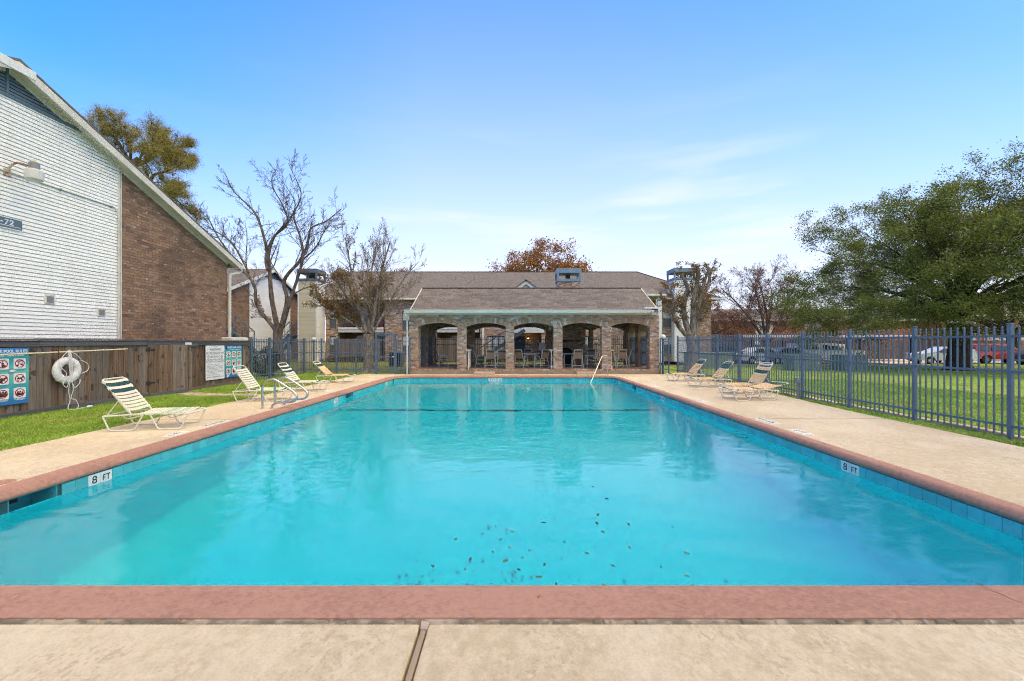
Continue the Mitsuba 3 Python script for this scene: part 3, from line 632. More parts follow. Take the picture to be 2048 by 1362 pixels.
while y < 19.5:
    l = rnd.uniform(0.18, 0.42); m.mesh(cbox(8.09, 8.23 + rnd.uniform(-.02, .02), y, y + l - 0.01, -0.1, float(gz(8.15, y)) + rnd.uniform(0.045, 0.07), 0.012), (rnd.random(), rnd.random())); y += l
put('edging_stones', m, M_STONE, label='low pale stone edging along the foot of the blue fence', cat='edging', kind='stuff')

# ---------------------------------------------------------------- wooden fence
FX = -10.0
fence = thing('wooden_fence', 'weathered brown board fence with grey top rail along the left lawn', 'fence')
def board(y0, y1, z0, z1, parent, xf=FX, name='board'):
    t = rnd.uniform(0.016, 0.02); dx = rnd.uniform(-0.006, 0.006)
    put(name, cbox(xf - t + dx, xf + dx, y0 + 0.003, y1 - 0.003, z0, z1, 0.003), M_WOOD, parent, u=(rnd.random(), rnd.random()))
y = 3.0
while y < 11.55:
    w = rnd.uniform(0.125, 0.15); board(y, y + w, 0.12 + rnd.uniform(-.01, .01), 1.53, fence); y += w
y = 12.80
while y < 15.95:
    w = rnd.uniform(0.125, 0.15); board(y, min(y + w, 16.0), 0.12 + rnd.uniform(-.01, .01), 1.53, fence); y += w
for y0, y1 in ((2.9, 6.4), (6.405, 9.55), (9.56, 11.6)): put('kick_board', cbox(FX + 0.006, FX + 0.03, y0, y1 - 0.004, 0.0, 0.135, 0.004), M_WOODRAIL, fence, u=(rnd.random(), 0))
put('kick_board', cbox(FX + 0.006, FX + 0.03, 12.82, 16.0, 0.0, 0.13, 0.004), M_WOOD, fence, u=(rnd.random(), .9))
for y0, y1, dz in ((2.9, 6.2, 0.0), (6.203, 8.9, 0.0), (8.903, 11.55, 0.005), (11.554, 13.4, -0.012), (13.404, 16.05, 0.0)):
    put('top_rail', cbox(FX + 0.008, FX + 0.048, y0, y1, 1.44 + dz * 3, 1.565 + dz, 0.005), M_WOODRAIL, fence, u=(rnd.random(), rnd.random()))
    put('cap_board', cbox(FX - 0.09, FX + 0.075, y0, y1, 1.568 + dz, 1.60 + dz + rnd.uniform(0, .008), 0.005), M_WOODRAIL, fence, u=(rnd.random(), rnd.random()))
put('corner_post', cbox(FX - 0.12, FX - 0.025, 15.95, 16.05, 0, 1.55, 0.005), M_WOOD, fence)
gate = thing('wooden_gate', 'weathered board gate with black strap hinges in the wooden fence', 'gate')
g0, g1 = np.array([-9.97, 11.60]), np.array([-9.80, 12.78]); L = np.linalg.norm(g1 - g0); ga = math.atan2(*(g1 - g0)[::-1]); k = 0.0
def gput(name, m, mt, **kw):                     # gate pieces: local x along the gate, y outwards to the pool
    return put(name, moved(m, (g0[0], g0[1], 0), ga), mt, gate, **kw)
while k < L - 0.02:
    w = min(rnd.uniform(0.125, 0.15), L - k); gput('board', cbox(k + .003, k + w - .003, 0.0, 0.018, 0.07 + rnd.uniform(-.01, .01), 1.46, 0.003), M_WOOD, u=(rnd.random(), rnd.random())); k += w
gput('kick_board', cbox(0.02, L - 0.01, -0.024, -0.002, 0.02, 0.13, 0.004), M_WOODRAIL, u=(.7, .5))
for z in (0.42, 1.33):
    m = MB(); m.mesh(cbox(-0.07, 0.0, -0.02, -0.004, z - .045, z + .045, .003)); m.mesh(cbox(0.0, 0.17, -0.016, -0.004, z - .016, z + .016, .003)); m.mesh(moved(lathe([(.012, -.05), (.012, .05)], n=8), (0, -.018, z)))
    gput('strap_hinge', m, M_HINGE)
t = put('notice_plate', cbox(FX + 0.049, FX + 0.053, 12.86, 13.12, 1.462, 1.535, 0.001), M_SIGNWHITE, label='small white blank notice plate on the grey fence rail', cat='notice')

# pool pole, life ring and its rope
pole = thing('rescue_pole', 'long pale yellow pole hung level along the wooden fence', 'pole')
p0, p1 = np.array([-9.86, 6.9, 1.265]), np.array([-9.86, 10.83, 1.365])
put('shaft', tube([p0, p1], 0.015, 10), M_POLE, pole); put('hook', tube(bent([(-9.99, 9.17, 1.36), (-9.84, 9.17, 1.36), (-9.83, 9.17, 1.28), (-9.875, 9.17, 1.28)], .02), 0.006, 6), M_HINGE, pole)
put('hook', tube(bent([(-9.99, 7.6, 1.32), (-9.84, 7.6, 1.32), (-9.83, 7.6, 1.24), (-9.875, 7.6, 1.24)], .02), 0.006, 6), M_HINGE, pole)
RC = np.array([-9.87, 9.37, 0.915])
ring = thing('life_ring', 'white life ring hanging by cords on the wooden fence', 'life ring')
a = np.linspace(0, 2 * np.pi, 49)[:-1]; b = np.linspace(0, 2 * np.pi, 17)[:-1]
Rm, rt = 0.215, 0.082
v = np.array([[RC[0] + 0.062 * math.cos(q), RC[1] + (Rm + rt * math.sin(q)) * math.cos(p), RC[2] + (Rm + rt * math.sin(q)) * math.sin(p)] for p in a for q in b])
i, j_ = np.meshgrid(np.arange(48), np.arange(16), indexing='ij'); i, j_ = i.ravel(), j_.ravel()
f = np.stack([i * 16 + j_, i * 16 + (j_ + 1) % 16, ((i + 1) % 48) * 16 + (j_ + 1) % 16, ((i + 1) % 48) * 16 + j_], 1)
put('float', (v, np.vstack([f[:, [0, 1, 2]], f[:, [0, 2, 3]]])), M_RINGW, ring, smooth=True)
for q in (0.75, 2.35, 3.93, 5.5):                       # bands that hold the grab line
    c, s = math.cos(q), math.sin(q); pts = [(RC[0] + 0.066 * math.cos(w), RC[1] + (Rm + 0.086 * math.sin(w)) * c, RC[2] + (Rm + 0.086 * math.sin(w)) * s) for w in np.linspace(0, 2 * np.pi, 18)]
    put('band', tube(pts, 0.006, 5), M_SIGNWHITE, ring)
def rope(name, pts, r=0.0065, parent=None): return put(name, tube(smooth_path(pts, 6), r, 6), M_ROPE, parent)
x = RC[0] + 0.075; top = (-9.84, 9.37, 1.35)
rope('grab_line', [top, (x, 9.24, 1.26), (x, 9.14, 1.13)], parent=ring); rope('grab_line', [top, (x, 9.5, 1.26), (x, 9.6, 1.15)], parent=ring)
rope('grab_line', [(x, 9.6, 1.13), (x + .01, 9.72, 1.06), (x, 9.78, 0.97), (x, 9.74, 0.88), (x, 9.62, 0.83)], parent=ring)
rope('grab_line', [(x, 9.12, 1.12), (x + .02, 9.17, 0.98), (x + .02, 9.27, 0.86), (x, 9.26, 0.74), (x + .01, 9.21, 0.62), (x + .01, 9.28, 0.55), (x + .01, 9.32, 0.64), (x, 9.29, 0.72)], parent=ring)
rope('grab_line', [(x, 9.36, 0.70), (x + .01, 9.42, 0.60), (x + .01, 9.46, 0.52), (x + .01, 9.56, 0.62), (x, 9.58, 0.70)], parent=ring)
tr = thing('throw_rope', 'white throw rope looped over the pole and trailing to the grass', 'rope')
for k, dy in enumerate((-.015, 0.0, 0.018, .035)):
    rope('strand', [(-9.845, 9.37 + dy, 1.30 + .02 * k), (-9.83, 9.37 + dy, 1.34), (-9.80, 9.365 + dy * 1.2, 1.20), (-9.79, 9.36 + dy * 1.3, 1.0), (-9.785, 9.37 + dy, 0.8 - .04 * k), (-9.79, 9.35 + dy * .7, 0.66)], 0.006, tr)
rope('strand', [(-9.79, 9.36, 0.7), (-9.80, 9.34, 0.45), (-9.80, 9.37, 0.25), (-9.77, 9.30, 0.12), (-9.74, 9.30, 0.055), (-9.70, 9.42, 0.05), (-9.68, 9.5, 0.058), (-9.64, 9.55, 0.06)], 0.0065, tr)
rope('strand', [(-9.79, 9.37, 0.75), (-9.79, 9.43, 0.5), (-9.80, 9.39, 0.3), (-9.77, 9.46, 0.25), (-9.75, 9.50, 0.12), (-9.70, 9.44, 0.055), (-9.66, 9.5, 0.055)], 0.0065, tr)
put('float', ball((-9.60, 9.60, 0.078), 0.05, 14, (0.7, 1.4, 0.55)), M_RINGW, tr, smooth=True)

# ---------------------------------------------------------------- signs on the fence
SX = FX + 0.052
def board_sign(name, label, y0, y1, z0, z1):
    return thing(name, label, 'sign')
def rz_put(name, m, mt, parent, x, y, z, **kw):       # flat work on the fence: local x along +y, local y up
    v = np.asarray(m[0]); return put(name, (np.column_stack([x + v[:, 2], y + v[:, 0], z + v[:, 1]]), m[1]), mt, parent, **kw)
def flat(poly, h=0.0015): return extrude(poly, h)
def ctext(t, h, cx, y, wmax=None, bold=True):
    tx = meshkit.text_mesh(t, h, 0.0012, bold=bold); v = tx.vertices.copy()
    w = v[:, 0].max() - v[:, 0].min(); v[:, 0] -= v[:, 0].min() + w / 2
    if wmax and w > wmax: v[:, 0] *= wmax / w
    v[:, 0] += cx; v[:, 1] += y
    return v, tx.faces
def rules_col(p, n, uv):
    t = (p.z - 0.30) / 1.12
    c = mix((0.03, 0.16, 0.40), (0.035, 0.33, 0.36), smoothstep(0.02, 0.30, t))
    c = mix(c, (0.12, 0.47, 0.40), smoothstep(0.30, 0.5, t) * smoothstep(0.80, 0.6, t)); c = mix(c, (0.03, 0.17, 0.42), smoothstep(0.80, 0.97, t))
    return mix(c, (0.30, 0.55, 0.62), 0.5 * smoothstep(0.58, 0.7, fbm(p.y * 5, p.z * 3, 0, 3)) * smoothstep(0.45, 0.1, t))
M_RULES = mat('rules_print', rules_col, 0.45)
M_PROHIB = mat('prohibition_red', (0.42, 0.02, 0.02), 0.5)
def annulus(r0, r1): return shapely.Point(0, 0).buffer(r1, 24).difference(shapely.Point(0, 0).buffer(r0, 24))
def glyph(k):
    P, U, A = shapely.Point, shapely.union_all, shapely.affinity
    E = lambda x, y, rx, ry: A.translate(A.scale(P(0, 0).buffer(1, 10), rx, ry), x, y)
    Rr = lambda x0, y0, x1, y1, a=0: A.rotate(sbox(x0, y0, x1, y1), a, origin='centroid')
    if k == 0: return U([Rr(-.16, -.62, .16, .12), Rr(-.06, .1, .06, .55), E(0, .1, .16, .12), E(.28, -.3, .16, .2), Rr(.25, -.6, .31, -.3)])              # bottle and glass
    if k == 1: return U([E(-.35, -.3, .2, .15), E(.28, -.15, .2, .15), Rr(-.22, -.3, -.15, .4), Rr(.42, -.15, .49, .55), Polygon([(-.22, .25), (.49, .4), (.49, .62), (-.22, .47)])])   # notes
    if k == 2: return U([Rr(-.5, -.62, .02, -.1, 0), Rr(-.35, -.2, .1, .2, 35), Rr(-.1, -.05, .75, .25, 38)])             # long dark device
    if k == 3: return U([E(0, 0, .38, .14), E(.45, .22, .17, .13), Rr(.25, 0, .42, .25, -25), Rr(-.36, -.5, -.26, 0, 8), Rr(-.2, -.5, -.1, 0), Rr(.18, -.5, .28, 0), Rr(.3, -.45, .4, 0, 25), Rr(-.62, .02, -.34, .1, -35)])   # dog
    if k == 4: return U([E(-.3, .25, .14, .16), E(.05, .35, .14, .16), E(.38, .22, .14, .16), Rr(-.5, -.4, -.1, .1), Rr(-.15, -.45, .25, .2), Rr(.2, -.4, .58, .08), Rr(-.5, -.5, .58, -.35)])   # group
    if k == 5: return U([E(-.3, .05, .13, .14), E(.05, .18, .13, .14), E(.38, .05, .13, .14), Polygon([(-.68, -.05), (.68, -.05), (.5, -.5), (-.5, -.5)])])
    if k == 6: return U([E(0, .45, .14, .15), Rr(-.16, -.1, .16, .32), Rr(-.16, -.6, -.03, -.05, -8), Rr(.05, -.6, .18, -.05, 14), Rr(.1, .05, .5, .17, 25)])   # person running
    if k == 7: return U([E(.3, .3, .15, .15), Rr(-.4, -.1, .3, .12, 30), Rr(-.55, -.4, -.1, -.28, -10), Rr(-.5, -.55, .5, -.47)])
    return U([E(0, .1, .32, .28), Rr(-.1, -.5, .1, -.1), Rr(-.4, -.5, .4, -.38)])
def rules_sign(label, y0, y1, order, detail):
    t = thing('pool_rules_sign', label, 'sign'); z0, z1 = 0.30, 1.425; w = y1 - y0
    put('panel', cbox(SX - 0.003, SX, y0, y1, z0, z1, 0.001), M_RULES, t)
    X = SX + 0.0005
    rz_put('title', ctext('RIDGE POOL RULES', 0.058, w * 0.62, z1 - 0.095 - 0.0, w * 0.70), M_SIGNWHITE, t, X, y0, 0) if detail else rz_put('title', ctext('RIDGE POOL RULES', 0.058, w * 0.54, z1 - 0.095, w * 0.84), M_SIGNWHITE, t, X, y0, 0)
    rz_put('subtitle', ctext('LA PISCINA - 10AM A 10PM', 0.030, w * 0.58, z1 - 0.165, w * 0.62), M_SIGNWHITE, t, X, y0, 0)
    cols, rows = [w * 0.18, w * 0.5, w * 0.82], [z1 - 0.315, z1 - 0.615, z1 - 0.905]
    for k, (r_, c_) in enumerate([(r_, c_) for r_ in range(3) for c_ in range(3)]):
        cx, cz, s = cols[c_], rows[r_], 0.105
        sq = sbox(cx - s, cz - s, cx + s, cz + s).buffer(-0.02).buffer(0.02)
        p = rz_put('pictogram', flat(sq), M_SIGNWHITE, t, X, y0, 0)
        gl = shapely.affinity.translate(shapely.affinity.scale(glyph(order[k]), 0.115, 0.115, origin=(0, 0)), cx, cz)
        rz_put('symbol', flat(gl, 0.0015), M_INK, p, X + 0.0008, y0, 0)
        ri = shapely.affinity.translate(annulus(0.068, 0.085), cx, cz); ba = shapely.affinity.translate(shapely.affinity.rotate(sbox(-.072, -.0075, .072, .0075), -42, origin=(0, 0)), cx, cz)
        rz_put('ring_bar', flat(ri.union(ba), 0.0015), M_PROHIB, p, X + 0.0016, y0, 0)
        cap = shapely.union_all([sbox(cx - l / 2, cz - s - 0.022 - q * 0.017, cx + l / 2, cz - s - 0.014 - q * 0.017) for q, l in enumerate((0.19, 0.12))])
        rz_put('caption', flat(cap, 0.0008), M_SIGNWHITE if r_ == 2 else M_SLATE, t, X, y0, 0)
    st = shapely.union_all([shapely.affinity.translate(shapely.affinity.rotate(shapely.affinity.scale(shapely.Point(0, 0).buffer(1, 8), .05, .014), q * 36, origin=(0, 0)), w * 0.14, z0 + 0.055) for q in range(5)])
    rz_put('flower_print', flat(st, 0.001), M_SIGNWHITE, t, X, y0, 0)
    bl = shapely.affinity.translate(shapely.Point(0, 0).buffer(0.062, 16), w * 0.66, z1 - 0.465)
    rz_put('ball_print', flat(bl, 0.001), M_CAP, t, X, y0, 0); rz_put('ball_print', flat(shapely.affinity.translate(shapely.affinity.scale(shapely.Point(0, 0).buffer(.05, 12), 1, .45), w * 0.68, z1 - 0.455), 0.0012), M_SIGNWHITE, t, X + .0006, y0, 0)
    rz_put('leaf_print', flat(shapely.union_all([shapely.affinity.translate(shapely.affinity.rotate(shapely.affinity.scale(shapely.Point(.9, 0).buffer(1, 8), .06, .018, origin=(0, 0)), q, origin=(0, 0)), w * 0.04, z1 - 0.05) for q in (-70, -45, -20, 5)]), 0.001), M_LEAFGREEN, t, X, y0, 0)
rules_sign('blue and green pool rules board of pictograms at the left edge of the view', 7.80, 8.70, [6, 0, 1, 7, 2, 3, 8, 4, 5], True)
rules_sign('blue and green pool rules board right of the white warning sign', 14.66, 15.56, [0, 6, 1, 7, 2, 3, 8, 4, 5], False)
ws = thing('warning_sign', 'white WARNING no lifeguard on duty sign on the wooden fence', 'sign')
y0, y1, z0, z1 = 13.72, 14.62, 0.29, 1.425; w = y1 - y0; X = SX + 0.0005
put('panel', cbox(SX - 0.003, SX, y0, y1, z0, z1, 0.001), M_SIGNWHITE, ws)
for txt, h, dz, wm in (('POOL RULES', 0.022, 0.045, .3), ('WARNING!', 0.076, 0.165, .56), ('NO LIFEGUARD ON DUTY', 0.076, 0.292, .85), ('NO DIVING', 0.070, 0.405, .46), ('CHILDREN UNDER 13 CANNOT USE', 0.048, 0.492, .80), ('POOL WITHOUT ADULT SUPERVISION', 0.048, 0.562, .84), ('IN CASE OF EMERGENCY CALL 911', 0.032, 1.06, .84)):
    rz_put('lettering', ctext(txt, h, w / 2, z1 - dz, wm, False), M_INK, ws, X, y0, 0)
for c in (0.13, 0.77):
    c *= w / 0.9; ri = shapely.affinity.translate(annulus(0.042, 0.05).union(shapely.affinity.rotate(sbox(-.045, -.004, .045, .004), -45, origin=(0, 0))).union(shapely.affinity.scale(glyph(6), .045, .045, origin=(0, 0))), c, z1 - 0.375)
    rz_put('no_diving_symbol', flat(ri, 0.001), M_INK, ws, X, y0, 0)
lines = [sbox(0.05, z1 - q - 0.0055, 0.05 + l, z1 - q + 0.0055) for q, l in zip(np.arange(0.63, 1.0, 0.043), (.6, .78, .72, .80, .55, .79, .76, .40, .62))]
rz_put('small_print', flat(shapely.union_all(lines), 0.0008), M_GREYMETAL, ws, X, y0, 0)
# ---------------------------------------------------------------- brick helper
def courses(poly, ch, bl, joint, r, voids=()):
    """running-bond bricks that fill a polygon (wall coordinates): list of (polygon piece, random pair)"""
    x0, z0, x1, z1 = poly.bounds; out = []; shapely.prepare(poly); inner = poly.buffer(-1e-4); shapely.prepare(inner)
    for row in range(int(math.ceil((z1 - z0) / ch))):
        zb = z0 + row * ch; off = (row % 2) * bl / 2
        for k in range(-1, int((x1 - x0) / bl) + 2):
            a = x0 + k * bl - off; b = sbox(a + joint / 2, zb + joint / 2, a + bl - joint / 2, zb + ch - joint / 2)
            if inner.contains(b): out.append((b, True))
            elif poly.intersects(b):
                c = poly.intersection(b)
                for g in getattr(c, 'geoms', [c]):
                    if g.geom_type == 'Polygon' and g.area > 0.12 * ch * bl: out.append((g, False))
    return out
def brick_mesh(g, rect, depth, proud):
    if rect:
        x0, z0, x1, z1 = g.bounds; v, f = box(x0, x1, z0, z1, -depth, proud)
        return v, f
    v, f = extrude(g, depth + proud); v = np.asarray(v).copy(); v[:, 2] -= depth
    return v, f
def brick_wall(poly, to_world, bsdf, parent, ch=0.0813, bl=0.254, joint=0.011, depth=0.01, proud=0.004, single=0, near=None, seed=3):
    """bricks on a wall: the `single` nearest ones as entries of their own, the rest joined"""
    r = random.Random(seed); bs = courses(poly, ch, bl, joint, r); rest = MB()
    if near: bs.sort(key=lambda b: near(b[0].centroid.x, b[0].centroid.y))
    for k, (g, rect) in enumerate(bs):
        u = (r.random(), r.random()); m = to_world(brick_mesh(g, rect, depth, proud + r.uniform(-.002, .002)))
        if k < single: put('brick', m, bsdf, parent, u=u)
        else: rest.mesh(m, u)
    if rest.n: put('brickwork', rest, bsdf, parent, kind='stuff')

# ---------------------------------------------------------------- gabled building on the left (its end wall faces the pool)
WX = -11.0
ab = thing('apartment_building', 'gabled two storey building end with cream siding and brown brick at left', 'building')
YP, ZP, S = 9.17, 7.55, 0.405                   # ridge, height of the wall's peak, roof slope
YC = 16.3                                     # far corner
YS = 11.83                                    # siding meets brick
zt = lambda y: ZP - S * abs(y - YP)
wallp = Polygon([(2.1, -0.1), (YC, -0.1), (YC, zt(YC)), (YP, ZP), (2.1, zt(2.1))])
put('wall', yz(extrude(wallp, 8.0), WX - 0.005, -1), M_MORTL, ab)
bpoly = Polygon([(YS + 0.07, 1.2), (YC, 1.2), (YC, zt(YC) - 0.02), (YS + 0.07, zt(YS + 0.07) - 0.02)])
brick_wall(bpoly, lambda m: yzr(m, WX), M_BRICKL, ab, proud=0.007, single=300, near=lambda a, b: a + 0.6 * abs(b - 2.5))
# siding boards stand proud of a backing toned darker to paint the lap shade between courses
put('sheathing', box(WX - 0.003, WX + 0.003, 3.2, YS - 0.03, 1.2, 5.1), M_LAPSHADE, ab)
put('sheathing', box(WX - 0.003, WX + 0.003, 5.3, YS - 0.03, 5.102, 5.99), M_LAPSHADE, ab)
put('sheathing', box(WX - 0.003, WX + 0.003, 7.5, YS - 1.0, 5.992, 6.88), M_LAPSHADE, ab)
e = 0.088; z = 1.2; k = 0
VZ = 6.90                                      # foot of the gable vent
while z < VZ - 0.02:
    y1 = min(YS - 0.06, YP + (ZP - z - 0.10) / S); ys0 = max(3.2, YP - (ZP - z - 0.10) / S)
    m = MB(); cuts = sorted([ys0] + ([9.95 + (k // 3 % 3) * 0.55] if k % 3 == 0 else []) + [y1])
    put('siding_board', (np.array([[WX + 0.034, ys0, z], [WX + 0.034, y1, z], [WX + 0.024, y1, z + e - .0145], [WX + 0.024, ys0, z + e - .0145], [WX + 0.004, ys0, z + .002], [WX + 0.004, y1, z + .002]]), np.array([[0, 1, 2], [0, 2, 3], [4, 5, 1], [4, 1, 0]])), M_SIDING, ab, u=(rnd.random(), 0))
    z += e; k += 1
m = MB()
for z in np.arange(1.2, VZ - .3, e * 2):
    if rnd.random() < 0.2: m.mesh(box(WX + 0.020, WX + 0.0315, 9.99 + .02 * rnd.random(), 9.994 + .02 * rnd.random(), z, z + e * .95))
put('board_joints', m, M_TRIM, ab, kind='stuff')
put('corner_trim', cbox(WX - 0.01, WX + 0.045, YS - 0.07, YS - 0.005, 1.2, zt(YS) - 0.1, 0.006), M_TRIM, ab)
put('corner_trim', cbox(WX - 0.01, WX + 0.02, YS + 0.03, YS + 0.07, 1.2, zt(YS) - 0.1, 0.006), M_TRIM, ab)
put('dark_gap', box(WX - 0.004, WX + 0.004, YS - 0.005, YS + 0.03, 1.2, zt(YS) - 0.1), M_DARK, ab)
# louvred gable vent
vent = put('gable_vent', yz(extrude(Polygon([(YP - (ZP - VZ) / S, VZ), (YP + (ZP - VZ) / S, VZ), (YP, ZP)]), 0.006), WX + 0.002), M_DARK, ab, label='slate blue louvred vent in the gable')
z = VZ + 0.09
while z < ZP - 0.12:
    hw = (ZP - z) / S - 0.05
    put('louvre', (lambda q: q)(beam((WX + 0.035, YP - hw, z), (WX + 0.035, YP + hw, z), 0.012, 0.055)), M_SLATE, vent); z += 0.075
put('vent_sill', cbox(WX, WX + 0.06, YP - (ZP - VZ) / S, YP + (ZP - VZ) / S - 0.03, VZ - 0.03, VZ + 0.045, 0.006), M_SLATE, vent)
put('vent_mullion', cbox(WX, WX + 0.062, YP - 0.025, YP + 0.025, VZ + 0.045, ZP - 0.05, 0.006), M_SLATE, vent)
# roof: two planes with thickness, rake boards and soffit
OV = 0.33; EAVE = 0.45
def slope_pts(sgn, t): return [(YP, ZP + 0.09 + t), (YP + sgn * (YC - YP + EAVE), ZP + 0.09 + t - S * (YC - YP + EAVE))]
for sgn in (1, -1):
    a, b = slope_pts(sgn, 0); poly = Polygon([a, b, (b[0], b[1] + 0.05), (a[0], a[1] + 0.05)])
    put('roof_slope', yz(extrude(poly, 8.4), WX + OV, -1), M_ROOFL, ab)
    rb = Polygon([(a[0], a[1] - 0.01), (b[0], b[1] - 0.01), (b[0], b[1] - 0.20), (a[0], a[1] - 0.20)])
    put('rake_board', yz(extrude(rb, 0.03), WX + OV - 0.035), M_TRIM, ab)
    so = Polygon([(a[0], a[1] - 0.10), (b[0], b[1] - 0.10), (b[0], b[1] - 0.115), (a[0], a[1] - 0.115)])
    put('rake_soffit', yz(extrude(so, OV - 0.04), WX), M_TRIM, ab)
    fr = Polygon([(YP, ZP - 0.02), (YP + sgn * (YC - YP), zt(YC) - 0.02), (YP + sgn * (YC - YP), zt(YC) - 0.14), (YP, ZP - 0.14)])
    put('frieze_board', yz(extrude(fr, 0.03), WX + 0.012), M_TRIM, ab)
put('peak_board', cbox(WX + OV - 0.008, WX + OV + 0.012, YP - 0.45, YP + 0.3, ZP - 0.16, ZP + 0.06 - 0.03, 0.004), M_TRIMW, ab)
# gutter end and downspout at the far corner
zg = ZP + 0.09 - S * (YC - YP + EAVE)
put('gutter', cbox(WX - 6, WX + OV, YC + EAVE - 0.01, YC + EAVE + 0.12, zg - 0.10, zg + 0.03, 0.012), M_TRIMW, ab)
put('downspout', tube(bent([(WX + 0.22, YC + EAVE + 0.06, zg - 0.02), (WX + 0.22, YC + EAVE + 0.06, zg - 0.26), (WX + 0.09, YC + 0.02, zg - 0.42), (WX + 0.09, YC + 0.02, 1.25)], .12, 6), 0.058, 10), M_TRIM, ab, smooth=True)
# two dryer vents
for y, z in ((10.02, 2.56), (11.28, 2.34)):
    v = put('wall_vent', cbox(WX + 0.018, WX + 0.05, y - 0.11, y + 0.11, z - 0.115, z + 0.115, 0.006), M_TRIM, ab)
    put('grille', cbox(WX + 0.045, WX + 0.056, y - 0.075, y + 0.075, z - 0.085, z + 0.07, 0.003), M_GREYMETAL, v)
# conduit
zc = 5.24
put('conduit', tube(bent([(WX + 0.05, 8.6, zc), (WX + 0.05, YS - 0.16, zc + .02), (WX + 0.07, YS - 0.09, zc - 0.14), (WX + 0.07, YS - 0.09, 1.3)], .08), 0.016, 8), M_TRIM, ab, smooth=True)
for y in (9.55, 10.25, 11.55): put('conduit_clip', cbox(WX + 0.02, WX + 0.075, y - .02, y + .02, zc - .03, zc + .03, .004), M_GREYMETAL, ab)
# box on the fence top
put('white_box', cbox(WX + 0.45, WX + 0.9, 15.3, 16.2, 1.50, 1.72, 0.03), M_TRIM, label='low white box showing above the wooden fence at the downspout', cat='box')
# building number sign
ns = thing('number_sign', 'slate blue sign reading 57-72 on the cream siding', 'sign')
a0, a1, z0, z1 = 8.55, 9.44, 4.02, 4.24
put('panel', cbox(WX + 0.02, WX + 0.06, a0, a1, z0, z1, 0.004), M_SLATE, ns); put('lower_edge', cbox(WX + 0.02, WX + 0.064, a0, a1, z0 - 0.018, z0 - 0.001, 0.002), M_TRIMW, ns)
rz_put('lettering', ctext('57-72', 0.105, 0.50, 0.075, 0.72), M_SIGNWHITE, ns, WX + 0.0605, a0, z0); rz_put('underline', flat(sbox(0.03, 0.045, a1 - a0 - 0.03, 0.055)), M_SIGNWHITE, ns, WX + 0.0605, a0, z0)
# yard light on a bent arm
yl = thing('yard_light', 'grey yard light with a square lens on a rusty bent arm on the siding', 'wall light')
put('arm', tube(smooth_path([(WX + 0.03, 9.18, 5.22), (WX + 0.10, 9.18, 5.36), (WX + 0.24, 9.19, 5.44), (WX + 0.42, 9.22, 5.40)], 5), 0.022, 8), M_RUST, yl, smooth=True)
put('wall_plate', cbox(WX + 0.02, WX + 0.045, 9.11, 9.25, 5.14, 5.30, .006), M_RUST, yl)
hc = (WX + 0.54, 9.25)
put('housing', lathe([(0.001, 5.48), (0.06, 5.48), (0.085, 5.46), (0.095, 5.33), (0.12, 5.30)], (*hc, 0), 20), M_GREYMETAL, yl, smooth=30)
put('photo_cell', lathe([(0.001, 5.535), (0.035, 5.53), (0.04, 5.475)], (*hc, 0), 14), M_POLE, yl, smooth=30)
put('lens', lathe([(0.13, 5.31), (0.155, 5.27), (0.15, 5.10), (0.12, 5.075), (0.001, 5.07)], (*hc, 0), 4 * 6), M_BLIND, yl, smooth=40)
# ---------------------------------------------------------------- blue metal fences
def picket_mesh(h, w=0.02):
    """a square picket with a pinched point, standing on the origin"""
    a = w / 2; v = [(-a, -a, 0), (a, -a, 0), (a, a, 0), (-a, a, 0), (-a, -a, h - .045), (a, -a, h - .045), (a, a, h - .045), (-a, a, h - .045), (-a * .25, 0, h), (a * .25, 0, h)]
    v += [(-a * 1.3, -a * 1.3, h - .03), (a * 1.3, -a * 1.3, h - .03), (a * 1.3, a * 1.3, h - .03), (-a * 1.3, a * 1.3, h - .03)]
    q = [[0, 1, 5, 4], [1, 2, 6, 5], [2, 3, 7, 6], [3, 0, 4, 7], [4, 5, 11, 10], [5, 6, 12, 11], [6, 7, 13, 12], [7, 4, 10, 13]]
    t = [[10, 11, 9], [10, 9, 8], [12, 13, 8], [12, 8, 9], [11, 12, 9], [13, 10, 8]]
    return np.array(v, float), np.array([x for a_, b, c, d in q for x in ((a_, b, c), (a_, c, d))] + t)
def fence_run(root, p, q, h, posts, zf, sp=0.115, rails=(0.14, 0.62, 0.92), pw=0.0195, post_w=0.062, bsdf=None, rail_h=0.036, skip=(), post_extra=0.02, post_cap=True):
    bsdf = bsdf or M_BLUE
    p, q = np.array(p, float), np.array(q, float); L = np.linalg.norm(q - p); d = (q - p) / L; ang = math.atan2(d[1], d[0])
    pm = picket_mesh(h - 0.05, pw); ply_cache = {}
    for s in posts:
        c = p + d * s; z = float(zf(*c))
        put('post', moved(cbox(-post_w / 2, post_w / 2, -post_w / 2, post_w / 2, -0.15, h + post_extra, 0.004), (*c, z), ang), bsdf, root)
        if post_cap: put('post_cap', moved(cbox(-post_w / 2 - .006, post_w / 2 + .006, -post_w / 2 - .006, post_w / 2 + .006, h + post_extra + .0005, h + post_extra + 0.016, 0.005), (*c, z), ang), bsdf, root)
    ps = sorted(posts)
    for a, b in zip(ps[:-1], ps[1:]):
        if any(abs(a - k) < 1e-6 for k in skip): continue
        pa, pb = p + d * (a + post_w / 2), p + d * (b - post_w / 2)
        for rfrac in rails:
            z0, z1 = float(zf(*pa)) + h * rfrac, float(zf(*pb)) + h * rfrac
            put('rail', beam((*pa, z0), (*pb, z1), 0.030, rail_h), bsdf, root)
        n = int(round((b - a) / sp)); 
        for k in range(1, n):
            c = p + d * (a + (b - a) * k / n)
            put('picket', moved(pm, (*c, float(zf(*c)) + 0.05), ang), bsdf, root)
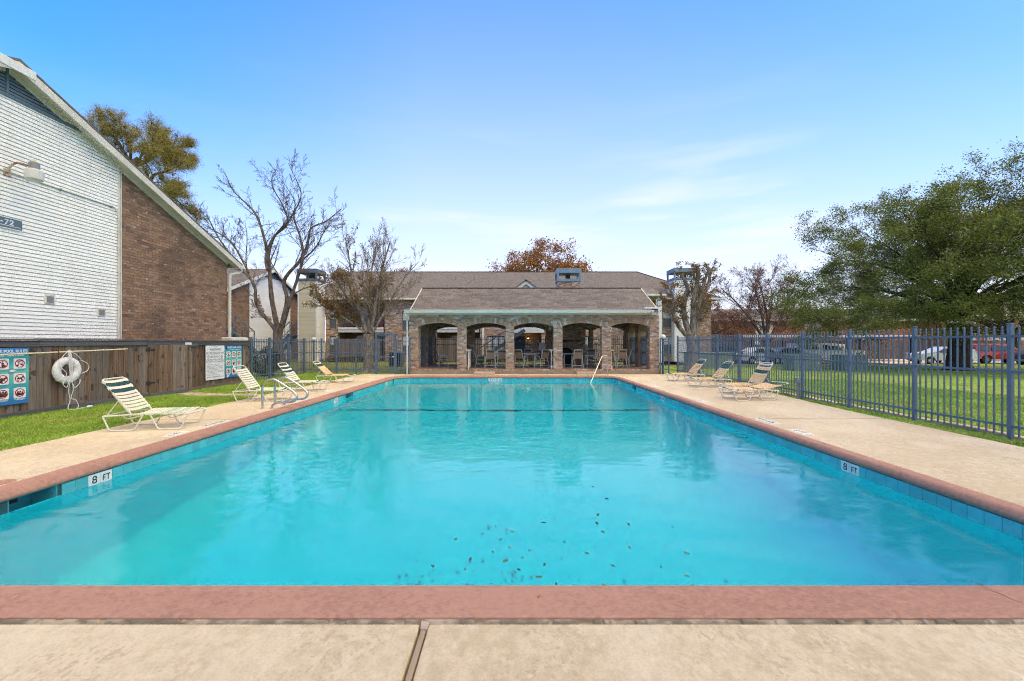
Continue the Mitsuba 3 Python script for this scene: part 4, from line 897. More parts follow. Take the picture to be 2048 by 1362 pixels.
gzf = lambda x, y: float(gz(x, y)) * (y < 12) + (y >= 12) * float(gz(min(x, 8.0), y))
FRX = 8.0
rf = thing('picket_fence', 'blue metal picket fence with pointed tops along the right side of the pool', 'fence')
posts = [0.0 + 1.616 * k for k in range(10)]            # 6.78 is the first post in view
fence_run(rf, (FRX, 6.78 - 1.616 * 2), (FRX, 20.4), 1.83, posts + [6.78 - 6.78 + 1.616 * 10 + 0.7], lambda x, y: -0.02 + 0 * y, rails=(0.115, 0.595, 0.905))
fence_run(rf, (FRX - 0.03, 20.41), (7.20, 20.41), 1.72, [0.40, 0.80], lambda x, y: 0.0)
lf = thing('picket_fence', 'blue metal picket fence across the left back corner behind the loungers', 'fence')
fence_run(lf, (-10.02, 16.12), (-10.02, 20.35), 1.70, [0.1, 1.35, 2.8, 4.23], lambda x, y: 0.0, post_w=0.075)
fence_run(lf, (-10.02, 20.4), (-4.95, 20.4), 1.69, [0.0, 0.82, 1.55, 2.49, 3.43, 4.42, 5.07], lambda x, y: 0.0, skip=(3.43,), post_w=0.07)
gt = thing('metal_gate', 'tall blue metal gate in the picket fence left of the arcade', 'gate')
gx0, gx1, gy = -6.57, -5.62, 20.38
for x in (gx0 + .02, gx1 - .02): put('post', cbox(x - .04, x + .04, gy - .04, gy + .04, 0, 1.96, .005), M_BLUE, gt)
put('header', cbox(gx0 - .02, gx1 + .02, gy - .03, gy + .03, 1.92, 1.975, .005), M_BLUE, gt)
for z in (0.12, 0.80, 1.62, 1.86): put('rail', cbox(gx0 + .06, gx1 - .06, gy - .02, gy + .02, z, z + .045, .004), M_BLUE, gt)
for k in range(9): x = gx0 + .1 + k * .094; put('bar', box(x - .009, x + .009, gy - .009, gy + .009, .10, 1.88), M_BLUE, gt)
put('latch', ball((gx1 - .10, gy - .05, 0.84), .035, 10), M_RINGW, gt)
# conduit box on the fence
cb = thing('conduit_box', 'small grey electrical box on pipes at the foot of the blue fence', 'electrical box')
put('box', cbox(7.80, 7.90, 11.55, 11.66, 0.42, 0.56, .006), M_GREYMETAL, cb); put('pipe', tube([(7.84, 11.6, -.05), (7.85, 11.6, .43)], .022, 8), M_GREYMETAL, cb); put('pipe', tube([(7.89, 11.62, -.05), (7.88, 11.62, .43)], .018, 8), M_GREYMETAL, cb)

# ---------------------------------------------------------------- globe lamps
def globe_lamp(x, y, zg, r, label, z0=0.0):
    t = thing('globe_lamp', label, 'lamp')
    put('globe', ball((x, y, zg), r, 20), M_GLOBE, t, smooth=True); put('collar', lathe([(r * .75, zg - r * .95), (r * .8, zg - r * .7), (r * .5, zg - r * .6)], (x, y, 0), 16), M_BLUEDARK, t)
    put('post', tube([(x, y, z0 - .1), (x, y, zg - r * .8)], 0.05, 10), M_BLUE, t)
globe_lamp(-12.2, 26.0, 1.72, 0.13, 'white globe lamp on a blue post behind the left back fence')
globe_lamp(7.42, 20.75, 1.80, 0.125, 'white globe lamp beside the right corner pier of the arcade')
globe_lamp(20.3, 35.0, 1.42, 0.20, 'white globe lamp behind the right fence in front of the parked cars', -0.35)

# ---------------------------------------------------------------- pool ladder and stair rail
def grab(y, label):
    pts = [(-5.79, y, -.02), (-5.79, y, 0.46), (-5.72, y, 0.61), (-5.60, y, 0.68), (-5.47, y, 0.655), (-5.16, y, 0.46), (-5.02, y, 0.34), (-4.99, y, 0.25), (-5.06, y, 0.17), (-5.20, y, 0.145), (-5.42, y, 0.135), (-5.54, y, 0.09), (-5.58, y, -.01)]
    t = thing('grab_rail', label, 'handrail')
    put('rail', tube(smooth_path(pts, 5), 0.024, 12), M_STEEL, t, smooth=True)
    for x in (-5.79, -5.58): put('flange', lathe([(0.045, -.004), (0.045, .008), (0.026, .014)], (x, y, 0), 16), M_STEEL, t)
grab(9.80, 'stainless steel pool grab rail nearer the camera at the left rim'); grab(10.32, 'stainless steel pool grab rail farther from the camera at the left rim')
sr = thing('stair_rail', 'stainless steel stair handrail at the far right corner of the pool', 'handrail')
put('rail', tube(bent([(4.42, 19.55, -.02), (4.42, 19.50, 0.92), (4.12, 19.35, 0.90), (3.35, 18.1, -0.25), (3.2, 17.9, -.5)], .09, 6), 0.024, 12), M_STEEL, sr, smooth=True)
for k, (y0, z) in enumerate(((18.75, -.40), (18.4, -.62), (18.05, -.84))):
    put('step', cbox(2.5, PX1 - .02, y0, PY1 + .02 - k * .0, z - .5, z, .02), M_SHELL, P)

# ---------------------------------------------------------------- sun loungers
def lounger(name_label, x, y, rz, straps_back, straps_seat, back_deg=54, tint='c', sag=0.0):
    """local frame: s along the lounger (0 = rear of the frame, 1.25 = foot end), w across"""
    t = thing('sun_lounger', name_label, 'sun lounger', 'sun loungers round the pool')
    P0 = np.array([x, y, 0.0]); c, s_ = math.cos(rz), math.sin(rz)
    def W(p):
        p = np.asarray(p, float); return np.column_stack([P0[0] + c * p[:, 0] - s_ * p[:, 1], P0[1] + s_ * p[:, 0] + c * p[:, 1], p[:, 2]])
    r = 0.0135; hw = 0.31; zr = 0.285
    for side in (-1, 1):
        w = side * hw
        put('side_rail', tube(W(bent([(0.0, w, zr - .02), (0.66, w, zr + .01), (1.28, w, zr - .01)], .2)), r, 8), M_CREAM, t, smooth=True)
        put('rear_leg', tube(W(bent([(0.0, w, zr - .02), (0.10, w, 0.014), (0.46, w, 0.014), (0.60, w, zr)], .05)), r, 8), M_CREAM, t, smooth=True)
        put('front_leg', tube(W(bent([(0.70, w, zr), (0.83, w, 0.014), (1.17, w, 0.014), (1.28, w, zr - .01)], .05)), r, 8), M_CREAM, t, smooth=True)
    put('foot_bar', tube(W(bent([(1.20, -hw, zr), (1.285, -hw, zr - .01), (1.31, -hw + .06, zr - .012), (1.31, hw - .06, zr - .012), (1.285, hw, zr - .01), (1.20, hw, zr)], .06)), r, 8), M_CREAM, t, smooth=True)
    put('rear_bar', tube(W([(0.0, -hw, zr - .02), (0.0, hw, zr - .02)]), r, 8), M_CREAM, t, smooth=True)
    put('cross_bar', tube(W(bent([(0.96, -hw, zr - .02), (0.96, -hw + .1, .19), (0.96, hw - .1, .19), (0.96, hw, zr - .02)], .12, 6)), .011, 6), M_CREAM, t, smooth=True)
    put('cross_bar', tube(W(bent([(0.30, -hw, zr - .02), (0.30, -hw + .1, .19), (0.30, hw - .1, .19), (0.30, hw, zr - .02)], .12, 6)), .011, 6), M_CREAM, t, smooth=True)
    # back frame: hinged at s = 0.40
    th = math.radians(back_deg); bl = 0.74; hb = hw - .028; ds, dz = -math.cos(th), math.sin(th)
    B = lambda q, w, off=0.0: (0.40 + ds * q + off * dz, w, zr + .012 + dz * q + off * -ds + 0.05 * (q / bl) ** 2 * sag)
    put('back_frame', tube(W(bent([B(0, -hb), B(bl, -hb), B(bl, hb), B(0, hb)], .07, 5)), r, 8), M_CREAM, t, smooth=True)
    if back_deg > 15:
        for side in (-1, 1):
            e = B(bl * .42, side * (hb - .03), -.01); put('back_prop', tube(W([e, (max(0.02, e[0] - .30 + .25 * (back_deg < 40)), side * (hb - .03), zr - .02)]), .009, 6), M_CREAM, t, smooth=True)
    mats = {'c': M_STRAPC, 't': M_STRAPT, 'g': M_STRAPG, 'p': M_STRAPP}
    def strap(pa, pb, dirv, nrm, m, wd=0.050):
        """a flat band wrapped over both rails"""
        pts = []
        for k, q in enumerate(np.linspace(0, 1, 9)):
            mid = np.asarray(pa) * (1 - q) + np.asarray(pb) * q; up = 0.016 - 0.030 * math.sin(math.pi * q) * (1 if m else 1); pts.append(mid + np.asarray(nrm) * up)
        pts = np.array([np.asarray(pa) - np.asarray(nrm) * .014] + pts + [np.asarray(pb) - np.asarray(nrm) * .014]); dv = np.asarray(dirv) * wd / 2; n = len(pts)
        top = [pts - dv, pts + dv]; low = [pts - dv - np.asarray(nrm) * .003, pts + dv - np.asarray(nrm) * .003]
        v = np.vstack([top[0], top[1], low[0], low[1]]); i = np.arange(n - 1)
        f = np.vstack([np.stack([i, i + n, i + n + 1, i + 1], 1), np.stack([i + 2 * n, i + 2 * n + 1, i + 3 * n + 1, i + 3 * n], 1), np.stack([i, i + 1, i + 1 + 2 * n, i + 2 * n], 1), np.stack([i + n, i + 3 * n, i + 3 * n + 1, i + n + 1], 1)])
        put('strap', (W(v), np.vstack([f[:, [0, 1, 2]], f[:, [0, 2, 3]]])), mats[m], t, u=(rnd.random(), rnd.random()))
    n = len(straps_back)
    for k, m in enumerate(straps_back):
        if m == '.': continue
        q = bl - .055 - k * (bl - .07) / n
        strap(B(q, -hb - .012), B(q, hb + .012), (ds, 0, dz), (dz, 0, -ds), m)
    n = len(straps_seat)
    for k, m in enumerate(straps_seat):
        if m == '.': continue
        q = 0.45 + k * 0.77 / n
        strap((q, -hw - .012, zr + .005), (q, hw + .012, zr + .005), (1, 0, 0), (0, 0, 1), m)
    return t
lounger('cream strap lounger with two dark green back straps, alone at the edge of the grass', -7.09 + .035, 7.19 + .33, math.radians(11.8), 'cgcgcccccc', 'cccccppcpcc')
lounger('all cream strap lounger behind the grab rails, back raised toward the warning sign', -7.20, 11.15, math.radians(6), '.ccccccccc', 'ccccccpccgc', 56)
lounger('cream lounger with several dark green back straps, second from the back fence', -7.22, 13.35, math.radians(4), '.cgcgccccc', 'ccccccccgpc', 52)
lounger('tan strap lounger with dark green head straps beside the left back fence', -7.35, 16.1, math.radians(3), '.cggttttttt', 'tttttttttgg', 44)
lounger('tan lounger farthest along the right deck, beside the arcade corner', 7.50, 16.75, math.radians(181), '.ggttttttt', 'ttttttttttg', 50)
lounger('tan lounger with a wide dark green head strap, second from the arcade on the right', 7.42, 14.55, math.radians(180), '.gggtttttt', 'ttttttttttg', 50)
lounger('tan lounger with raised back against the blue fence post, behind the flat one', 7.62, 12.62, math.radians(183), 'c.ttggtttttt', 'ttttttttttt', 58)
lounger('flat lowered tan lounger nearest the camera on the right deck', 7.00, 11.45, math.radians(186), '.ggttttttt', 'ttttttttttg', 12)
# ---------------------------------------------------------------- brick arcade (pool pavilion)
ar = thing('brick_arcade', 'open brick pavilion of five arches under a brown shingle roof beyond the pool', 'pavilion')
AY0, AY1 = 20.5, 25.4; AXL, AXR = -4.99, 7.14; TH = 0.40
FZ = 0.225
arch = [(-4.58, -2.655), (-2.23, -0.30), (0.10, 2.02), (2.45, 4.365), (4.81, 6.69)]
SPR, CRN, TOP = 2.31, 2.49, 2.86
def arc_pts(a, b, spr, crn, n=17):
    h = crn - spr; w = (b - a) / 2; Rr = (w * w + h * h) / (2 * h); cx, cz = (a + b) / 2, crn - Rr; t = math.asin(w / Rr)
    return [(cx + Rr * math.sin(q), cz + Rr * math.cos(q)) for q in np.linspace(-t, t, n)], (cx, cz, Rr, t)
def opening(a, b, z0, spr=SPR, crn=CRN): return Polygon([(a, z0), *arc_pts(a, b, spr, crn)[0], (b, z0)])
def ring_poly(a, b, spr, crn, depth):
    pts, (cx, cz, Rr, t) = arc_pts(a, b, spr, crn); t2 = t + 0.03
    o = [(cx + (Rr + depth) * math.sin(q), cz + (Rr + depth) * math.cos(q)) for q in np.linspace(-t2, t2, 17)]
    i = [(cx + Rr * math.sin(q), cz + Rr * math.cos(q)) for q in np.linspace(-t2, t2, 17)]
    return Polygon(o + i[::-1]), (cx, cz, Rr, t2)
RD = 0.27
def arcade_face(x0, x1, opens, z0, to_world, parent, seed, bricks=True, rings=True):
    base = sbox(x0, z0, x1, TOP); op = shapely.union_all([opening(a, b, z0 - 1) for a, b in opens])
    wall = base.difference(op); rg = [ring_poly(a, b, SPR, CRN, RD) for a, b in opens]
    if bricks:
        body = wall.difference(shapely.union_all([g[0] for g in rg])) if rings else wall
        brick_wall(body, to_world, M_BRICKA, parent, ch=0.0675, bl=0.205, joint=0.012, proud=0.007, seed=seed)
        r = random.Random(seed + 50); m = MB()
        for _, (cx, cz, Rr, t) in (rg if rings else []):
            n = int(2 * t * (Rr + RD / 2) / 0.0685); dt = 2 * t / n
            for k in range(n):
                q = -t + (k + .5) * dt; w0, w1 = (Rr * dt - .011) / 2, ((Rr + RD) * dt - .011) / 2; d = r.uniform(-.012, .012)
                g = np.array([(-w0, Rr + .002), (w0, Rr + .002), (w1, Rr + RD + d), (-w1, Rr + RD + d)])
                c, s = math.cos(q), math.sin(q); g = np.column_stack([cx + g[:, 0] * c + g[:, 1] * s, cz - g[:, 0] * s + g[:, 1] * c])
                v = np.vstack([np.column_stack([g, np.full(4, -.01)]), np.column_stack([g, np.full(4, .011)])]); f = BF.copy()[:, ::-1]
                yield_m = to_world((v, f)); u = (r.random() * .8, 0.3 + .45 * r.random() if r.random() < .88 else .95)
                put('arch_brick', yield_m, M_BRICKA, parent, u=u) if bricks == 'parts' else m.mesh(yield_m, u)
        if m.n: put('arch_bricks', m, M_BRICKA, parent, kind='stuff')
    return wall
facade = arcade_face(AXL, AXR, arch, -0.05, lambda m: xz(m, AY0), ar, 21, 'parts')
put('front_wall', xz(extrude(facade, TH), AY0 + 0.003, 1), M_MORTA, ar)
# intrados and pier sides: bricks as joints in courses
m = MB(); r = random.Random(5)
for a, b in arch:
    for xx, sgn in ((a, 1), (b, -1)):
        z = 0.0
        row = 0
        while z < SPR - .03:
            ys_ = ((0.0, 0.19), (0.202, 0.39)) if row % 2 else ((0.0, 0.09), (0.102, 0.29), (0.302, 0.39))
            for y0, y1 in ys_: m.mesh(box(min(xx, xx + .006 * sgn), max(xx, xx + .006 * sgn), AY0 + .006 + y0, AY0 + y1, z + .006, z + .0615), (r.random(), r.random()))
            z += .0675; row += 1
put('pier_side_bricks', m, M_BRICKA, ar, kind='stuff')
# back wall of piers and arches with the fireplace mass
back = sbox(AXL, FZ, AXR, TOP).difference(shapely.union_all([opening(a, b, FZ - 1, 2.25, 2.45) for k, (a, b) in enumerate(arch) if k != 3] + [opening(3.95, 4.60, FZ - 1, 2.25, 2.36)]))
put('back_wall', xz(extrude(back, 0.35), AY1 - .35, 1), M_MORTL, ar)
brick_wall(back, lambda mm: xz(mm, AY1 - .352), M_BRICKA, ar, ch=0.0675, bl=0.205, joint=0.012, proud=0.006, seed=31)
# side walls, two arched openings each
side_op = [(AY0 + .85, AY0 + 2.15), (AY0 + 2.65, AY0 + 4.05)]
sw = sbox(AY0 + TH, FZ, AY1 - .35, TOP).difference(shapely.union_all([opening(a, b, FZ - 1, 2.1, 2.42) for a, b in side_op]))
for nm, x, sx in (('left_wall', AXL, 1), ('right_wall', AXR, -1)):
    put('side_wall', yz(extrude(sw, 0.38), x + .004 * sx, sx), M_MORTL, ar)
    brick_wall(sw, (lambda x, sx: lambda mm: yz(mm, x + .384 * sx, sx))(x, sx), M_BRICKA, ar, ch=0.0675, bl=0.205, joint=0.012, proud=0.006, seed=41)
    brick_wall(sw, (lambda x, sx: lambda mm: yz(mm, x + .002 * sx, -sx))(x, sx), M_BRICKA, ar, ch=0.0675, bl=0.205, joint=0.012, proud=0.006, seed=43)
for x in (-0.1 + .0, 4.6): pass
put('plinth', cbox(AXL - .02, AXR + .02, AY0 - .06, AY1 + .1, -0.1, FZ - 0.05, .015), M_PLINTH, ar)
m = MB(); r = random.Random(9); x = AXL
while x < AXR - .05:                                  # rowlock brick edge of the floor
    m.mesh(cbox(x + .005, x + .062, AY0 - .045, AY0 + .15, FZ - .049, FZ + r.uniform(-.004, .003), .004), (r.random(), r.random())); x += .0675
put('floor_edge', m, M_BRICKA, ar, kind='stuff')
put('floor', box(AXL + .05, AXR - .05, AY0 + .155, AY1 - .02, FZ - .05, FZ - .002), M_FLOORA, ar)
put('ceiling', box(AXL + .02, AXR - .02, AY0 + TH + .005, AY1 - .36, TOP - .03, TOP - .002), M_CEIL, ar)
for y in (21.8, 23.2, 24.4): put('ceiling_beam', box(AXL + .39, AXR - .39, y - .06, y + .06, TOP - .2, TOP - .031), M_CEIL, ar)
# fireplace
put('fireplace_breast', xz(extrude(sbox(2.42, FZ, 4.3, TOP - .04).difference(opening(2.66, 3.55, FZ - 1, 1.02, 1.22)), .35), AY1 - .36 , -1), M_MORTL, ar)
brick_wall(sbox(2.42, FZ, 4.3, TOP - .04).difference(ring_poly(2.66, 3.55, 1.02, 1.22, .2)[0]).difference(opening(2.66, 3.55, FZ - 1, 1.02, 1.22)), lambda mm: xz(mm, AY1 - .712), M_BRICKA, ar, ch=0.0675, bl=0.205, joint=0.012, proud=0.006, seed=61)
m = MB(); r = random.Random(2); _, (cx, cz, Rr, t) = ring_poly(2.66, 3.55, 1.02, 1.22, .2); n = 18; dt = 2 * t / n
for k in range(n):
    q = -t + (k + .5) * dt; c, s = math.cos(q), math.sin(q); g = np.array([(-.022, Rr), (.022, Rr), (.03, Rr + .2), (-.03, Rr + .2)]); g = np.column_stack([cx + g[:, 0] * c + g[:, 1] * s, cz - g[:, 0] * s + g[:, 1] * c])
    m.mesh(xz((np.vstack([np.column_stack([g, np.full(4, 0.)]), np.column_stack([g, np.full(4, .02)])]), BF[:, ::-1]), AY1 - .712), (r.random(), .1 if k % 3 else .5))
put('fireplace_arch', m, M_BRICKA, ar, kind='stuff')
put('firebox', box(2.6, 3.6, AY1 - .4, AY1 - .37, FZ, 1.3), M_DARK, ar)
put('mantel', cbox(2.38, 4.0, AY1 - .85, AY1 - .71, 1.58, 1.66, .008), M_BARKD, ar)
# fascia, gutter, roof
EY = 20.12; EZ = 3.06; RY = 22.9; RZ_ = 4.47
put('frieze', cbox(AXL - .06, 6.78, AY0 - .05, AY0 - .012, TOP + .005, TOP + .09, .004), M_TRIM, ar)
put('fascia', cbox(AXL - .10, 6.72, EY + .06, AY0 - .052, TOP + .06, TOP + .20, .005), M_GREENTRIM, ar)
gp = Polygon([(EY - .07, EZ - .125), (EY - .055, EZ - .135), (EY + .03, EZ - .135), (EY + .055, EZ - .12), (EY + .055, EZ + .03), (EY + .03, EZ + .03), (EY + .03, EZ - .11), (EY - .04, EZ - .11), (EY - .055, EZ - .03), (EY - .095, EZ + .02), (EY - .11, EZ + .015)])
put('gutter', yz(extrude(gp, 6.60 + 5.12), -5.12), M_GREENTRIM, ar); put('gutter_end', yz(extrude(gp.convex_hull, .006), -5.127), M_GREENTRIM, ar); put('gutter_end', yz(extrude(gp.convex_hull, .006), 6.602), M_GREENTRIM, ar)
sl = (RZ_ - EZ) / (RY - EY)
rp = Polygon([(EY - .02, EZ), (RY, RZ_), (RY, RZ_ - .10), (EY - .02, EZ - .07)])
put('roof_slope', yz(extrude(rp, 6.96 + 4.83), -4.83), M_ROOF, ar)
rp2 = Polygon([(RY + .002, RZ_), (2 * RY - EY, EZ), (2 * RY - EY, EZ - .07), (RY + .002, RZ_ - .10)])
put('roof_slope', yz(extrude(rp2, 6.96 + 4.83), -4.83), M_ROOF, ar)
m = MB(); r = random.Random(77); Lr = math.hypot(RY - EY, RZ_ - EZ); dy, dz = (RY - EY) / Lr, (RZ_ - EZ) / Lr      # shingle courses with a real butt edge
k = 0.0; row = 0
while k < Lr - .12:
    x = -4.83 - r.uniform(0, .2)
    while x < 6.96:
        w = r.uniform(.22, .6); x0, x1 = max(x, -4.83), min(x + w - .004, 6.96)
        if x1 - x0 > .03:
            o = 0.006 + r.uniform(0, .004); h = .15
            p = lambda q, up: (EY - .02 + dy * q - dz * up, EZ + dz * q + dy * up)
            a0, a1, a2, a3 = p(k, o), p(k + h, .002), p(k, 0), p(k + h, 0)
            v = np.array([(x0, *a2), (x1, *a2), (x1, *a0), (x0, *a0), (x1, *a1), (x0, *a1)])
            m.add(v, np.array([[0, 1, 2], [0, 2, 3], [3, 2, 4], [3, 4, 5]]), (r.random(), r.random()))
        x += w
    k += .143; row += 1
M_SHINGLE = mat('shingle_tabs', lambda p, n, uv: mix((0.120, 0.098, 0.084), (0.200, 0.165, 0.140), uv.x) * (0.82 + 0.36 * fbm(p.x * 18, p.y * 18, p.z * 18, 2)) * (0.9 + 0.2 * fbm(p.x * .5, p.y * .5, 0, 2)), 0.95)
put('shingles', m, M_SHINGLE, ar, kind='stuff')
put('ridge_cap', beam((-4.85, RY, RZ_ + .012), (6.98, RY, RZ_ + .012), .22, .03), M_ROOF, ar)
for x0, x1 in ((-4.90, -4.835), (6.965, 7.03)):
    put('rake_board', yz(extrude(Polygon([(EY, EZ - .03), (RY, RZ_ - .01), (RY, RZ_ - .17), (EY, EZ - .15)]), x1 - x0), x0), M_TRIM, ar)
    put('gable', yz(extrude(Polygon([(AY0 + .05, TOP), (2 * RY - AY0 - .05, TOP), (RY, RZ_ - .12)]), .12), x0 + (.09 if x0 < 0 else -.15)), M_TRIM, ar)
put('downspout', tube(bent([(-5.08, EY + .0, EZ - .1), (-5.08, EY + .0, EZ - .3), (-5.06, AY0 - .12, EZ - .42), (-5.06, AY0 - .12, .02)], .06), .042, 8), M_TRIM, ar, smooth=True)
# corner detail at the right end: short gutter piece, white box, camera
put('return_eave', cbox(6.30, 7.02, EY - .02, EY + .3, 3.13, 3.22, .01), M_GREENTRIM, ar)
put('corner_board', cbox(6.70, 7.03, EY + .08, AY0 - .02, 2.87, 3.08, .005), M_TRIMW, ar)
cam = put('security_camera', lathe([(0.001, 0.0), (.05, 0.0), (.06, .03), (.06, .16), (.05, .18)], (0, 0, 0), 14), M_RINGW, ar, label='white security camera under the eave at the right end')
v, f = scene[cam]['filename'], None
used[cam] = 1
mv = lathe([(0.001, 0.0), (.045, 0.0), (.06, .02), (.06, .16), (.05, .18), (.001, .18)], (0, 0, 0), 14)
scene[cam] = mikit.ply(moved(mv, (6.62, EY - .12, 2.98), rx=-math.pi / 2 + math.pi), M_RINGW, smooth=True)
put('lens', ball((6.62, EY - .295, 2.975), .028, 10), M_INK, cam)
# chimney with its metal shroud behind the ridge
ch = thing('chimney', 'brick chimney with a pale blue metal shroud above the arcade roof', 'chimney')
cx0, cx1, cy0, cy1 = 2.60, 4.02, 24.55, 25.5
put('stack', cbox(cx0 + .06, cx1 - .06, cy0 + .02, cy1, 3.2, 5.07, .005), M_MORTA, ch)
brick_wall(sbox(cx0 + .06, 3.9, cx1 - .06, 5.05), lambda mm: xz(mm, cy0 + .018), M_BRICKA, ch, ch=.0675, bl=.205, joint=.012, proud=.006, seed=71)
put('shroud_base', cbox(cx0, cx1, cy0 - .05, cy1 + .05, 5.072, 5.22, .006), M_CAP, ch); put('shroud_top', cbox(cx0, cx1, cy0 - .05, cy1 + .05, 5.56, 5.83, .006), M_CAP, ch)
for x in (cx0 + .06, cx1 - .06):
    for y in (cy0, cy1): put('shroud_leg', cbox(x - .06, x + .06, y - .05, y + .05, 5.221, 5.559, .004), M_CAP, ch)
put('flue', lathe([(.14, 5.2), (.14, 5.5)], (3.3, 25.0, 0), 14), M_BARKD, ch)
# step blocks on the deck
for (x0, x1), (ya, yb), lab in (((-1.80, -0.83), (20.02, 20.42), 'tan concrete step block in front of the second arch'), ((3.1, 4.0), (20.08, 20.42), 'tan concrete step block in front of the fourth arch')):
    put('step_block', cbox(x0, x1, ya, yb, .001, .12, .012), M_STEP, label=lab, cat='step')
# cream railings beside the steps
def railing(x, label):
    t = thing('railing', label, 'railing')
    put('top_rail', cbox(x - .03, x + .17, AY0 + .1, AY0 + .75, FZ + .90, FZ + .95, .006), M_CREAM, t); put('bottom_rail', cbox(x + .03, x + .13, AY0 + .1, AY0 + .75, FZ + .10, FZ + .14, .004), M_CREAM, t)
    for k in range(5): y = AY0 + .14 + k * .14; put('baluster', cbox(x + .045 + .012 * k, x + .075 + .012 * k, y - .014, y + .014, FZ + .13, FZ + .905, .003), M_CREAM, t)
    for y in (AY0 + .12, AY0 + .72): put('post', cbox(x + .05, x + .10, y - .025, y + .025, FZ - .0, FZ + .12, .003), M_CREAM, t)
railing(-2.20, 'short cream baluster railing beside the left pier of the second arch'); railing(1.86, 'short cream baluster railing at the right pier of the middle arch'); railing(4.79, 'short cream baluster railing at the left pier of the right arch')
# blue gates in the side openings and the dark fence in the back arches
def side_gate(x, y0, y1, label):
    t = thing('blue_gate', label, 'gate'); h = 1.62
    for z in (.12, .75, 1.42): put('rail', cbox(x - .02, x + .02, y0, y1, FZ + z, FZ + z + .05, .004), M_BLUE, t)
    n = int((y1 - y0) / .1)
    for k in range(n + 1): y = y0 + (y1 - y0) * k / n; put('bar', box(x - .014, x + .014, y - .014, y + .014, FZ + .06, FZ + h), M_BLUE, t)
for x, s in ((AXL + .19, 'left'), (AXR - .19, 'right')):
    for k, (a, b) in enumerate(side_op): side_gate(x, a + .03, b - .03, 'blue barred gate in the %s end wall of the arcade, %s' % (s, ('nearer the pool', 'farther from the pool')[k]))
bf = thing('iron_fence', 'black iron picket fence closing the back arches of the arcade', 'fence')
for k, (a, b) in enumerate(arch):
    if k == 3: a, b = 3.95, 4.60
    fence_run(bf, (a, AY1 - .15), (b, AY1 - .15), 1.66, [.03, b - a - .03], lambda x, y: FZ, sp=.115, rails=(.08, .72, .90), pw=.016, post_w=.03, bsdf=M_BLACKIRON, rail_h=.028, post_cap=False)
# fittings inside
put('wall_lamp', cbox(1.84, 1.96, AY0 + .45, AY0 + .55, 2.15, 2.33, .01), M_GREYMETAL, ar); put('wall_lamp', cbox(3.62, 3.74, AY1 - 1.0, AY1 - .72, 2.35, 2.55, .01), M_GREYMETAL, ar)
put('notice_board', cbox(1.60, 1.98, AY1 - .40, AY1 - .36, 1.05, 1.50, .004), M_BLIND, label='grey notice board on the back pier inside the arcade', cat='notice board')
put('pier_shadow_block', cbox(-2.62, -2.25, AY0 + 2.2, AY0 + 2.55, FZ, TOP - .2, .006), M_MORTA, ar) if False else None
# satellite dish behind the right arch
sd = thing('satellite_dish', 'white satellite dish seen through the right arch', 'satellite dish')
a = np.linspace(0, 1, 7); dv, df = lathe([(.42 * q, .10 * q * q) for q in np.maximum(a, .003)], n=24)
put('dish', moved((dv, df), (6.05, 27.5, 2.45), rx=math.radians(75), rz=.3), M_GLOBE, sd, smooth=True); put('arm', tube([(6.05, 27.45, 2.2), (6.1, 27.0, 2.5)], .02, 6), M_INK, sd); put('mast', tube([(6.08, 27.55, 0), (6.08, 27.55, 2.35)], .03, 8), M_GREYMETAL, sd)
# chairs and tables
def chair(x, y, rz, label):
    t = thing('patio_chair', label, 'chair', 'patio chairs under the arcade')
    Wt = lambda pts: moved((np.asarray(pts, float), None), (x, y, FZ), rz)[0]
    mv = lambda m: moved(m, (x, y, FZ), rz)
    for s in (-1, 1):
        put('leg', tube(Wt(bent([(s * .27, .24, 0), (s * .25, .20, .62), (s * .25, -.16, .60), (s * .27, -.26, 0)], .06)), .014, 7), M_CREAM, t, smooth=True)
        put('back_post', tube(Wt(bent([(s * .22, .20, .40), (s * .22, -.20, .38), (s * .20, -.38, .95)], .05)), .014, 7), M_CREAM, t, smooth=True)
    put('back_bar', tube(Wt([(-.20, -.38, .95), (.20, -.38, .95)]), .014, 7), M_CREAM, t, smooth=True)
    put('stretcher', tube(Wt([(-.26, -.23, .12), (.26, -.23, .12)]), .010, 6), M_CREAM, t); put('stretcher', tube(Wt([(-.26, .235, .12), (.26, .235, .12)]), .010, 6), M_CREAM, t)
    put('seat', mv(cbox(-.22, .22, -.20, .21, .395, .43, .012)), M_DARKBAND, t)
    b = lambda z0, z1, o=0.0: mv((lambda v: (np.array([[p[0], -.205 - (p[2] - .38) * .315 - o + p[1], p[2]] for p in v[0]]), v[1]))(cbox(-.205, .205, -.008, .008, z0, z1, .004)))
    put('back_sling', b(.48, .80), M_TANSEAT, t); put('head_band', b(.803, .885, -.004), M_DARKBAND, t); put('head_pad', b(.887, .955, .002), M_TANSEAT, t)
def table(x, y, label, r=.55):
    t = thing('patio_table', label, 'table', 'patio tables under the arcade')
    put('top', lathe([(.001, FZ + .72), (r, FZ + .72), (r + .012, FZ + .705), (r, FZ + .69), (.001, FZ + .69)], (x, y, 0), 28), M_BLIND, t)
    for k in range(4):
        a = k * math.pi / 2 + .6; put('leg', tube([(x + .40 * math.cos(a), y + .40 * math.sin(a), FZ), (x + .38 * math.cos(a), y + .38 * math.sin(a), FZ + .69)], .018, 8), M_CREAM, t)
    put('brace', tube([(x + .39 * math.cos(.6), y + .39 * math.sin(.6), FZ + .15), (x - .39 * math.cos(.6), y - .39 * math.sin(.6), FZ + .15)], .01, 6), M_CREAM, t)
chair(-3.75, 22.9, math.radians(-70), 'tan patio chair alone inside the leftmost arch')
table(-0.75, 22.6, 'round patio table behind the chairs of the second arch')
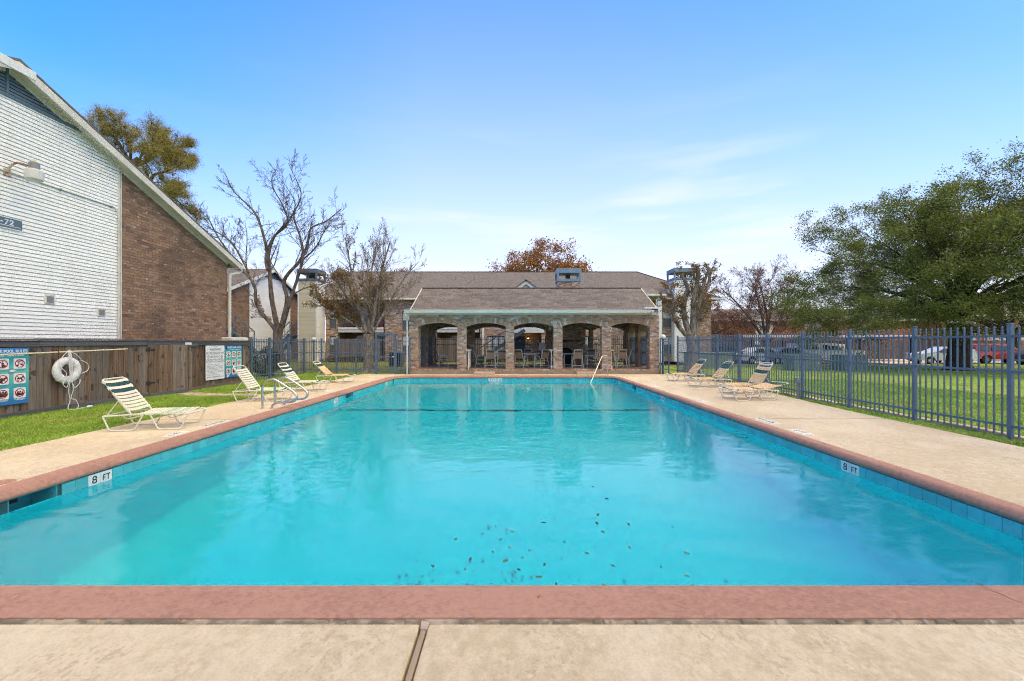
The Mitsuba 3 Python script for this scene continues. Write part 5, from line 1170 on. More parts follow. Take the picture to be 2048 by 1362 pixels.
chair(-1.12, 21.6, math.radians(6), 'tan patio chair with its back to the pool, left one in the second arch'); chair(-0.48, 21.65, math.radians(-4), 'patio chair with its back to the pool, right one in the second arch'); chair(-1.7, 22.7, math.radians(-85), 'patio chair at the far left of the second arch table')
table(0.95, 22.2, 'round patio table in the middle arch')
chair(0.48, 21.75, math.radians(-28), 'patio chair angled at the left of the middle arch table'); chair(1.52, 21.75, math.radians(35), 'patio chair angled at the right of the middle arch table'); chair(0.9, 23.2, math.radians(180), 'patio chair facing the pool behind the middle arch table'); chair(0.2, 22.6, math.radians(-90), 'patio chair at the far left side of the middle arch table')
table(3.05, 22.4, 'round patio table in front of the fireplace')
chair(3.32, 21.55, math.radians(0), 'tan patio chair with its back to the pool in front of the fireplace'); chair(2.30, 22.2, math.radians(-80), 'patio chair half hidden behind the pier left of the fireplace table'); chair(4.15, 22.0, math.radians(80), 'patio chair turned sideways right of the fireplace table'); chair(4.3, 23.2, math.radians(160), 'patio chair farther back behind the stair rail')
table(5.4, 22.8, 'round patio table in the rightmost arch')
chair(5.08, 21.75, math.radians(-22), 'patio chair at the left of the rightmost arch, turned to the table'); chair(5.55, 21.7, math.radians(10), 'tan patio chair with its back to the pool in the rightmost arch'); chair(6.0, 22.5, math.radians(70), 'patio chair at the right of the rightmost arch table')
# ---------------------------------------------------------------- apartment building behind the arcade
mb = thing('apartment_building', 'long brick apartment building with a brown roof behind the arcade', 'building')
BY = 34.6; EV = 5.08; RG = 8.3; RYB = 40.6
def wallbox(x0, x1, z0, z1, y=BY, d=.35, m=M_MORTA, name='wall', parent=mb): return put(name, box(x0, x1, y, y + d, z0, z1), m, parent)
def bricked(x0, x1, z0, z1, y=BY, holes=(), parent=mb, seed=1):
    poly = sbox(x0, z0, x1, z1)
    for h in holes: poly = poly.difference(sbox(*h))
    put('wall', xz(extrude(poly, .3), y, 1), M_MORTA, parent)
    brick_wall(poly, lambda mm: xz(mm, y - .002), M_BRICKA, parent, ch=.0675 * 1.5, bl=.205 * 1.5, joint=.016, proud=.008, seed=seed)
def window(x0, x1, z0, z1, y, parent, screen=True, blind=True):
    w = put('window', box(x0, x1, y + .10, y + .12, z0, z1), M_BLIND if blind else M_GLASS, parent)
    if screen: put('lower_sash', box(x0 + .03, x1 - .03, y + .075, y + .099, z0 + .03, z0 + (z1 - z0) * .48), M_SCREEN, w)
    m = MB()
    for a, b, c, d in ((x0, x0 + .05, z0, z1), (x1 - .05, x1, z0, z1), (x0 + .05, x1 - .05, z0, z0 + .05), (x0 + .05, x1 - .05, z1 - .05, z1), (x0 + .05, x1 - .05, (z0 + z1) / 2 - .02, (z0 + z1) / 2 + .02)): m.mesh(box(a, b, y + .05, y + .098, c, d))
    put('frame', m, M_CAPGREY, w); put('sill', box(x0 - .05, x1 + .05, y - .05, y + .05, z0 - .08, z0 - .005), M_BRICKA, w)
# left bay with windows
bricked(-15.25, -14.27, 0, EV, holes=((-14.95, 2.70, -14.40, 4.20), (-14.95, .55, -14.40, 2.05)), seed=101)
window(-14.95, -14.40, 2.70, 4.20, BY, mb); window(-14.95, -14.40, .55, 2.05, BY, mb)
bricked(-10.42, -3.0 - 3.2, 0, EV, holes=((-9.0, 2.55, -8.15, 4.1), (-9.0, .45, -8.15, 2.1)), seed=102)
window(-9.0, -8.15, 2.55, 4.1, BY, mb); window(-9.0, -8.15, .45, 2.1, BY, mb)
# balconies: recess, slab, rail
def balcony(x0, x1, label_items=True):
    wallbox(x0, x1, 0, EV, BY + 1.9, .2, M_PLINTH, 'recess_wall'); 
    for x in (x0, x1): put('recess_wall', box(x - .06, x + .06, BY + .31, BY + 1.88, 0, EV), M_PLINTH, mb)
    put('balcony_slab', box(x0 + .07, x1 - .07, BY - .05, BY + 1.88, 2.36, 2.44), M_SOFFIT, mb); put('balcony_fascia', cbox(x0 + .07, x1 - .07, BY - .12, BY - .052, 2.34, 2.76, .01), M_TRIM, mb); put('balcony_trim', cbox(x0 + .07, x1 - .07, BY - .16, BY - .122, 2.60, 2.72, .006), M_TRIMW, mb)
    put('balcony_floor', box(x0 + .07, x1 - .07, BY - .04, BY + 1.88, 2.64, 2.70), M_SOFFIT, mb)
    for z in (3.1, 3.55): put('balcony_rail', box(x0 + .07, x1 - .07, BY - .03, BY, z, z + .05), M_BLUEDARK, mb)
    for k in range(int((x1 - x0) / .16)): x = x0 + .15 + k * .16; put('baluster', box(x - .01, x + .01, BY - .025, BY - .005, 2.701, 3.54), M_BLUEDARK, mb)
    put('sliding_door', box(x0 + .5, x0 + 1.9, BY + 1.86, BY + 1.885, 2.71, 4.7), M_GLASS, mb); put('patio_door', box(x0 + .9, x0 + 2.4, BY + 1.86, BY + 1.885, .1, 2.1), M_GLASS, mb)
    put('lintel', box(x0 + .061, x1 - .061, BY, BY + .3, EV - .3, EV), M_TRIM, mb)
balcony(-14.27, -10.42); balcony(-6.2, -2.62)
def plant_box(x0, x1, y, z, label, mt, seed):
    t = thing('planter', label, 'planter'); put('trough', cbox(x0, x1, y - .12, y + .12, z, z + .16, .01), M_HINGE, t); m = MB(); r = random.Random(seed)
    for _ in range(int((x1 - x0) * 260)):
        c = (r.uniform(x0, x1), y + r.gauss(0, .1), z + .16 + abs(r.gauss(0, .11))); s = r.uniform(.03, .06); a = r.uniform(0, 6.3); b = r.uniform(-.8, .8)
        m.add(moved((np.array([(-s, 0, 0), (0, -s * .6, 0), (s, 0, 0), (0, s * .6, 0)], float), None), c, a, b)[0], [[0, 1, 2], [0, 2, 3]], (r.random(), r.random()))
    put('plants', m, mt, t)
plant_box(-13.6, -12.5, BY + .25, 2.70, 'trough of orange flowers on the left balcony', M_FLOWER, 1); plant_box(-11.4, -10.95, BY + .25, 2.70, 'green pot plants at the right end of the left balcony', M_LEAFGREEN, 2)
put('red_box', cbox(-10.9, -10.6, BY + .15, BY + .4, 2.70, 3.15, .02), M_RED, label='red box at the right end of the left balcony', cat='box')
# wall behind the arcade
bricked(-2.62, -.45, 0, EV, holes=((-2.05, .35, -.62, 2.05),), seed=103)
for k in range(3): window(-2.05 + k * .48, -1.59 + k * .48, .35, 2.05, BY, mb, screen=False)
put('white_post', cbox(-2.42, -2.25, BY - .5, BY - .32, 0, 2.7, .01), M_TRIMW, mb)
bricked(-.45, 2.4, 0, EV, y=BY + 1.4, holes=((.25, 0, 1.12, 2.06),), seed=104)
put('landing', cbox(.3, 2.6, BY - .1, BY + 1.38, 2.38, 2.62, .01), M_TRIM, mb); put('landing_fascia', cbox(-.44, 2.6, BY - .16, BY - .101, 2.30, 2.75, .01), M_TRIMW, mb)
put('front_door', cbox(.25, 1.12, BY + 1.42, BY + 1.48, 0.02, 2.06, .005), M_DOOR, mb)
tx = ctext('67', .07, .68, 1.62, None); put('door_number', xz(tx, BY + 1.419), M_SIGNWHITE, mb)
bricked(2.4, 16.3, 0, EV, holes=((4.2, 0, 5.1, 2.06), (5.4, .5, 6.3, 2.05), (7.2, .5, 7.9, 2.05), (12.35, 2.75, 13.1, 4.2), (12.35, .6, 13.1, 2.05)), seed=105)
put('front_door', cbox(4.2, 5.1, BY + .1, BY + .16, 0.02, 2.06, .005), M_DOOR, mb)
for a in ((5.4, 6.3, .5, 2.05), (7.2, 7.9, .5, 2.05), (12.35, 13.1, 2.75, 4.2), (12.35, 13.1, .6, 2.05)): window(*a, BY, mb)
wallbox(-15.2, 16.2, 0, EV, 46, .3, M_MORTA); put('wall', box(16.0, 16.3, BY + .31, 46, 0, EV), M_MORTA, mb); put('wall', box(-15.25, -14.95, BY + .31, 46, 0, EV), M_MORTA, mb)
# roof with a hip at the right end
x0, x1, xr = -16.0, 17.0, 12.05; ey = BY - .55; yb = 2 * RYB - ey
v = np.array([(x0, ey, EV), (x1, ey, EV), (x1, yb, EV), (x0, yb, EV), (x0, RYB, RG), (xr, RYB, RG)])
def slab_of(pts, t=.09):
    p = np.array(pts, float); n = len(p); lo = p - [0, 0, t]; i = np.arange(n); f = [[0, k, k + 1] for k in range(1, n - 1)] + [[n, n + k + 1, n + k] for k in range(1, n - 1)]
    for k in range(n): q = (k + 1) % n; f += [[k, n + k, n + q], [k, n + q, q]]
    return np.vstack([p, lo]), np.array(f)
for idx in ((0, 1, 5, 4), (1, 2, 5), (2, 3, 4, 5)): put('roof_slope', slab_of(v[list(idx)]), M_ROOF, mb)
put('soffit', box(x0, x1 - .02, ey + .12, BY, EV - .14, EV - .095), M_SOFFIT, mb); put('gutter', cbox(x0, x1 + .05, ey - .12, ey + .02, EV - .13, EV + .02, .02), M_GREENTRIM, mb)
put('ridge_cap', beam((x0, RYB, RG + .012), (xr, RYB, RG + .012), .26, .03), M_ROOF, mb); put('hip_cap', beam((xr, RYB, RG + .012), (x1, ey, EV + .012), .26, .03), M_ROOF, mb)
put('gable', yz(extrude(Polygon([(ey + .3, EV - .1), (yb - .3, EV - .1), (RYB, RG - .2)]), .15), x0 + .1), M_SIDING, mb)
for x, y in ((-5.1, 38.4), (-3.4, 38.4), (3.4, 39.4)): put('roof_pipe', tube([(x, y, 6.6), (x, y, 7.5)], .05, 8), M_GREYMETAL, mb)
# white gable peeping over the arcade ridge
gx, gz0, gzp, gy_ = 1.12, 5.62, 6.55, 33.7
put('dormer_gable', xz(extrude(Polygon([(gx - 1.5, 5.0), (gx + 1.5, 5.0), (gx + 1.5, gzp - 1.15), (gx, gzp - .08), (gx - 1.5, gzp - 1.15)]), .1), gy_, 1), M_SIDINGY, mb)
for s in (-1, 1):
    r_ = [(gx, gy_ - .25, gzp), (gx + s * 1.75, gy_ - .25, gzp - 1.32), (gx + s * 1.75, gy_ + 3.2, gzp - 1.32), (gx, gy_ + 3.2, gzp)]
    put('dormer_roof', slab_of(r_ if s < 0 else r_[::-1], .07), M_ROOF, mb)
    put('dormer_rake', beam((gx, gy_ - .12, gzp - .21), (gx + s * 1.7, gy_ - .12, gzp - 1.49), .03, .28), M_TRIMW, mb)
# projecting eave at the right of the arcade
put('porch_roof', slab_of([(10.1, 31.5, 5.12), (11.45, 31.5, 5.12), (11.45, 34.4, 5.9), (9.0, 34.4, 5.9)], .08), M_ROOF, mb); put('porch_eave', cbox(10.05, 11.5, 31.40, 31.55, 4.98, 5.13, .02), M_GREENTRIM, mb); put('porch_soffit', box(10.12, 11.42, 31.56, 34.0, 4.93, 4.97), M_SOFFIT, mb)
put('porch_post', cbox(10.95, 11.25, 31.7, 32.0, 0, 4.92, .01), M_SIDING, mb); put('porch_post', cbox(11.55, 11.7, 33.9, 34.05, 0, 4.95, .01), M_TRIMW, mb)
# chimneys with sided stacks
def stack(name, label, x0, x1, y0, y1, ztop, ms, cap_m, boards=True):
    t = thing(name, label, 'chimney'); put('core', box(x0 + .01, x1 - .01, y0 + .01, y1 - .01, 0, ztop), M_SIDING, t)
    z = 0.05; k = 0
    while z < ztop - .05:
        e = .12; r1 = rnd.random()
        for nm, mt, P4 in (('front_board', ms[0], [(x0 + .03, y0 - .02, z), (x1 - .05, y0 - .02, z), (x1 - .05, y0 - .004, z + e), (x0 + .03, y0 - .004, z + e)]), ('side_board', ms[1], [(x1 + .02, y0 + .04, z), (x1 + .02, y1, z), (x1 + .004, y1, z + e), (x1 + .004, y0 + .04, z + e)])):
            lst.append((nm, mt, P4, r1))
        z += e
    for nm in ('front_board', 'side_board'):
        m = MB(); mt = None
        for a, b, P4, u in lst:
            if a == nm: m.add(np.array(P4 + [(P4[0][0] - .03 * (a == 'side_board'), P4[0][1] + .03 * (a == 'front_board'), P4[0][2]), (P4[1][0] - .03 * (a == 'side_board'), P4[1][1] + .03 * (a == 'front_board'), P4[1][2])]), [[0, 1, 2], [0, 2, 3], [0, 4, 5], [0, 5, 1]], (u, .5)); mt = b
        put(nm + 's', m, mt, t, kind='stuff')
    lst.clear()
    for (a, b) in ((x0 + .01, y0 + .0), (x1 - .02, y0), ): put('corner_trim', cbox(a - .04, a + .05, b - .035, b + .05, 0, ztop, .006), M_TRIMW, t)
    put('cap_base', cbox(x0 - .08, x1 + .08, y0 - .08, y1 + .08, ztop + .002, ztop + .18, .01), cap_m, t)
    put('cap_top', cbox(x0 - .08, x1 + .08, y0 - .08, y1 + .08, ztop + .62, ztop + .95, .01), cap_m, t)
    for x in (x0, x1):
        for y in (y0, y1): put('cap_leg', cbox(x - .06, x + .06, y - .06, y + .06, ztop + .181, ztop + .619, .005), cap_m, t)
    put('flue', lathe([(.24, ztop + .18), (.24, ztop + .5), (.3, ztop + .52)], ((x0 + x1) / 2, (y0 + y1) / 2, 0), 12), M_BARKD, t)
lst = []
stack('chimney', 'cream and yellow sided chimney with a grey metal cap beside the bare tree', -16.75, -15.32, 33.1, 34.58, 6.35, (M_SIDINGY, M_SIDING), M_CAPGREY)
stack('chimney', 'white sided chimney with a blue metal cap behind the right pollarded tree', 13.05, 15.0, 33.9, 35.4, 6.55, (M_SIDING, M_SIDING), M_CAP)
# porch lamp that is lit
pl = thing('porch_lamp', 'small lit porch lamp beside the dark blue door behind the arcade', 'lamp')
put('bracket', cbox(1.30, 1.42, BY + 1.30, BY + 1.38, 1.70, 2.0, .01), M_HINGE, pl)
k = put('bulb', ball((1.36, BY + 1.24, 1.84), .075, 10), M_GLOBE, pl, smooth=True); scene[k]['emitter'] = {'type': 'area', 'radiance': {'type': 'rgb', 'value': [1.5, 0.85, 0.32]}}
# wooden yard fences behind
def yard_fence(x0, x1, y, z1, label, mt=None, z0=0.0, w=.14):
    t = thing('yard_fence', label, 'fence'); x = x0
    while x < x1: ww = rnd.uniform(w * .9, w * 1.1); put('board', box(x + .004, min(x + ww, x1) - .004, y - .01 + rnd.uniform(-.006, .006), y + .012, z0, z1 + rnd.uniform(-.02, .02)), mt or M_WOODFAR, t, u=(rnd.random(), rnd.random())); x += ww
    for z in (z0 + .4, z1 - .3): put('rail', box(x0, x1, y + .014, y + .05, z, z + .09), mt or M_WOODFAR, t)
yard_fence(-14.2, -10.45, 33.6, 1.80, 'grey brown board fence round the patio behind the left lawn'); yard_fence(-6.4, -2.5, 33.3, 1.85, 'grey board fence seen through the left arches of the arcade')
# low shrubs along the foundations
def leaf_cloud(n, fn, s, r, flat=.5):
    m = MB(); c = np.array([fn(r) for _ in range(n)]); a = np.array([r.uniform(0, 6.28) for _ in range(n)]); b = np.array([r.uniform(-1.3, 1.3) for _ in range(n)]); sz = np.array([s * r.uniform(.6, 1.3) for _ in range(n)])
    d1 = np.stack([np.cos(a) * np.cos(b), np.sin(a) * np.cos(b), np.sin(b)], 1); e = np.stack([-np.sin(a), np.cos(a), 0 * a], 1); t2 = np.array([r.uniform(-1, 1) for _ in range(n)])
    d2 = e * np.cos(t2)[:, None] + np.cross(d1, e) * np.sin(t2)[:, None]
    v = np.stack([c - d1 * sz[:, None], c - d2 * (sz * flat)[:, None], c + d1 * sz[:, None], c + d2 * (sz * flat)[:, None]], 1)
    u = np.repeat(np.array([(r.random(), r.random()) for _ in range(n)]), 4, 0); k = np.arange(n)[:, None] * 4
    m.add(v.reshape(-1, 3), np.vstack([k + [0, 1, 2], k + [0, 2, 3]]), u); return m
def shrub(name, label, c, rad, n, mt, s, seed, group=None):
    r = random.Random(seed)
    def pt(q):
        d = np.array([q.gauss(0, 1) for _ in range(3)]); d /= np.linalg.norm(d); k = .62 + .38 * q.random() ** .5 + .12 * math.sin(d[0] * 5 + d[2] * 7); return np.array(c) + d * np.array(rad) * k
    t = thing(name, label, 'shrub', group); put('foliage', leaf_cloud(n, pt, s, r), mt, t)
    put('stems', tube([(c[0], c[1], 0), (c[0] + .03, c[1], c[2])], .03, 6), M_BARKD, t)
shrub('shrub', 'dark clipped round shrub behind the blue fence at the corner of the wooden fence', (-11.1, 19.0, .62), (.62, .6, .66), 4200, M_LEAFSHRUB, .035, 3)
for k, (x, lab) in enumerate(((-5.5, 'low dark plants behind the iron fence in the left arch'), (-2.0, 'low green plants behind the iron fence in the second arch'), (5.4, 'green bush behind the iron fence in the right arch'))): shrub('shrub', lab, (x, 27.0, .3 if k < 2 else .75), (1.2, .3, .32 if k < 2 else .8), 900, M_LEAFSHRUB if k == 0 else M_LEAFGREEN, .05, 10 + k)
shrub('shrub', 'low dark hedge below the patio fence behind the left lawn', (-12.6, 32.9, .12), (2.2, .25, .28), 1500, M_LEAFSHRUB, .05, 21)
# stairs
def stairs(label, p, q, w, n, mt, rail_h=.95):
    """a straight flight from p (foot) to q (head), w along y"""
    t = thing('outdoor_stair', label, 'stair'); p, q = np.array(p, float), np.array(q, float)
    for y in (0, w):
        put('stringer', beam(p + [0, y, .0], q + [0, y, .0], .05, .26), mt, t)
        put('handrail', beam(p + [0, y, rail_h], q + [0, y, rail_h], .04, .04), mt, t)
        for k in range(0, n + 1, 2): c = p + (q - p) * k / n; put('baluster', box(c[0] - .012, c[0] + .012, c[1] + y - .012, c[1] + y + .012, c[2], c[2] + rail_h), mt, t)
    for k in range(n): c = p + (q - p) * (k + .5) / n; put('tread', box(c[0] - .14, c[0] + .14, c[1] + .03, c[1] + w - .03, c[2] - .02, c[2] + .03), mt, t)
    return t
stairs('dark blue steel stair climbing right behind the arcade arches', (-2.75, 33.0, 0), (1.0, 33.0, 2.5), 1.0, 13, M_BLUEDARK)
stairs('dark blue steel stair beside the trunk of the bare tree', (-17.9, 30.6, .1), (-14.9 - 1.2, 30.6, 2.1), 1.0, 10, M_BLUEDARK)
st = stairs('slate blue steel stair descending beside the downspout of the left building', (-12.25, 19.2, 1.1), (-14.3, 19.2, 2.75), .9, 9, M_SLATE)
for x in (-12.25, -11.72): put('landing_rail', beam((-12.25, 19.2, 2.05), (-11.7, 19.2, 2.05), .03, .03), M_SLATE, st); put('landing_post', box(x - .015, x + .015, 19.185, 19.215, 1.0, 2.05), M_SLATE, st)
# second gabled building at the far left
lb = thing('apartment_building', 'far gabled building with cream siding and red brown brick behind the bare tree', 'building')
LX, LYR, LZ, LS = -20.4, 35.7, 7.62, .40
lw = Polygon([(28.6, 0), (42.8, 0), (42.8, LZ - LS * 7.1), (LYR, LZ), (28.6, LZ - LS * 7.1)])
put('wall', yz(extrude(lw, 9.0), LX - .03, -1), M_MORTL, lb)
for a, b, sd in ((28.6, 32.75, 201), (38.9, 42.8, 202)):
    pb = lw.intersection(sbox(a, 0, b, 9)); brick_wall(pb, lambda mm: yzr(mm, LX - .028), M_BRICKL, lb, ch=.122, bl=.38, joint=.016, proud=.007, seed=sd)
z = 0.0; m = MB()
while z < LZ - .15:
    a, b = max(32.8, LYR - (LZ - z - .15) / LS), min(38.85, LYR + (LZ - z - .15) / LS)
    if b > a: m.add(np.array([(LX + .02, a, z), (LX + .02, b, z), (LX - .004, b, z + .12), (LX - .004, a, z + .12), (LX - .02, a, z), (LX - .02, b, z)]), [[0, 1, 2], [0, 2, 3], [4, 5, 1], [4, 1, 0]], (rnd.random(), 0))
    z += .12
put('siding_boards', m, M_SIDING, lb, kind='stuff')
v = put('gable_vent', yz(extrude(Polygon([(LYR - 1.5, LZ - .68), (LYR + 1.5, LZ - .68), (LYR, LZ - .1)]), .02), LX + .025), M_SLATE, lb)
for s in (1, -1):
    a, b = (LYR, LZ + .12), (LYR + s * 7.5, LZ + .12 - LS * 7.5)
    put('roof_slope', yz(extrude(Polygon([a, b, (b[0], b[1] - .09), (a[0], a[1] - .09)]), 9.3), LX + .35, -1), M_ROOFL, lb)
    put('rake_board', yz(extrude(Polygon([(a[0], a[1] - .02), (b[0], b[1] - .02), (b[0], b[1] - .26), (a[0], a[1] - .26)]), .03), LX + .36), M_TRIMW, lb)
# air conditioner
ac = thing('air_conditioner', 'dark boxy air conditioner behind the metal gate', 'air conditioner'); put('case', cbox(-7.75, -6.95, 26.5, 27.3, .05, .95, .02), M_CAPGREY, ac)
for k in range(10): put('slat', box(-7.70, -7.0, 26.478, 26.499, .14 + k * .075, .17 + k * .075), M_HINGE, ac)

# ---------------------------------------------------------------- parking lot side
LOTZ = -0.375
def lotline(x): return 29.6 + 0 * x
lot = Polygon([(11, 33.2), (22, 32.0), (60, 29.5), (90, 28.5), (90, 52), (11, 52)])
lv, lf_ = sheet(lot, LOTZ); put('parking_lot', (lv, lf_), M_ASPHALT, label='pale brown paved parking lot beyond the right lawn', cat='parking lot', kind='structure')
kp = [(11, 33.2), (22, 32.0), (60, 29.5), (90, 28.5)]
m = MB()
for a, b in zip(kp[:-1], kp[1:]): m.mesh(beam((*a, LOTZ + .03), (*b, LOTZ + .03), .18, .22))
put('kerb', m, M_KERB, label='low concrete kerb along the edge of the parking lot', cat='kerb', kind='structure')
def ubox(label, x0, x1, y0, y1, h):
    t = thing('utility_box', label, 'utility box', ); z = float(gz(x0, y0)); put('case', cbox(x0, x1, y0, y1, z - .05, z + h, .02), M_BOXGREEN, t); put('lid', cbox(x0 - .03, x1 + .03, y0 - .03, y1 + .03, z + h + .001, z + h + .06, .02), M_BOXGREEN, t)
    put('door_seam', box((x0 + x1) / 2 - .008, (x0 + x1) / 2 + .008, y0 - .006, y0 + .002, z + .02, z + h - .05), M_HINGE, t); put('warning_label', box(x1 - .35, x1 - .2, y0 - .005, y0 + .001, z + h * .5, z + h * .5 + .12), M_POLE, t)
ubox('green metal utility box left of the silver pickup behind the fence', 17.4, 19.1, 26.0, 27.2, .92); ubox('green metal utility box in front of the front wheel of the silver pickup', 20.6, 22.1, 26.2, 27.4, .92); ubox('wide dark green utility cabinet behind the right pollarded tree', 12.2, 15.2, 29.0, 30.0, 1.05)
# vehicles: side profile along local x (front towards +x), y across
def wheel(t, x, y, r, s, group=None):
    k = put('wheel', moved(lathe([(.001, -.10), (r * .9, -.10), (r, -.07), (r, .07), (r * .9, .10), (.001, .10)], n=20), (0, 0, 0), rx=math.pi / 2), M_TYRE, t); return k
def vehicle(label, x, y, rz, mt, body, glass, L, W, wr, wb, kind='car', rails=None, two=None):
    t = thing('parked_car', label, kind, 'vehicles parked in the lot'); Tm = lambda m: moved(m, (x, y, LOTZ), rz)
    bp = Polygon(body).buffer(.05).buffer(-.05)
    for c in wb: bp = bp.difference(shapely.Point(c, wr).buffer(wr * 1.18, 16))
    v, f = extrude(bp, W); v = np.asarray(v).copy(); v = np.column_stack([v[:, 0], v[:, 2] - W / 2, v[:, 1]])
    beltz = two if two else max(p[1] for p in body) * .58
    k = np.clip((v[:, 2] - beltz) / .6, 0, 1); v[:, 1] *= 1 - .20 * k; v[:, 1] *= 1 - .06 * np.clip((np.abs(v[:, 0]) - L * .36) / (L * .14), 0, 1)
    put('body', Tm((v, f[:, ::-1])), mt, t)
    for g in glass:
        gp = Polygon(g); gv, gf = extrude(gp, .02)
        for s in (-1, 1):
            w = np.asarray(gv); yy = W / 2 * (1 - .20 * np.clip((w[:, 1] - beltz) / .6, 0, 1)) + w[:, 2] * .8 - .006
            put('window', Tm((np.column_stack([w[:, 0], s * yy, w[:, 1]]), gf)), M_CARGLASS, t)
    for c in wb:
        for s in (-1, 1):
            wv = lathe([(.001, -.11), (wr * .88, -.11), (wr, -.07), (wr, .07), (wr * .88, .11), (.001, .11)], n=20); a = moved(wv, (c, s * (W / 2 - .12), wr), rx=math.pi / 2); wk = put('wheel', Tm(a), M_TYRE, t, smooth=30)
            rv = lathe([(.001, .0), (wr * .30, .004), (wr * .62, -.012), (wr * .66, -.03)], n=14); a = moved(rv, (c, s * (W / 2 - .005), wr), rx=math.pi / 2 * -s); put('rim', Tm(a), M_RIM, wk)
    xf, xr_ = max(p[0] for p in body), min(p[0] for p in body); zb = two if two else .7
    for s in (-1, 1):
        put('headlight', Tm(cbox(xf - .10, xf - .005, s * W * .40 - .16, s * W * .40 + .16, zb - .16, zb - .02, .02)), M_HEAD, t); put('tail_light', Tm(cbox(xr_ - .012, xr_ + .08, s * W * .42 - .10, s * W * .42 + .10, zb - .10, zb + .12, .02)), M_TAIL, t)
        put('bumper', Tm(cbox(xf - .03, xf + .03, -W * .44, W * .44, .32, .50, .02)) if s > 0 else Tm(cbox(xr_ - .03, xr_ + .03, -W * .44, W * .44, .32, .50, .02)), M_GREYMETAL, t)
    ws_ = sorted(body, key=lambda p: -p[1])[:2]
    return t
SED = [(-2.3, .35), (-2.32, .85), (-2.2, .98), (-1.45, 1.04), (-.75, 1.42), (.25, 1.45), (1.05, 1.04), (2.05, .86), (2.28, .70), (2.3, .35)]
SEDG = [[(-1.3, 1.03), (-.72, 1.36), (-.28, 1.38), (-.28, 1.02)], [(-.2, 1.02), (-.2, 1.38), (.24, 1.39), (.9, 1.03)]]
SUV = [(-2.35, .42), (-2.38, 1.05), (-2.15, 1.70), (-1.9, 1.78), (.35, 1.78), (1.05, 1.18), (2.15, 1.05), (2.38, .85), (2.4, .42)]
SUVG = [[(-2.05, 1.16), (-1.92, 1.66), (-1.2, 1.68), (-1.2, 1.16)], [(-1.1, 1.16), (-1.1, 1.68), (-.3, 1.68), (-.3, 1.16)], [(-.2, 1.16), (-.2, 1.68), (.3, 1.68), (.85, 1.18)]]
PKC = [(-2.85, .5), (-2.88, 1.2), (-2.8, 1.82), (-.95, 1.86), (-.9, 1.80), (.55, 1.82), (1.25, 1.22), (2.7, 1.12), (2.85, .95), (2.88, .5)]
PKCG = [[(-2.65, 1.30), (-2.6, 1.72), (-1.85, 1.74), (-1.85, 1.30)], [(-1.75, 1.30), (-1.75, 1.74), (-1.1, 1.75), (-1.1, 1.30)], [(-.7, 1.26), (-.7, 1.70), (-.1, 1.71), (-.1, 1.26)], [(0, 1.26), (0, 1.71), (.5, 1.72), (1.02, 1.26)]]
PK = [(-2.7, .5), (-2.72, 1.12), (-.85, 1.12), (-.8, 1.75), (.45, 1.76), (1.1, 1.16), (2.5, 1.06), (2.7, .9), (2.72, .5)]
PKG = [[(-.65, 1.20), (-.65, 1.65), (-.1, 1.66), (-.1, 1.20)], [(0, 1.20), (0, 1.66), (.42, 1.67), (.92, 1.20)]]
HB = [(-2.1, .35), (-2.12, .95), (-1.85, 1.32), (-1.0, 1.52), (.1, 1.52), (1.0, 1.08), (1.95, .9), (2.1, .7), (2.1, .35)]
vehicle('silver pickup with a white topper between the two green utility boxes', 28.2, 38.2, 0, P_SILVER, PKC, PKCG, 5.7, 1.95, .38, (-1.75, 1.85), 'pickup', two=1.16)
vehicle('beige pickup with an open bed right of the silver pickup', 30.6, 40.6, math.pi, P_BEIGE, PK, PKG, 5.4, 1.9, .38, (-1.65, 1.75), 'pickup', two=1.1)
vehicle('white sedan behind the white globe lamp', 22.0, 37.4, 0.1, P_WHITE, SED, SEDG, 4.6, 1.8, .32, (-1.4, 1.4), two=.98)
vehicle('slate blue sedan left of the silver pickup', 24.2, 37.3, 0.05, P_SLATE, SED, SEDG, 4.6, 1.8, .32, (-1.4, 1.4), two=.98)
vehicle('dark navy pickup at the far left of the lot', 18.9, 38.2, 0.0, P_NAVY, PK, PKG, 5.4, 1.9, .38, (-1.65, 1.75), 'pickup', two=1.1)
vehicle('silver hatchback left of the oak trunk', 37.6, 37.0, math.pi - .25, P_SILVER, HB, SEDG, 4.2, 1.8, .32, (-1.3, 1.3), two=1.0)
vehicle('black sedan right behind the oak trunk', 41.2, 38.8, .2, P_BLACK, SED, SEDG, 4.6, 1.8, .32, (-1.4, 1.4), two=.98)
vehicle('red sport utility vehicle just right of the oak trunk', 43.8, 38.2, -.15, P_RED, SUV, SUVG, 4.8, 1.9, .37, (-1.5, 1.5), 'suv', two=1.12)
vehicle('low black sedan at the right edge of the view', 44.6, 35.2, .1, P_BLACK, SED, SEDG, 4.6, 1.8, .32, (-1.4, 1.4), two=.98)
vehicle('black car partly out of the frame at the right', 48.9, 36.4, 0, P_BLACK, HB, SEDG, 4.2, 1.8, .32, (-1.3, 1.3), two=1.0)
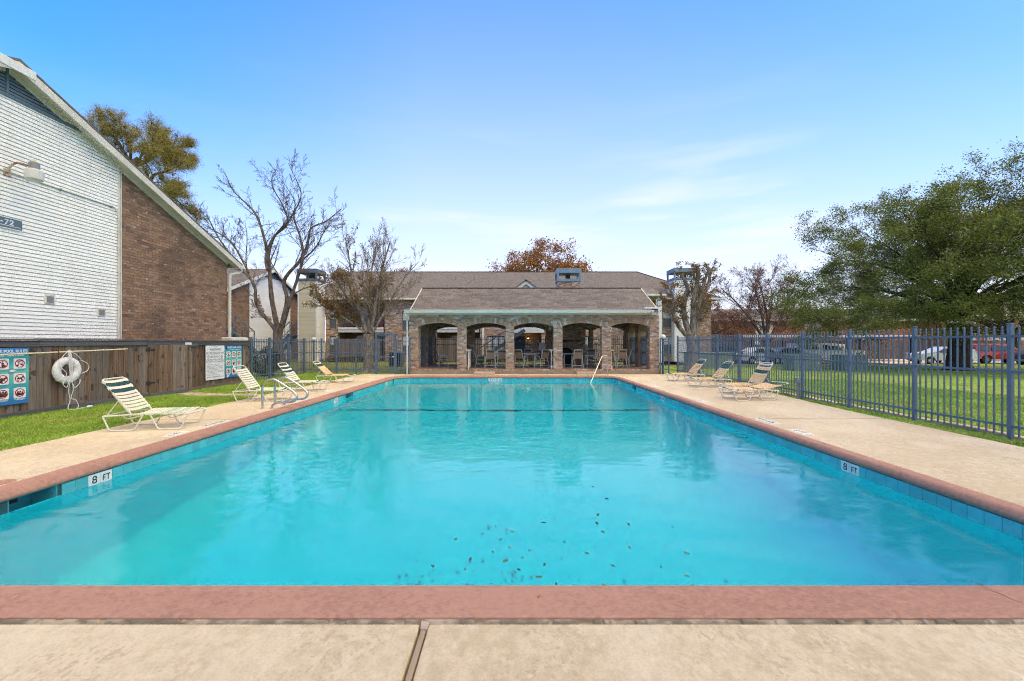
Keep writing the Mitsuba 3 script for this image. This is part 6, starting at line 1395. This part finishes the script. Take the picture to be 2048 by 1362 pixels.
# carport, long dark fence, far red brick flats
cp = thing('carport', 'long flat roofed carport behind the parked vehicles', 'carport')
put('roof', cbox(23, 40.5, 42, 46.5, 2.05, 2.20, .03), M_HINGE, cp); put('fascia', cbox(22.95, 40.55, 41.92, 41.995, 2.02, 2.26, .01), M_TRIM, cp)
for k in range(6): x = 24 + k * 3.2; put('post', cbox(x - .06, x + .06, 42.3, 42.42, LOTZ, 2.04, .01), M_HINGE, cp)
yard_fence(11.5, 80, 48.5, 1.75, 'long dark board fence behind the parked vehicles', None, LOTZ, .3)
def flats(label, x0, x1, y, ev, bays, seed):
    t = thing('brick_flats', label, 'building'); r = random.Random(seed)
    put('wall', box(x0, x1, y, y + 9, LOTZ, ev), M_REDBRICK, t); put('roof', slab_of([(x0 - .4, y - .5, ev), (x1 + .4, y - .5, ev), (x1 + .4, y + 4.5, ev + 1.7), (x0 - .4, y + 4.5, ev + 1.7)], .12), M_ROOF, t); put('roof', slab_of([(x0 - .4, y + 4.503, ev + 1.7), (x1 + .4, y + 4.503, ev + 1.7), (x1 + .4, y + 9.5, ev), (x0 - .4, y + 9.5, ev)], .12), M_ROOF, t)
    put('fascia', cbox(x0 - .42, x1 + .42, y - .56, y - .503, ev - .25, ev + .02, .01), M_TRIM, t)
    x = x0 + bays[0]
    while x + bays[1] < x1:
        put('bay_wall', box(x, x + bays[1], y - .18, y - .004, LOTZ, ev - .3), M_BEIGE, t)
        for z in (.2, 3.0):
            w = put('window', box(x + .5, x + bays[1] - .5, y - .20, y - .182, z, z + 1.5), M_BLIND if z > 1 else M_GLASS, t); put('lower_sash', box(x + .55, x + bays[1] - .55, y - .215, y - .201, z + .05, z + .72), M_SCREEN, w)
            put('frame', box(x + bays[1] / 2 - .04, x + bays[1] / 2 + .04, y - .225, y - .2015, z, z + 1.5), M_TRIMW, w)
        x += bays[2]
flats('red brick two storey flats with beige window bays behind the carport', 24, 52, 55, 4.5, (1.2, 2.2, 6.4), 5); flats('red brick flats far behind the brown tree at the right', 22, 40, 72, 5.0, (1.0, 2.4, 6.0), 6)
flats('pale flats half hidden behind the big green oak', 54, 80, 53, 5.0, (.5, 3.5, 4.6), 7)
# ---------------------------------------------------------------- trees
class Tree:
    """limbs laid out by hand, then levels of twigs grown from them in batches"""
    def __init__(self, seed): self.r = np.random.default_rng(seed); self.limbs = []; self.groups = []; self.tips = []
    def limb(self, pts, r0, r1=None, k=6, grows=1.0):
        p = smooth_path(pts, k); rad = np.linspace(r0, r1, len(p)) if np.ndim(r0) == 0 else np.interp(np.linspace(0, 1, len(p)), np.linspace(0, 1, len(r0)), r0); self.limbs.append((p, rad, grows)); return p
    def ramify(self, levels, spec, L0=None, lmax=9.0):
        """levels: (children per branch, points per child); spec: t0, angle, ratio, rratio, wander, up, taper, rmin"""
        M = 14; P, Rd, L = [], [], []
        for p, rad, g in self.limbs:
            if not g: continue
            s = np.concatenate([[0], np.cumsum(np.linalg.norm(np.diff(p, axis=0), axis=1))]); q = np.linspace(0, s[-1], M)
            P.append(np.stack([np.interp(q, s, p[:, c]) for c in range(3)], 1)); Rd.append(np.interp(q, s, rad)); L.append(min(s[-1] * g, lmax) if L0 is None else L0 * g)
        P, Rd, L = np.array(P), np.array(Rd), np.array(L); R_ = self.r; t0 = spec['t0']
        for lv, (kids, m) in enumerate(levels):
            B, M = P.shape[:2]; k = np.tile(np.arange(kids), B); b = np.repeat(np.arange(B), kids); n = len(b)
            t = t0 + (1 - t0) * ((k + R_.uniform(0, 1, n)) / kids) ** spec.get('skew', 1.0); t = np.clip(t, 0, .999) * (M - 1); i = np.minimum(t.astype(int), M - 2); w = (t - i)[:, None]
            q = P[b, i] * (1 - w) + P[b, i + 1] * w; dd = P[b, i + 1] - P[b, i]; dd /= np.linalg.norm(dd, axis=1, keepdims=True) + 1e-9
            sd = R_.normal(0, 1, (n, 3)); sd -= dd * (sd * dd).sum(1, keepdims=True); sd /= np.linalg.norm(sd, axis=1, keepdims=True) + 1e-9
            a = spec['angle'] * R_.uniform(.6, 1.4, n)[:, None]; d = dd * np.cos(a) + sd * np.sin(a); d[:, 2] *= spec.get('flat', 1.0)
            f = t / (M - 1); Ln = L[b] * spec['ratio'] * R_.uniform(.55, 1.2, n) * (1.2 - .55 * f)
            r0 = np.maximum(np.minimum(Rd[b, i] * spec['rratio'] * R_.uniform(.7, 1.1, n), Ln * .035 + .004), spec['rmin'])
            C = np.empty((n, m + 1, 3)); C[:, 0] = q
            for st in range(m):
                d = d + R_.normal(0, spec['wander'], (n, 3)) + np.array([0, 0, spec['up']]); d /= np.linalg.norm(d, axis=1, keepdims=True); C[:, st + 1] = C[:, st] + d * (Ln / m)[:, None]
            Rc = r0[:, None] * np.linspace(1, spec['taper'], m + 1)[None]; Rc = np.maximum(Rc, spec['rmin'])
            if lv < spec.get('drawn', 9): self.groups.append((C, Rc, 5 if lv == 0 else 3))
            P, Rd, L = C, Rc, Ln; t0 = spec.get('t1', .2)
        self.tips = P
        return P
    def wood(self):
        m = MB()
        for p, r, _ in self.limbs:
            n = 12 if r[0] > .12 else 8
            v, f = tube(p, r, n)
            if r[0] > .10: v = v + (meshkit.noise(v * 7, 3) - .5)[:, None] * .05 * min(1, r[0] * 4)
            m.add(v, f)
        for C, Rc, n in self.groups:
            B, M = C.shape[:2]; tan = np.gradient(C, axis=1); tan /= np.linalg.norm(tan, axis=2, keepdims=True) + 1e-9
            mean = C[:, -1] - C[:, 0]; ref = np.eye(3)[np.abs(mean).argmin(1)][:, None, :]
            x = ref - tan * (tan * ref).sum(2, keepdims=True); x /= np.linalg.norm(x, axis=2, keepdims=True) + 1e-9; y = np.cross(tan, x); a = np.arange(n) * 2 * np.pi / n
            v = C[:, :, None] + Rc[:, :, None, None] * (np.cos(a)[None, None, :, None] * x[:, :, None] + np.sin(a)[None, None, :, None] * y[:, :, None])
            i = np.arange(n); j = (i + 1) % n; f = np.vstack([np.stack([k * n + i, k * n + j, (k + 1) * n + j, (k + 1) * n + i], 1) for k in range(M - 1)])
            m.add(v.reshape(-1, 3), (f[None] + (np.arange(B) * M * n)[:, None, None]).reshape(-1, 4))
        return m
    def leaves(self, per, s, spread, flat=.5, keep=1.0, droop=0.0, where=None):
        R_ = self.r; P = self.tips[R_.random(len(self.tips)) < keep] if keep < 1 else self.tips
        if where is not None: P = P[R_.random(len(P)) < where(P[:, -1])]
        b = np.repeat(np.arange(len(P)), R_.poisson(per, len(P))); n = len(b); t = R_.uniform(.1, 1, n) * (P.shape[1] - 1); i = np.minimum(t.astype(int), P.shape[1] - 2); w = (t - i)[:, None]
        c = P[b, i] * (1 - w) + P[b, i + 1] * w + R_.normal(0, spread, (n, 3)) * [1, 1, .7]
        a = R_.uniform(0, 6.283, n); e_ = R_.normal(-droop, .7, n); sz = s * R_.uniform(.55, 1.25, n)
        d1 = np.stack([np.cos(a) * np.cos(e_), np.sin(a) * np.cos(e_), np.sin(e_)], 1); e = np.stack([-np.sin(a), np.cos(a), 0 * a], 1); t2 = R_.uniform(-1, 1, n); d2 = e * np.cos(t2)[:, None] + np.cross(d1, e) * np.sin(t2)[:, None]
        v = np.stack([c - d1 * sz[:, None], c - d2 * (sz * flat)[:, None], c + d1 * sz[:, None], c + d2 * (sz * flat)[:, None]], 1)
        tone = np.clip(meshkit.fbm(c * .55, 3, 9) * 1.6 - .3 + R_.normal(0, .14, n), 0, 1); u = np.repeat(np.stack([tone, R_.random(n)], 1), 4, 0); k = np.arange(n)[:, None] * 4
        return MB().add(v.reshape(-1, 3), np.vstack([k + [0, 1, 2], k + [0, 2, 3]]), u)
def A(*p): return [np.array(q, float) for q in p]

# bare multi-stemmed tree behind the left corner of the blue fence; limbs (x, z) from the trunk's foot
def bare_tree():
    Y = 24.5; k = Y / 845; X = lambda px: (px - 1024.5) * k; Z = lambda py: 1.537 + (684.5 - py) * k
    t = thing('bare_tree', 'large leafless tree with several crooked stems behind the left back fence', 'tree'); T = Tree(5); r = T.r
    base = np.array([X(558), Y, -.1])
    T.limb([base, base + [.02, 0, .9], (X(556), Y, Z(672)), (X(560), Y, Z(645))], [.44, .30, .25, .29], grows=0)
    L = [([(552, 660), (520, 610), (517, 570), (480, 520), (455, 480), (440, 440)], .17, .04, -.8), ([(556, 655), (543, 600), (535, 550), (530, 520), (519, 470), (500, 420), (455, 375), (430, 335)], .22, .03, .6),
         ([(535, 540), (530, 510), (540, 470), (565, 440), (550, 400), (525, 360), (520, 330)], .14, .02, 1.0), ([(535, 525), (545, 495), (560, 470), (590, 440), (600, 410), (580, 370)], .12, .02, -.6),
         ([(564, 650), (575, 600), (568, 560), (600, 520), (612, 490), (620, 455), (650, 440), (680, 415)], .19, .03, .2), ([(566, 655), (590, 590), (615, 520), (612, 480), (605, 440), (620, 400), (600, 345)], .15, .02, -1.0),
         ([(500, 545), (470, 490), (440, 465), (405, 445)], .09, .015, -.4), ([(513, 585), (487, 530), (478, 470), (465, 430)], .08, .015, .9), ([(570, 600), (600, 575), (640, 560), (675, 545)], .07, .012, 1.2), ([(600, 525), (640, 500), (665, 470), (690, 462)], .08, .012, -1.2), ([(550, 665), (530, 640), (505, 625), (500, 600)], .09, .02, .7)]
    for pts, r0, r1, dy in L:
        n = len(pts); T.limb([(X(a) + r.normal(0, .03), Y + dy * i / (n - 1) * 1.3, Z(b)) for i, (a, b) in enumerate(pts)], r0 * .66, r1 * .6)
    T.ramify([(14, 7), (9, 5), (6, 3)], dict(t0=.28, t1=.15, angle=.72, ratio=.35, rratio=.38, wander=.16, up=.055, taper=.4, rmin=.0065), lmax=5.5)
    put('trunk', T.wood(), M_BARKG, t)
    put('dead_leaves', T.leaves(.5, .04, .04, where=lambda q: np.where(q[:, 2] < 4.4, .95, .08)), M_LEAFBROWN, t)
bare_tree()
# brown-leaved tree with a fan of shoots, in front of the metal gate
def fan_tree(label, px, Y, head_py, base_py, limbs, r_t, seed, leaf_m, bark_m, per, spec, depth=3, keep=1.0, ls=.05, flare=1.35, base_z=0.0, spread=.07):
    k = Y / 845; X = lambda p: (p - 1024.5) * k; Z = lambda p: 1.537 + (684.5 - p) * k
    t = thing('tree', label, 'tree'); T = Tree(seed); r = T.r
    b = np.array([X(px), Y, base_z - .1]); h = np.array([X(px) + .02, Y, Z(head_py)])
    T.limb([b, b * .85 + h * .15 + [.01, 0, 0], b * .6 + h * .4 + [.03, 0, 0], h], [r_t * flare * 1.2, r_t * flare * .9, r_t, r_t * .95, r_t * 1.12], grows=0)
    for pts, r0, r1, dy in limbs:
        n = len(pts); T.limb([(X(a), Y + dy * i / max(n - 1, 1), Z(c)) for i, (a, c) in enumerate(pts)], r0 * spec.get('thin', 1), r1 * spec.get('thin', 1), 5)
    T.ramify(spec['levels'], spec, lmax=spec.get('lmax', 4.0))
    put('trunk', T.wood(), bark_m, t)
    if per: put('crown', T.leaves(per, ls, spread, keep=keep, where=spec.get('where')), leaf_m, t)
    return t
sp1 = dict(thin=.72, levels=[(17, 6), (10, 4), (5, 3)], t0=.08, t1=.15, angle=.55, ratio=.40, rratio=.4, wander=.13, up=.075, taper=.35, rmin=.0050, lmax=4.4, where=lambda q: np.clip(1.1 - (q[:, 0] + 8.2) * .45, .10, 1) * np.where(q[:, 2] > 5.3, .25, 1))
fan_tree('brown leaved tree with a fan of pale shoots left of the metal gate', 737, 22.4, 668, 745,
         [([(733, 668), (718, 640), (695, 600), (668, 560), (652, 545)], .13, .05, .5), ([(734, 665), (722, 620), (712, 570), (705, 520), (700, 480)], .15, .03, -.6), ([(738, 665), (736, 620), (735, 560), (742, 500), (745, 470)], .14, .03, .9),
          ([(742, 665), (752, 620), (765, 560), (775, 530), (790, 490)], .15, .04, -.8), ([(745, 668), (762, 635), (785, 590), (810, 550), (835, 520)], .10, .02, .4), ([(740, 668), (748, 600), (755, 540), (770, 500)], .10, .02, 1.3), ([(735, 668), (700, 640), (670, 620), (650, 605)], .07, .015, -1.2)],
         .26, 8, M_LEAFBROWN, M_BARKP, 3.0, sp1, 3, 1.0, .055)
sp2 = dict(levels=[(14, 5), (7, 4), (4, 3)], t0=.12, t1=.2, angle=.75, ratio=.34, rratio=.2, wander=.16, up=.05, taper=.5, rmin=.005, lmax=3.4)
fan_tree('pollarded tree with thick cut stems and brown leaves behind the right fence', 1384, 24.2, 668, 738,
         [([(1380, 672), (1372, 640), (1371, 610), (1380, 575), (1368, 545)], .17, .09, .4), ([(1386, 672), (1385, 630), (1384, 600), (1390, 560), (1388, 535)], .18, .08, -.5), ([(1392, 672), (1400, 630), (1408, 595), (1420, 570), (1425, 545), (1432, 532)], .17, .06, .3), ([(1374, 672), (1355, 650), (1345, 625), (1343, 595), (1330, 570)], .13, .05, -.4),
          ([(1396, 665), (1402, 620), (1412, 590), (1415, 568)], .10, .08, 1.0), ([(1380, 660), (1368, 615), (1355, 600), (1335, 592)], .10, .04, .9), ([(1388, 650), (1396, 600), (1402, 560), (1405, 540)], .12, .06, -.9)],
         .32, 15, M_LEAFBROWN, M_BARKP, 2.8, sp2, 2, .8, .060)
# big evergreen oak on the right lawn
def oak():
    t = thing('oak_tree', 'big spreading evergreen oak on the right lawn', 'tree'); T = Tree(21); r = T.r; c = np.array([28.3, 26.8, float(gz(28.3, 26.8))])
    T.limb([c - [0, 0, .2], c + [0, 0, .6], c + [.05, 0, 1.8], c + [0, 0, 3.0]], [.85, .58, .5, .55], grows=0)
    n = 36
    for k in range(n):
        a = k * 2.399 + r.uniform(-.2, .2); el = [.07, .18, .36, .60, .90, 1.30][k % 6] + r.uniform(-.10, .10); d = np.array([math.cos(a) * math.cos(el), math.sin(a) * math.cos(el), math.sin(el)])
        R1 = [9.0, 9.4, 9.2, 8.6, 8.0, 7.4][k % 6] * r.uniform(.85, 1.12)
        s = c + [0, 0, 3.2 + r.uniform(0, .6)]; mid = s + d * R1 * .45 + [0, 0, .9]; e = s + d * R1 + [0, 0, -.25 * (el < .3)]
        T.limb([s, s * .6 + mid * .4 + [0, 0, .3], mid, mid * .5 + e * .5 + r.normal(0, .25, 3), e], [r.uniform(.15, .22), .10, .06, .03, .015], None, 7)
    T.ramify([(14, 6), (8, 4), (5, 3)], dict(t0=.18, t1=.2, angle=.80, ratio=.42, rratio=.4, wander=.14, up=.010, taper=.35, rmin=.010, skew=.72, flat=.70, drawn=2), L0=8.0)
    put('trunk', T.wood(), M_BARKD, t)
    put('crown', T.leaves(14, .061, .20, .55), M_LEAFOAK, t)
oak()
# pine behind the gabled building
def pine():
    t = thing('pine_tree', 'yellow green pine rising behind the gabled building at left', 'tree'); T = Tree(31); r = T.r; Y = 25.0; k = Y / 845; X = lambda p: (p - 1024.5) * k; Z = lambda p: 1.537 + (684.5 - p) * k
    T.limb([(X(215), Y, 0), (X(225), Y, 4), (X(245), Y, Z(400)), (X(262), Y, Z(338)), (X(280), Y, Z(318))], .42, .18, grows=0)
    L = [([(268, 332), (295, 315), (310, 290), (340, 285), (366, 280)], .13, .03, .5), ([(262, 330), (250, 300), (240, 280), (218, 274), (198, 266)], .12, .03, -.5), ([(290, 318), (300, 280), (292, 262), (290, 246)], .09, .02, .8), ([(250, 395), (300, 372), (320, 355), (350, 350), (380, 340), (395, 335)], .10, .03, -.6), ([(320, 358), (318, 335), (330, 315), (355, 300)], .07, .02, .8),
         ([(322, 356), (345, 375), (365, 385), (390, 402)], .05, .015, -.8), ([(262, 325), (275, 290), (268, 268), (255, 254)], .08, .02, -1.0), ([(245, 400), (220, 350), (205, 310), (190, 285)], .09, .03, .6), ([(290, 376), (325, 385), (345, 405), (360, 425)], .06, .02, 1.0), ([(280, 318), (318, 300), (350, 320), (375, 310)], .07, .02, -1.5)]
    for pts, r0, r1, dy in L:
        n = len(pts); T.limb([(X(a), Y + dy * i / (n - 1) * 1.6, Z(b)) for i, (a, b) in enumerate(pts)], r0, r1)
    T.ramify([(15, 6), (8, 4), (3, 3)], dict(t0=.2, t1=.2, angle=.9, ratio=.33, rratio=.4, wander=.16, up=.07, taper=.4, rmin=.011), lmax=5.0)
    put('trunk', T.wood(), M_BARKR, t)
    V, U = [], []
    for p in T.tips:                                    # tufts of long needles
        d = p[-1] - p[-2]
        for c in (p[-1], p[len(p) // 2]):
            n = 8; q = r.normal(0, 1, (n, 3)); q /= np.linalg.norm(q, axis=1, keepdims=True); q = q + d / np.linalg.norm(d) * .7; q /= np.linalg.norm(q, axis=1, keepdims=True); l = r.uniform(.14, .27, n)
            s = np.cross(q, r.normal(0, 1, (n, 3))); s /= np.linalg.norm(s, axis=1, keepdims=True); s *= .008; cc = c + r.normal(0, .13, (n, 3))
            V.append(np.stack([cc - s, cc + s, cc + q * l[:, None]], 1).reshape(-1, 3)); U.append(np.repeat(np.stack([np.full(n, np.clip(.55 - .5 * (c[0] - X(260)) / 6 + r.normal(0, .15), 0, 1)), r.random(n)], 1), 3, 0))
    v = np.vstack(V); put('crown', MB().add(v, np.arange(len(v)).reshape(-1, 3), np.vstack(U)), M_NEEDLE, t)
    m = MB()
    for p in T.tips[::18]: m.mesh(ball(p[-1] + [0, 0, -.06], .045, 6, (1, 1, 1.6)))
    put('cones', m, M_BARKD, t, kind='stuff')
pine()
def round_tree(label, c, rad, h0, seed, leaf_m, bark_m, per, ls, n=16, depth=3, kids=5, keep=1.0, r_t=.3, flat=.55, spread=.16, up=.03):
    t = thing('tree', label, 'tree'); T = Tree(seed); r = T.r; c = np.array(c, float)
    T.limb([c - [0, 0, .2], c + [.05, 0, h0 * .5], c + [0, 0, h0]], r_t * 1.3, r_t * .9, grows=0)
    for k in range(n):
        a = k * 2.399; f = (k + .5) / n; el = math.asin(min(1, .05 + .95 * f)); d = np.array([math.cos(a) * math.cos(el) * rad[0], math.sin(a) * math.cos(el) * rad[0], math.sin(el) * rad[1]]) * r.uniform(.8, 1.1)
        s = c + [0, 0, h0 * r.uniform(.8, 1)]; T.limb([s, s + d * .4 + [0, 0, .3], s + d * .75 + r.normal(0, .2, 3), s + d], r_t * .45, .03, 6)
    T.ramify([(kids + 2, 6), (kids + 1, 5)] + ([(4, 3)] if depth > 3 else []), dict(t0=.22, t1=.2, angle=.75, ratio=.42, rratio=.42, wander=.15, up=up, taper=.4, rmin=.012), L0=min(rad) * 1.0)
    put('trunk', T.wood(), bark_m, t)
    if per: put('crown', T.leaves(per, ls, spread, flat, keep), leaf_m, t)
round_tree('rust brown oak crown showing above the middle of the long roof', (5.0, 62, 0), (8.2, 9.6), 5.6, 41, M_LEAFRUST, M_BARKR, 12, .16, 34, 4, 5, 1.0, .4, spread=.5)
round_tree('reddish brown tree showing above the left part of the long roof', (-14.6, 56, 0), (4.6, 6.3), 5.2, 42, M_LEAFRUST, M_BARKR, 11, .14, 20, 4, 4, .8, .3, spread=.25)
round_tree('small reddish tree behind the roof beside the fan shaped tree', (-20.5, 52, 0), (4.0, 6.2), 4.6, 43, M_LEAFRUST, M_BARKR, 11, .14, 18, 4, 4, .8, .3, spread=.25)
sp3 = dict(thin=.7, levels=[(14, 6), (9, 4), (6, 3)], t0=.10, t1=.15, angle=.66, ratio=.50, rratio=.4, wander=.15, up=.055, taper=.4, rmin=.010, lmax=6.5)
fan_tree('wide brown twiggy tree between the pollarded tree and the green oak', 1532, 44.0, 678, 705,
         [([(1530, 680), (1505, 640), (1475, 600), (1450, 575)], .20, .05, .8), ([(1532, 680), (1520, 630), (1505, 585), (1490, 560)], .20, .04, -1.0), ([(1535, 680), (1540, 630), (1535, 580), (1530, 545)], .2, .04, 1.5), ([(1538, 680), (1555, 640), (1570, 595), (1580, 562)], .2, .04, -1.2), ([(1540, 682), (1570, 660), (1592, 640), (1605, 625)], .16, .04, .6), ([(1528, 682), (1500, 665), (1470, 650), (1445, 640)], .15, .03, -.6), ([(1534, 680), (1550, 620), (1560, 580), (1556, 553)], .16, .03, 2.0)],
         .34, 51, M_LEAFDULL, M_BARKR, 2.2, sp3, 3, .8, .075, 1.3, LOTZ, spread=.12)
round_tree('brown twiggy tree behind the stairs at the right end of the long building', (26.0, 56, LOTZ), (5.5, 5.2), 2.2, 52, M_LEAFDULL, M_BARKR, 5, .11, 20, 4, 5, .9, .3, spread=.25, up=.05)
round_tree('orange leaved small tree under the oak, in front of the red flats', (38.5, 46.8, LOTZ), (3.4, 3.6), 2.0, 53, M_LEAFRUST, M_BARKP, 4, .10, 14, 3, 4, .7, .18, spread=.2)
round_tree('thin orange leaved tree beside the carport', (32.6, 47.2, LOTZ), (2.6, 3.2), 1.8, 54, M_LEAFRUST, M_BARKP, 3, .10, 12, 3, 4, .7, .14, spread=.2)
round_tree('second dark evergreen tree at the right edge behind the red vehicle', (52.0, 44.0, LOTZ), (6.0, 6.0), 2.6, 55, M_LEAFOAK, M_BARKD, 9, .12, 22, 3, 5, 1.0, .4, spread=.3)
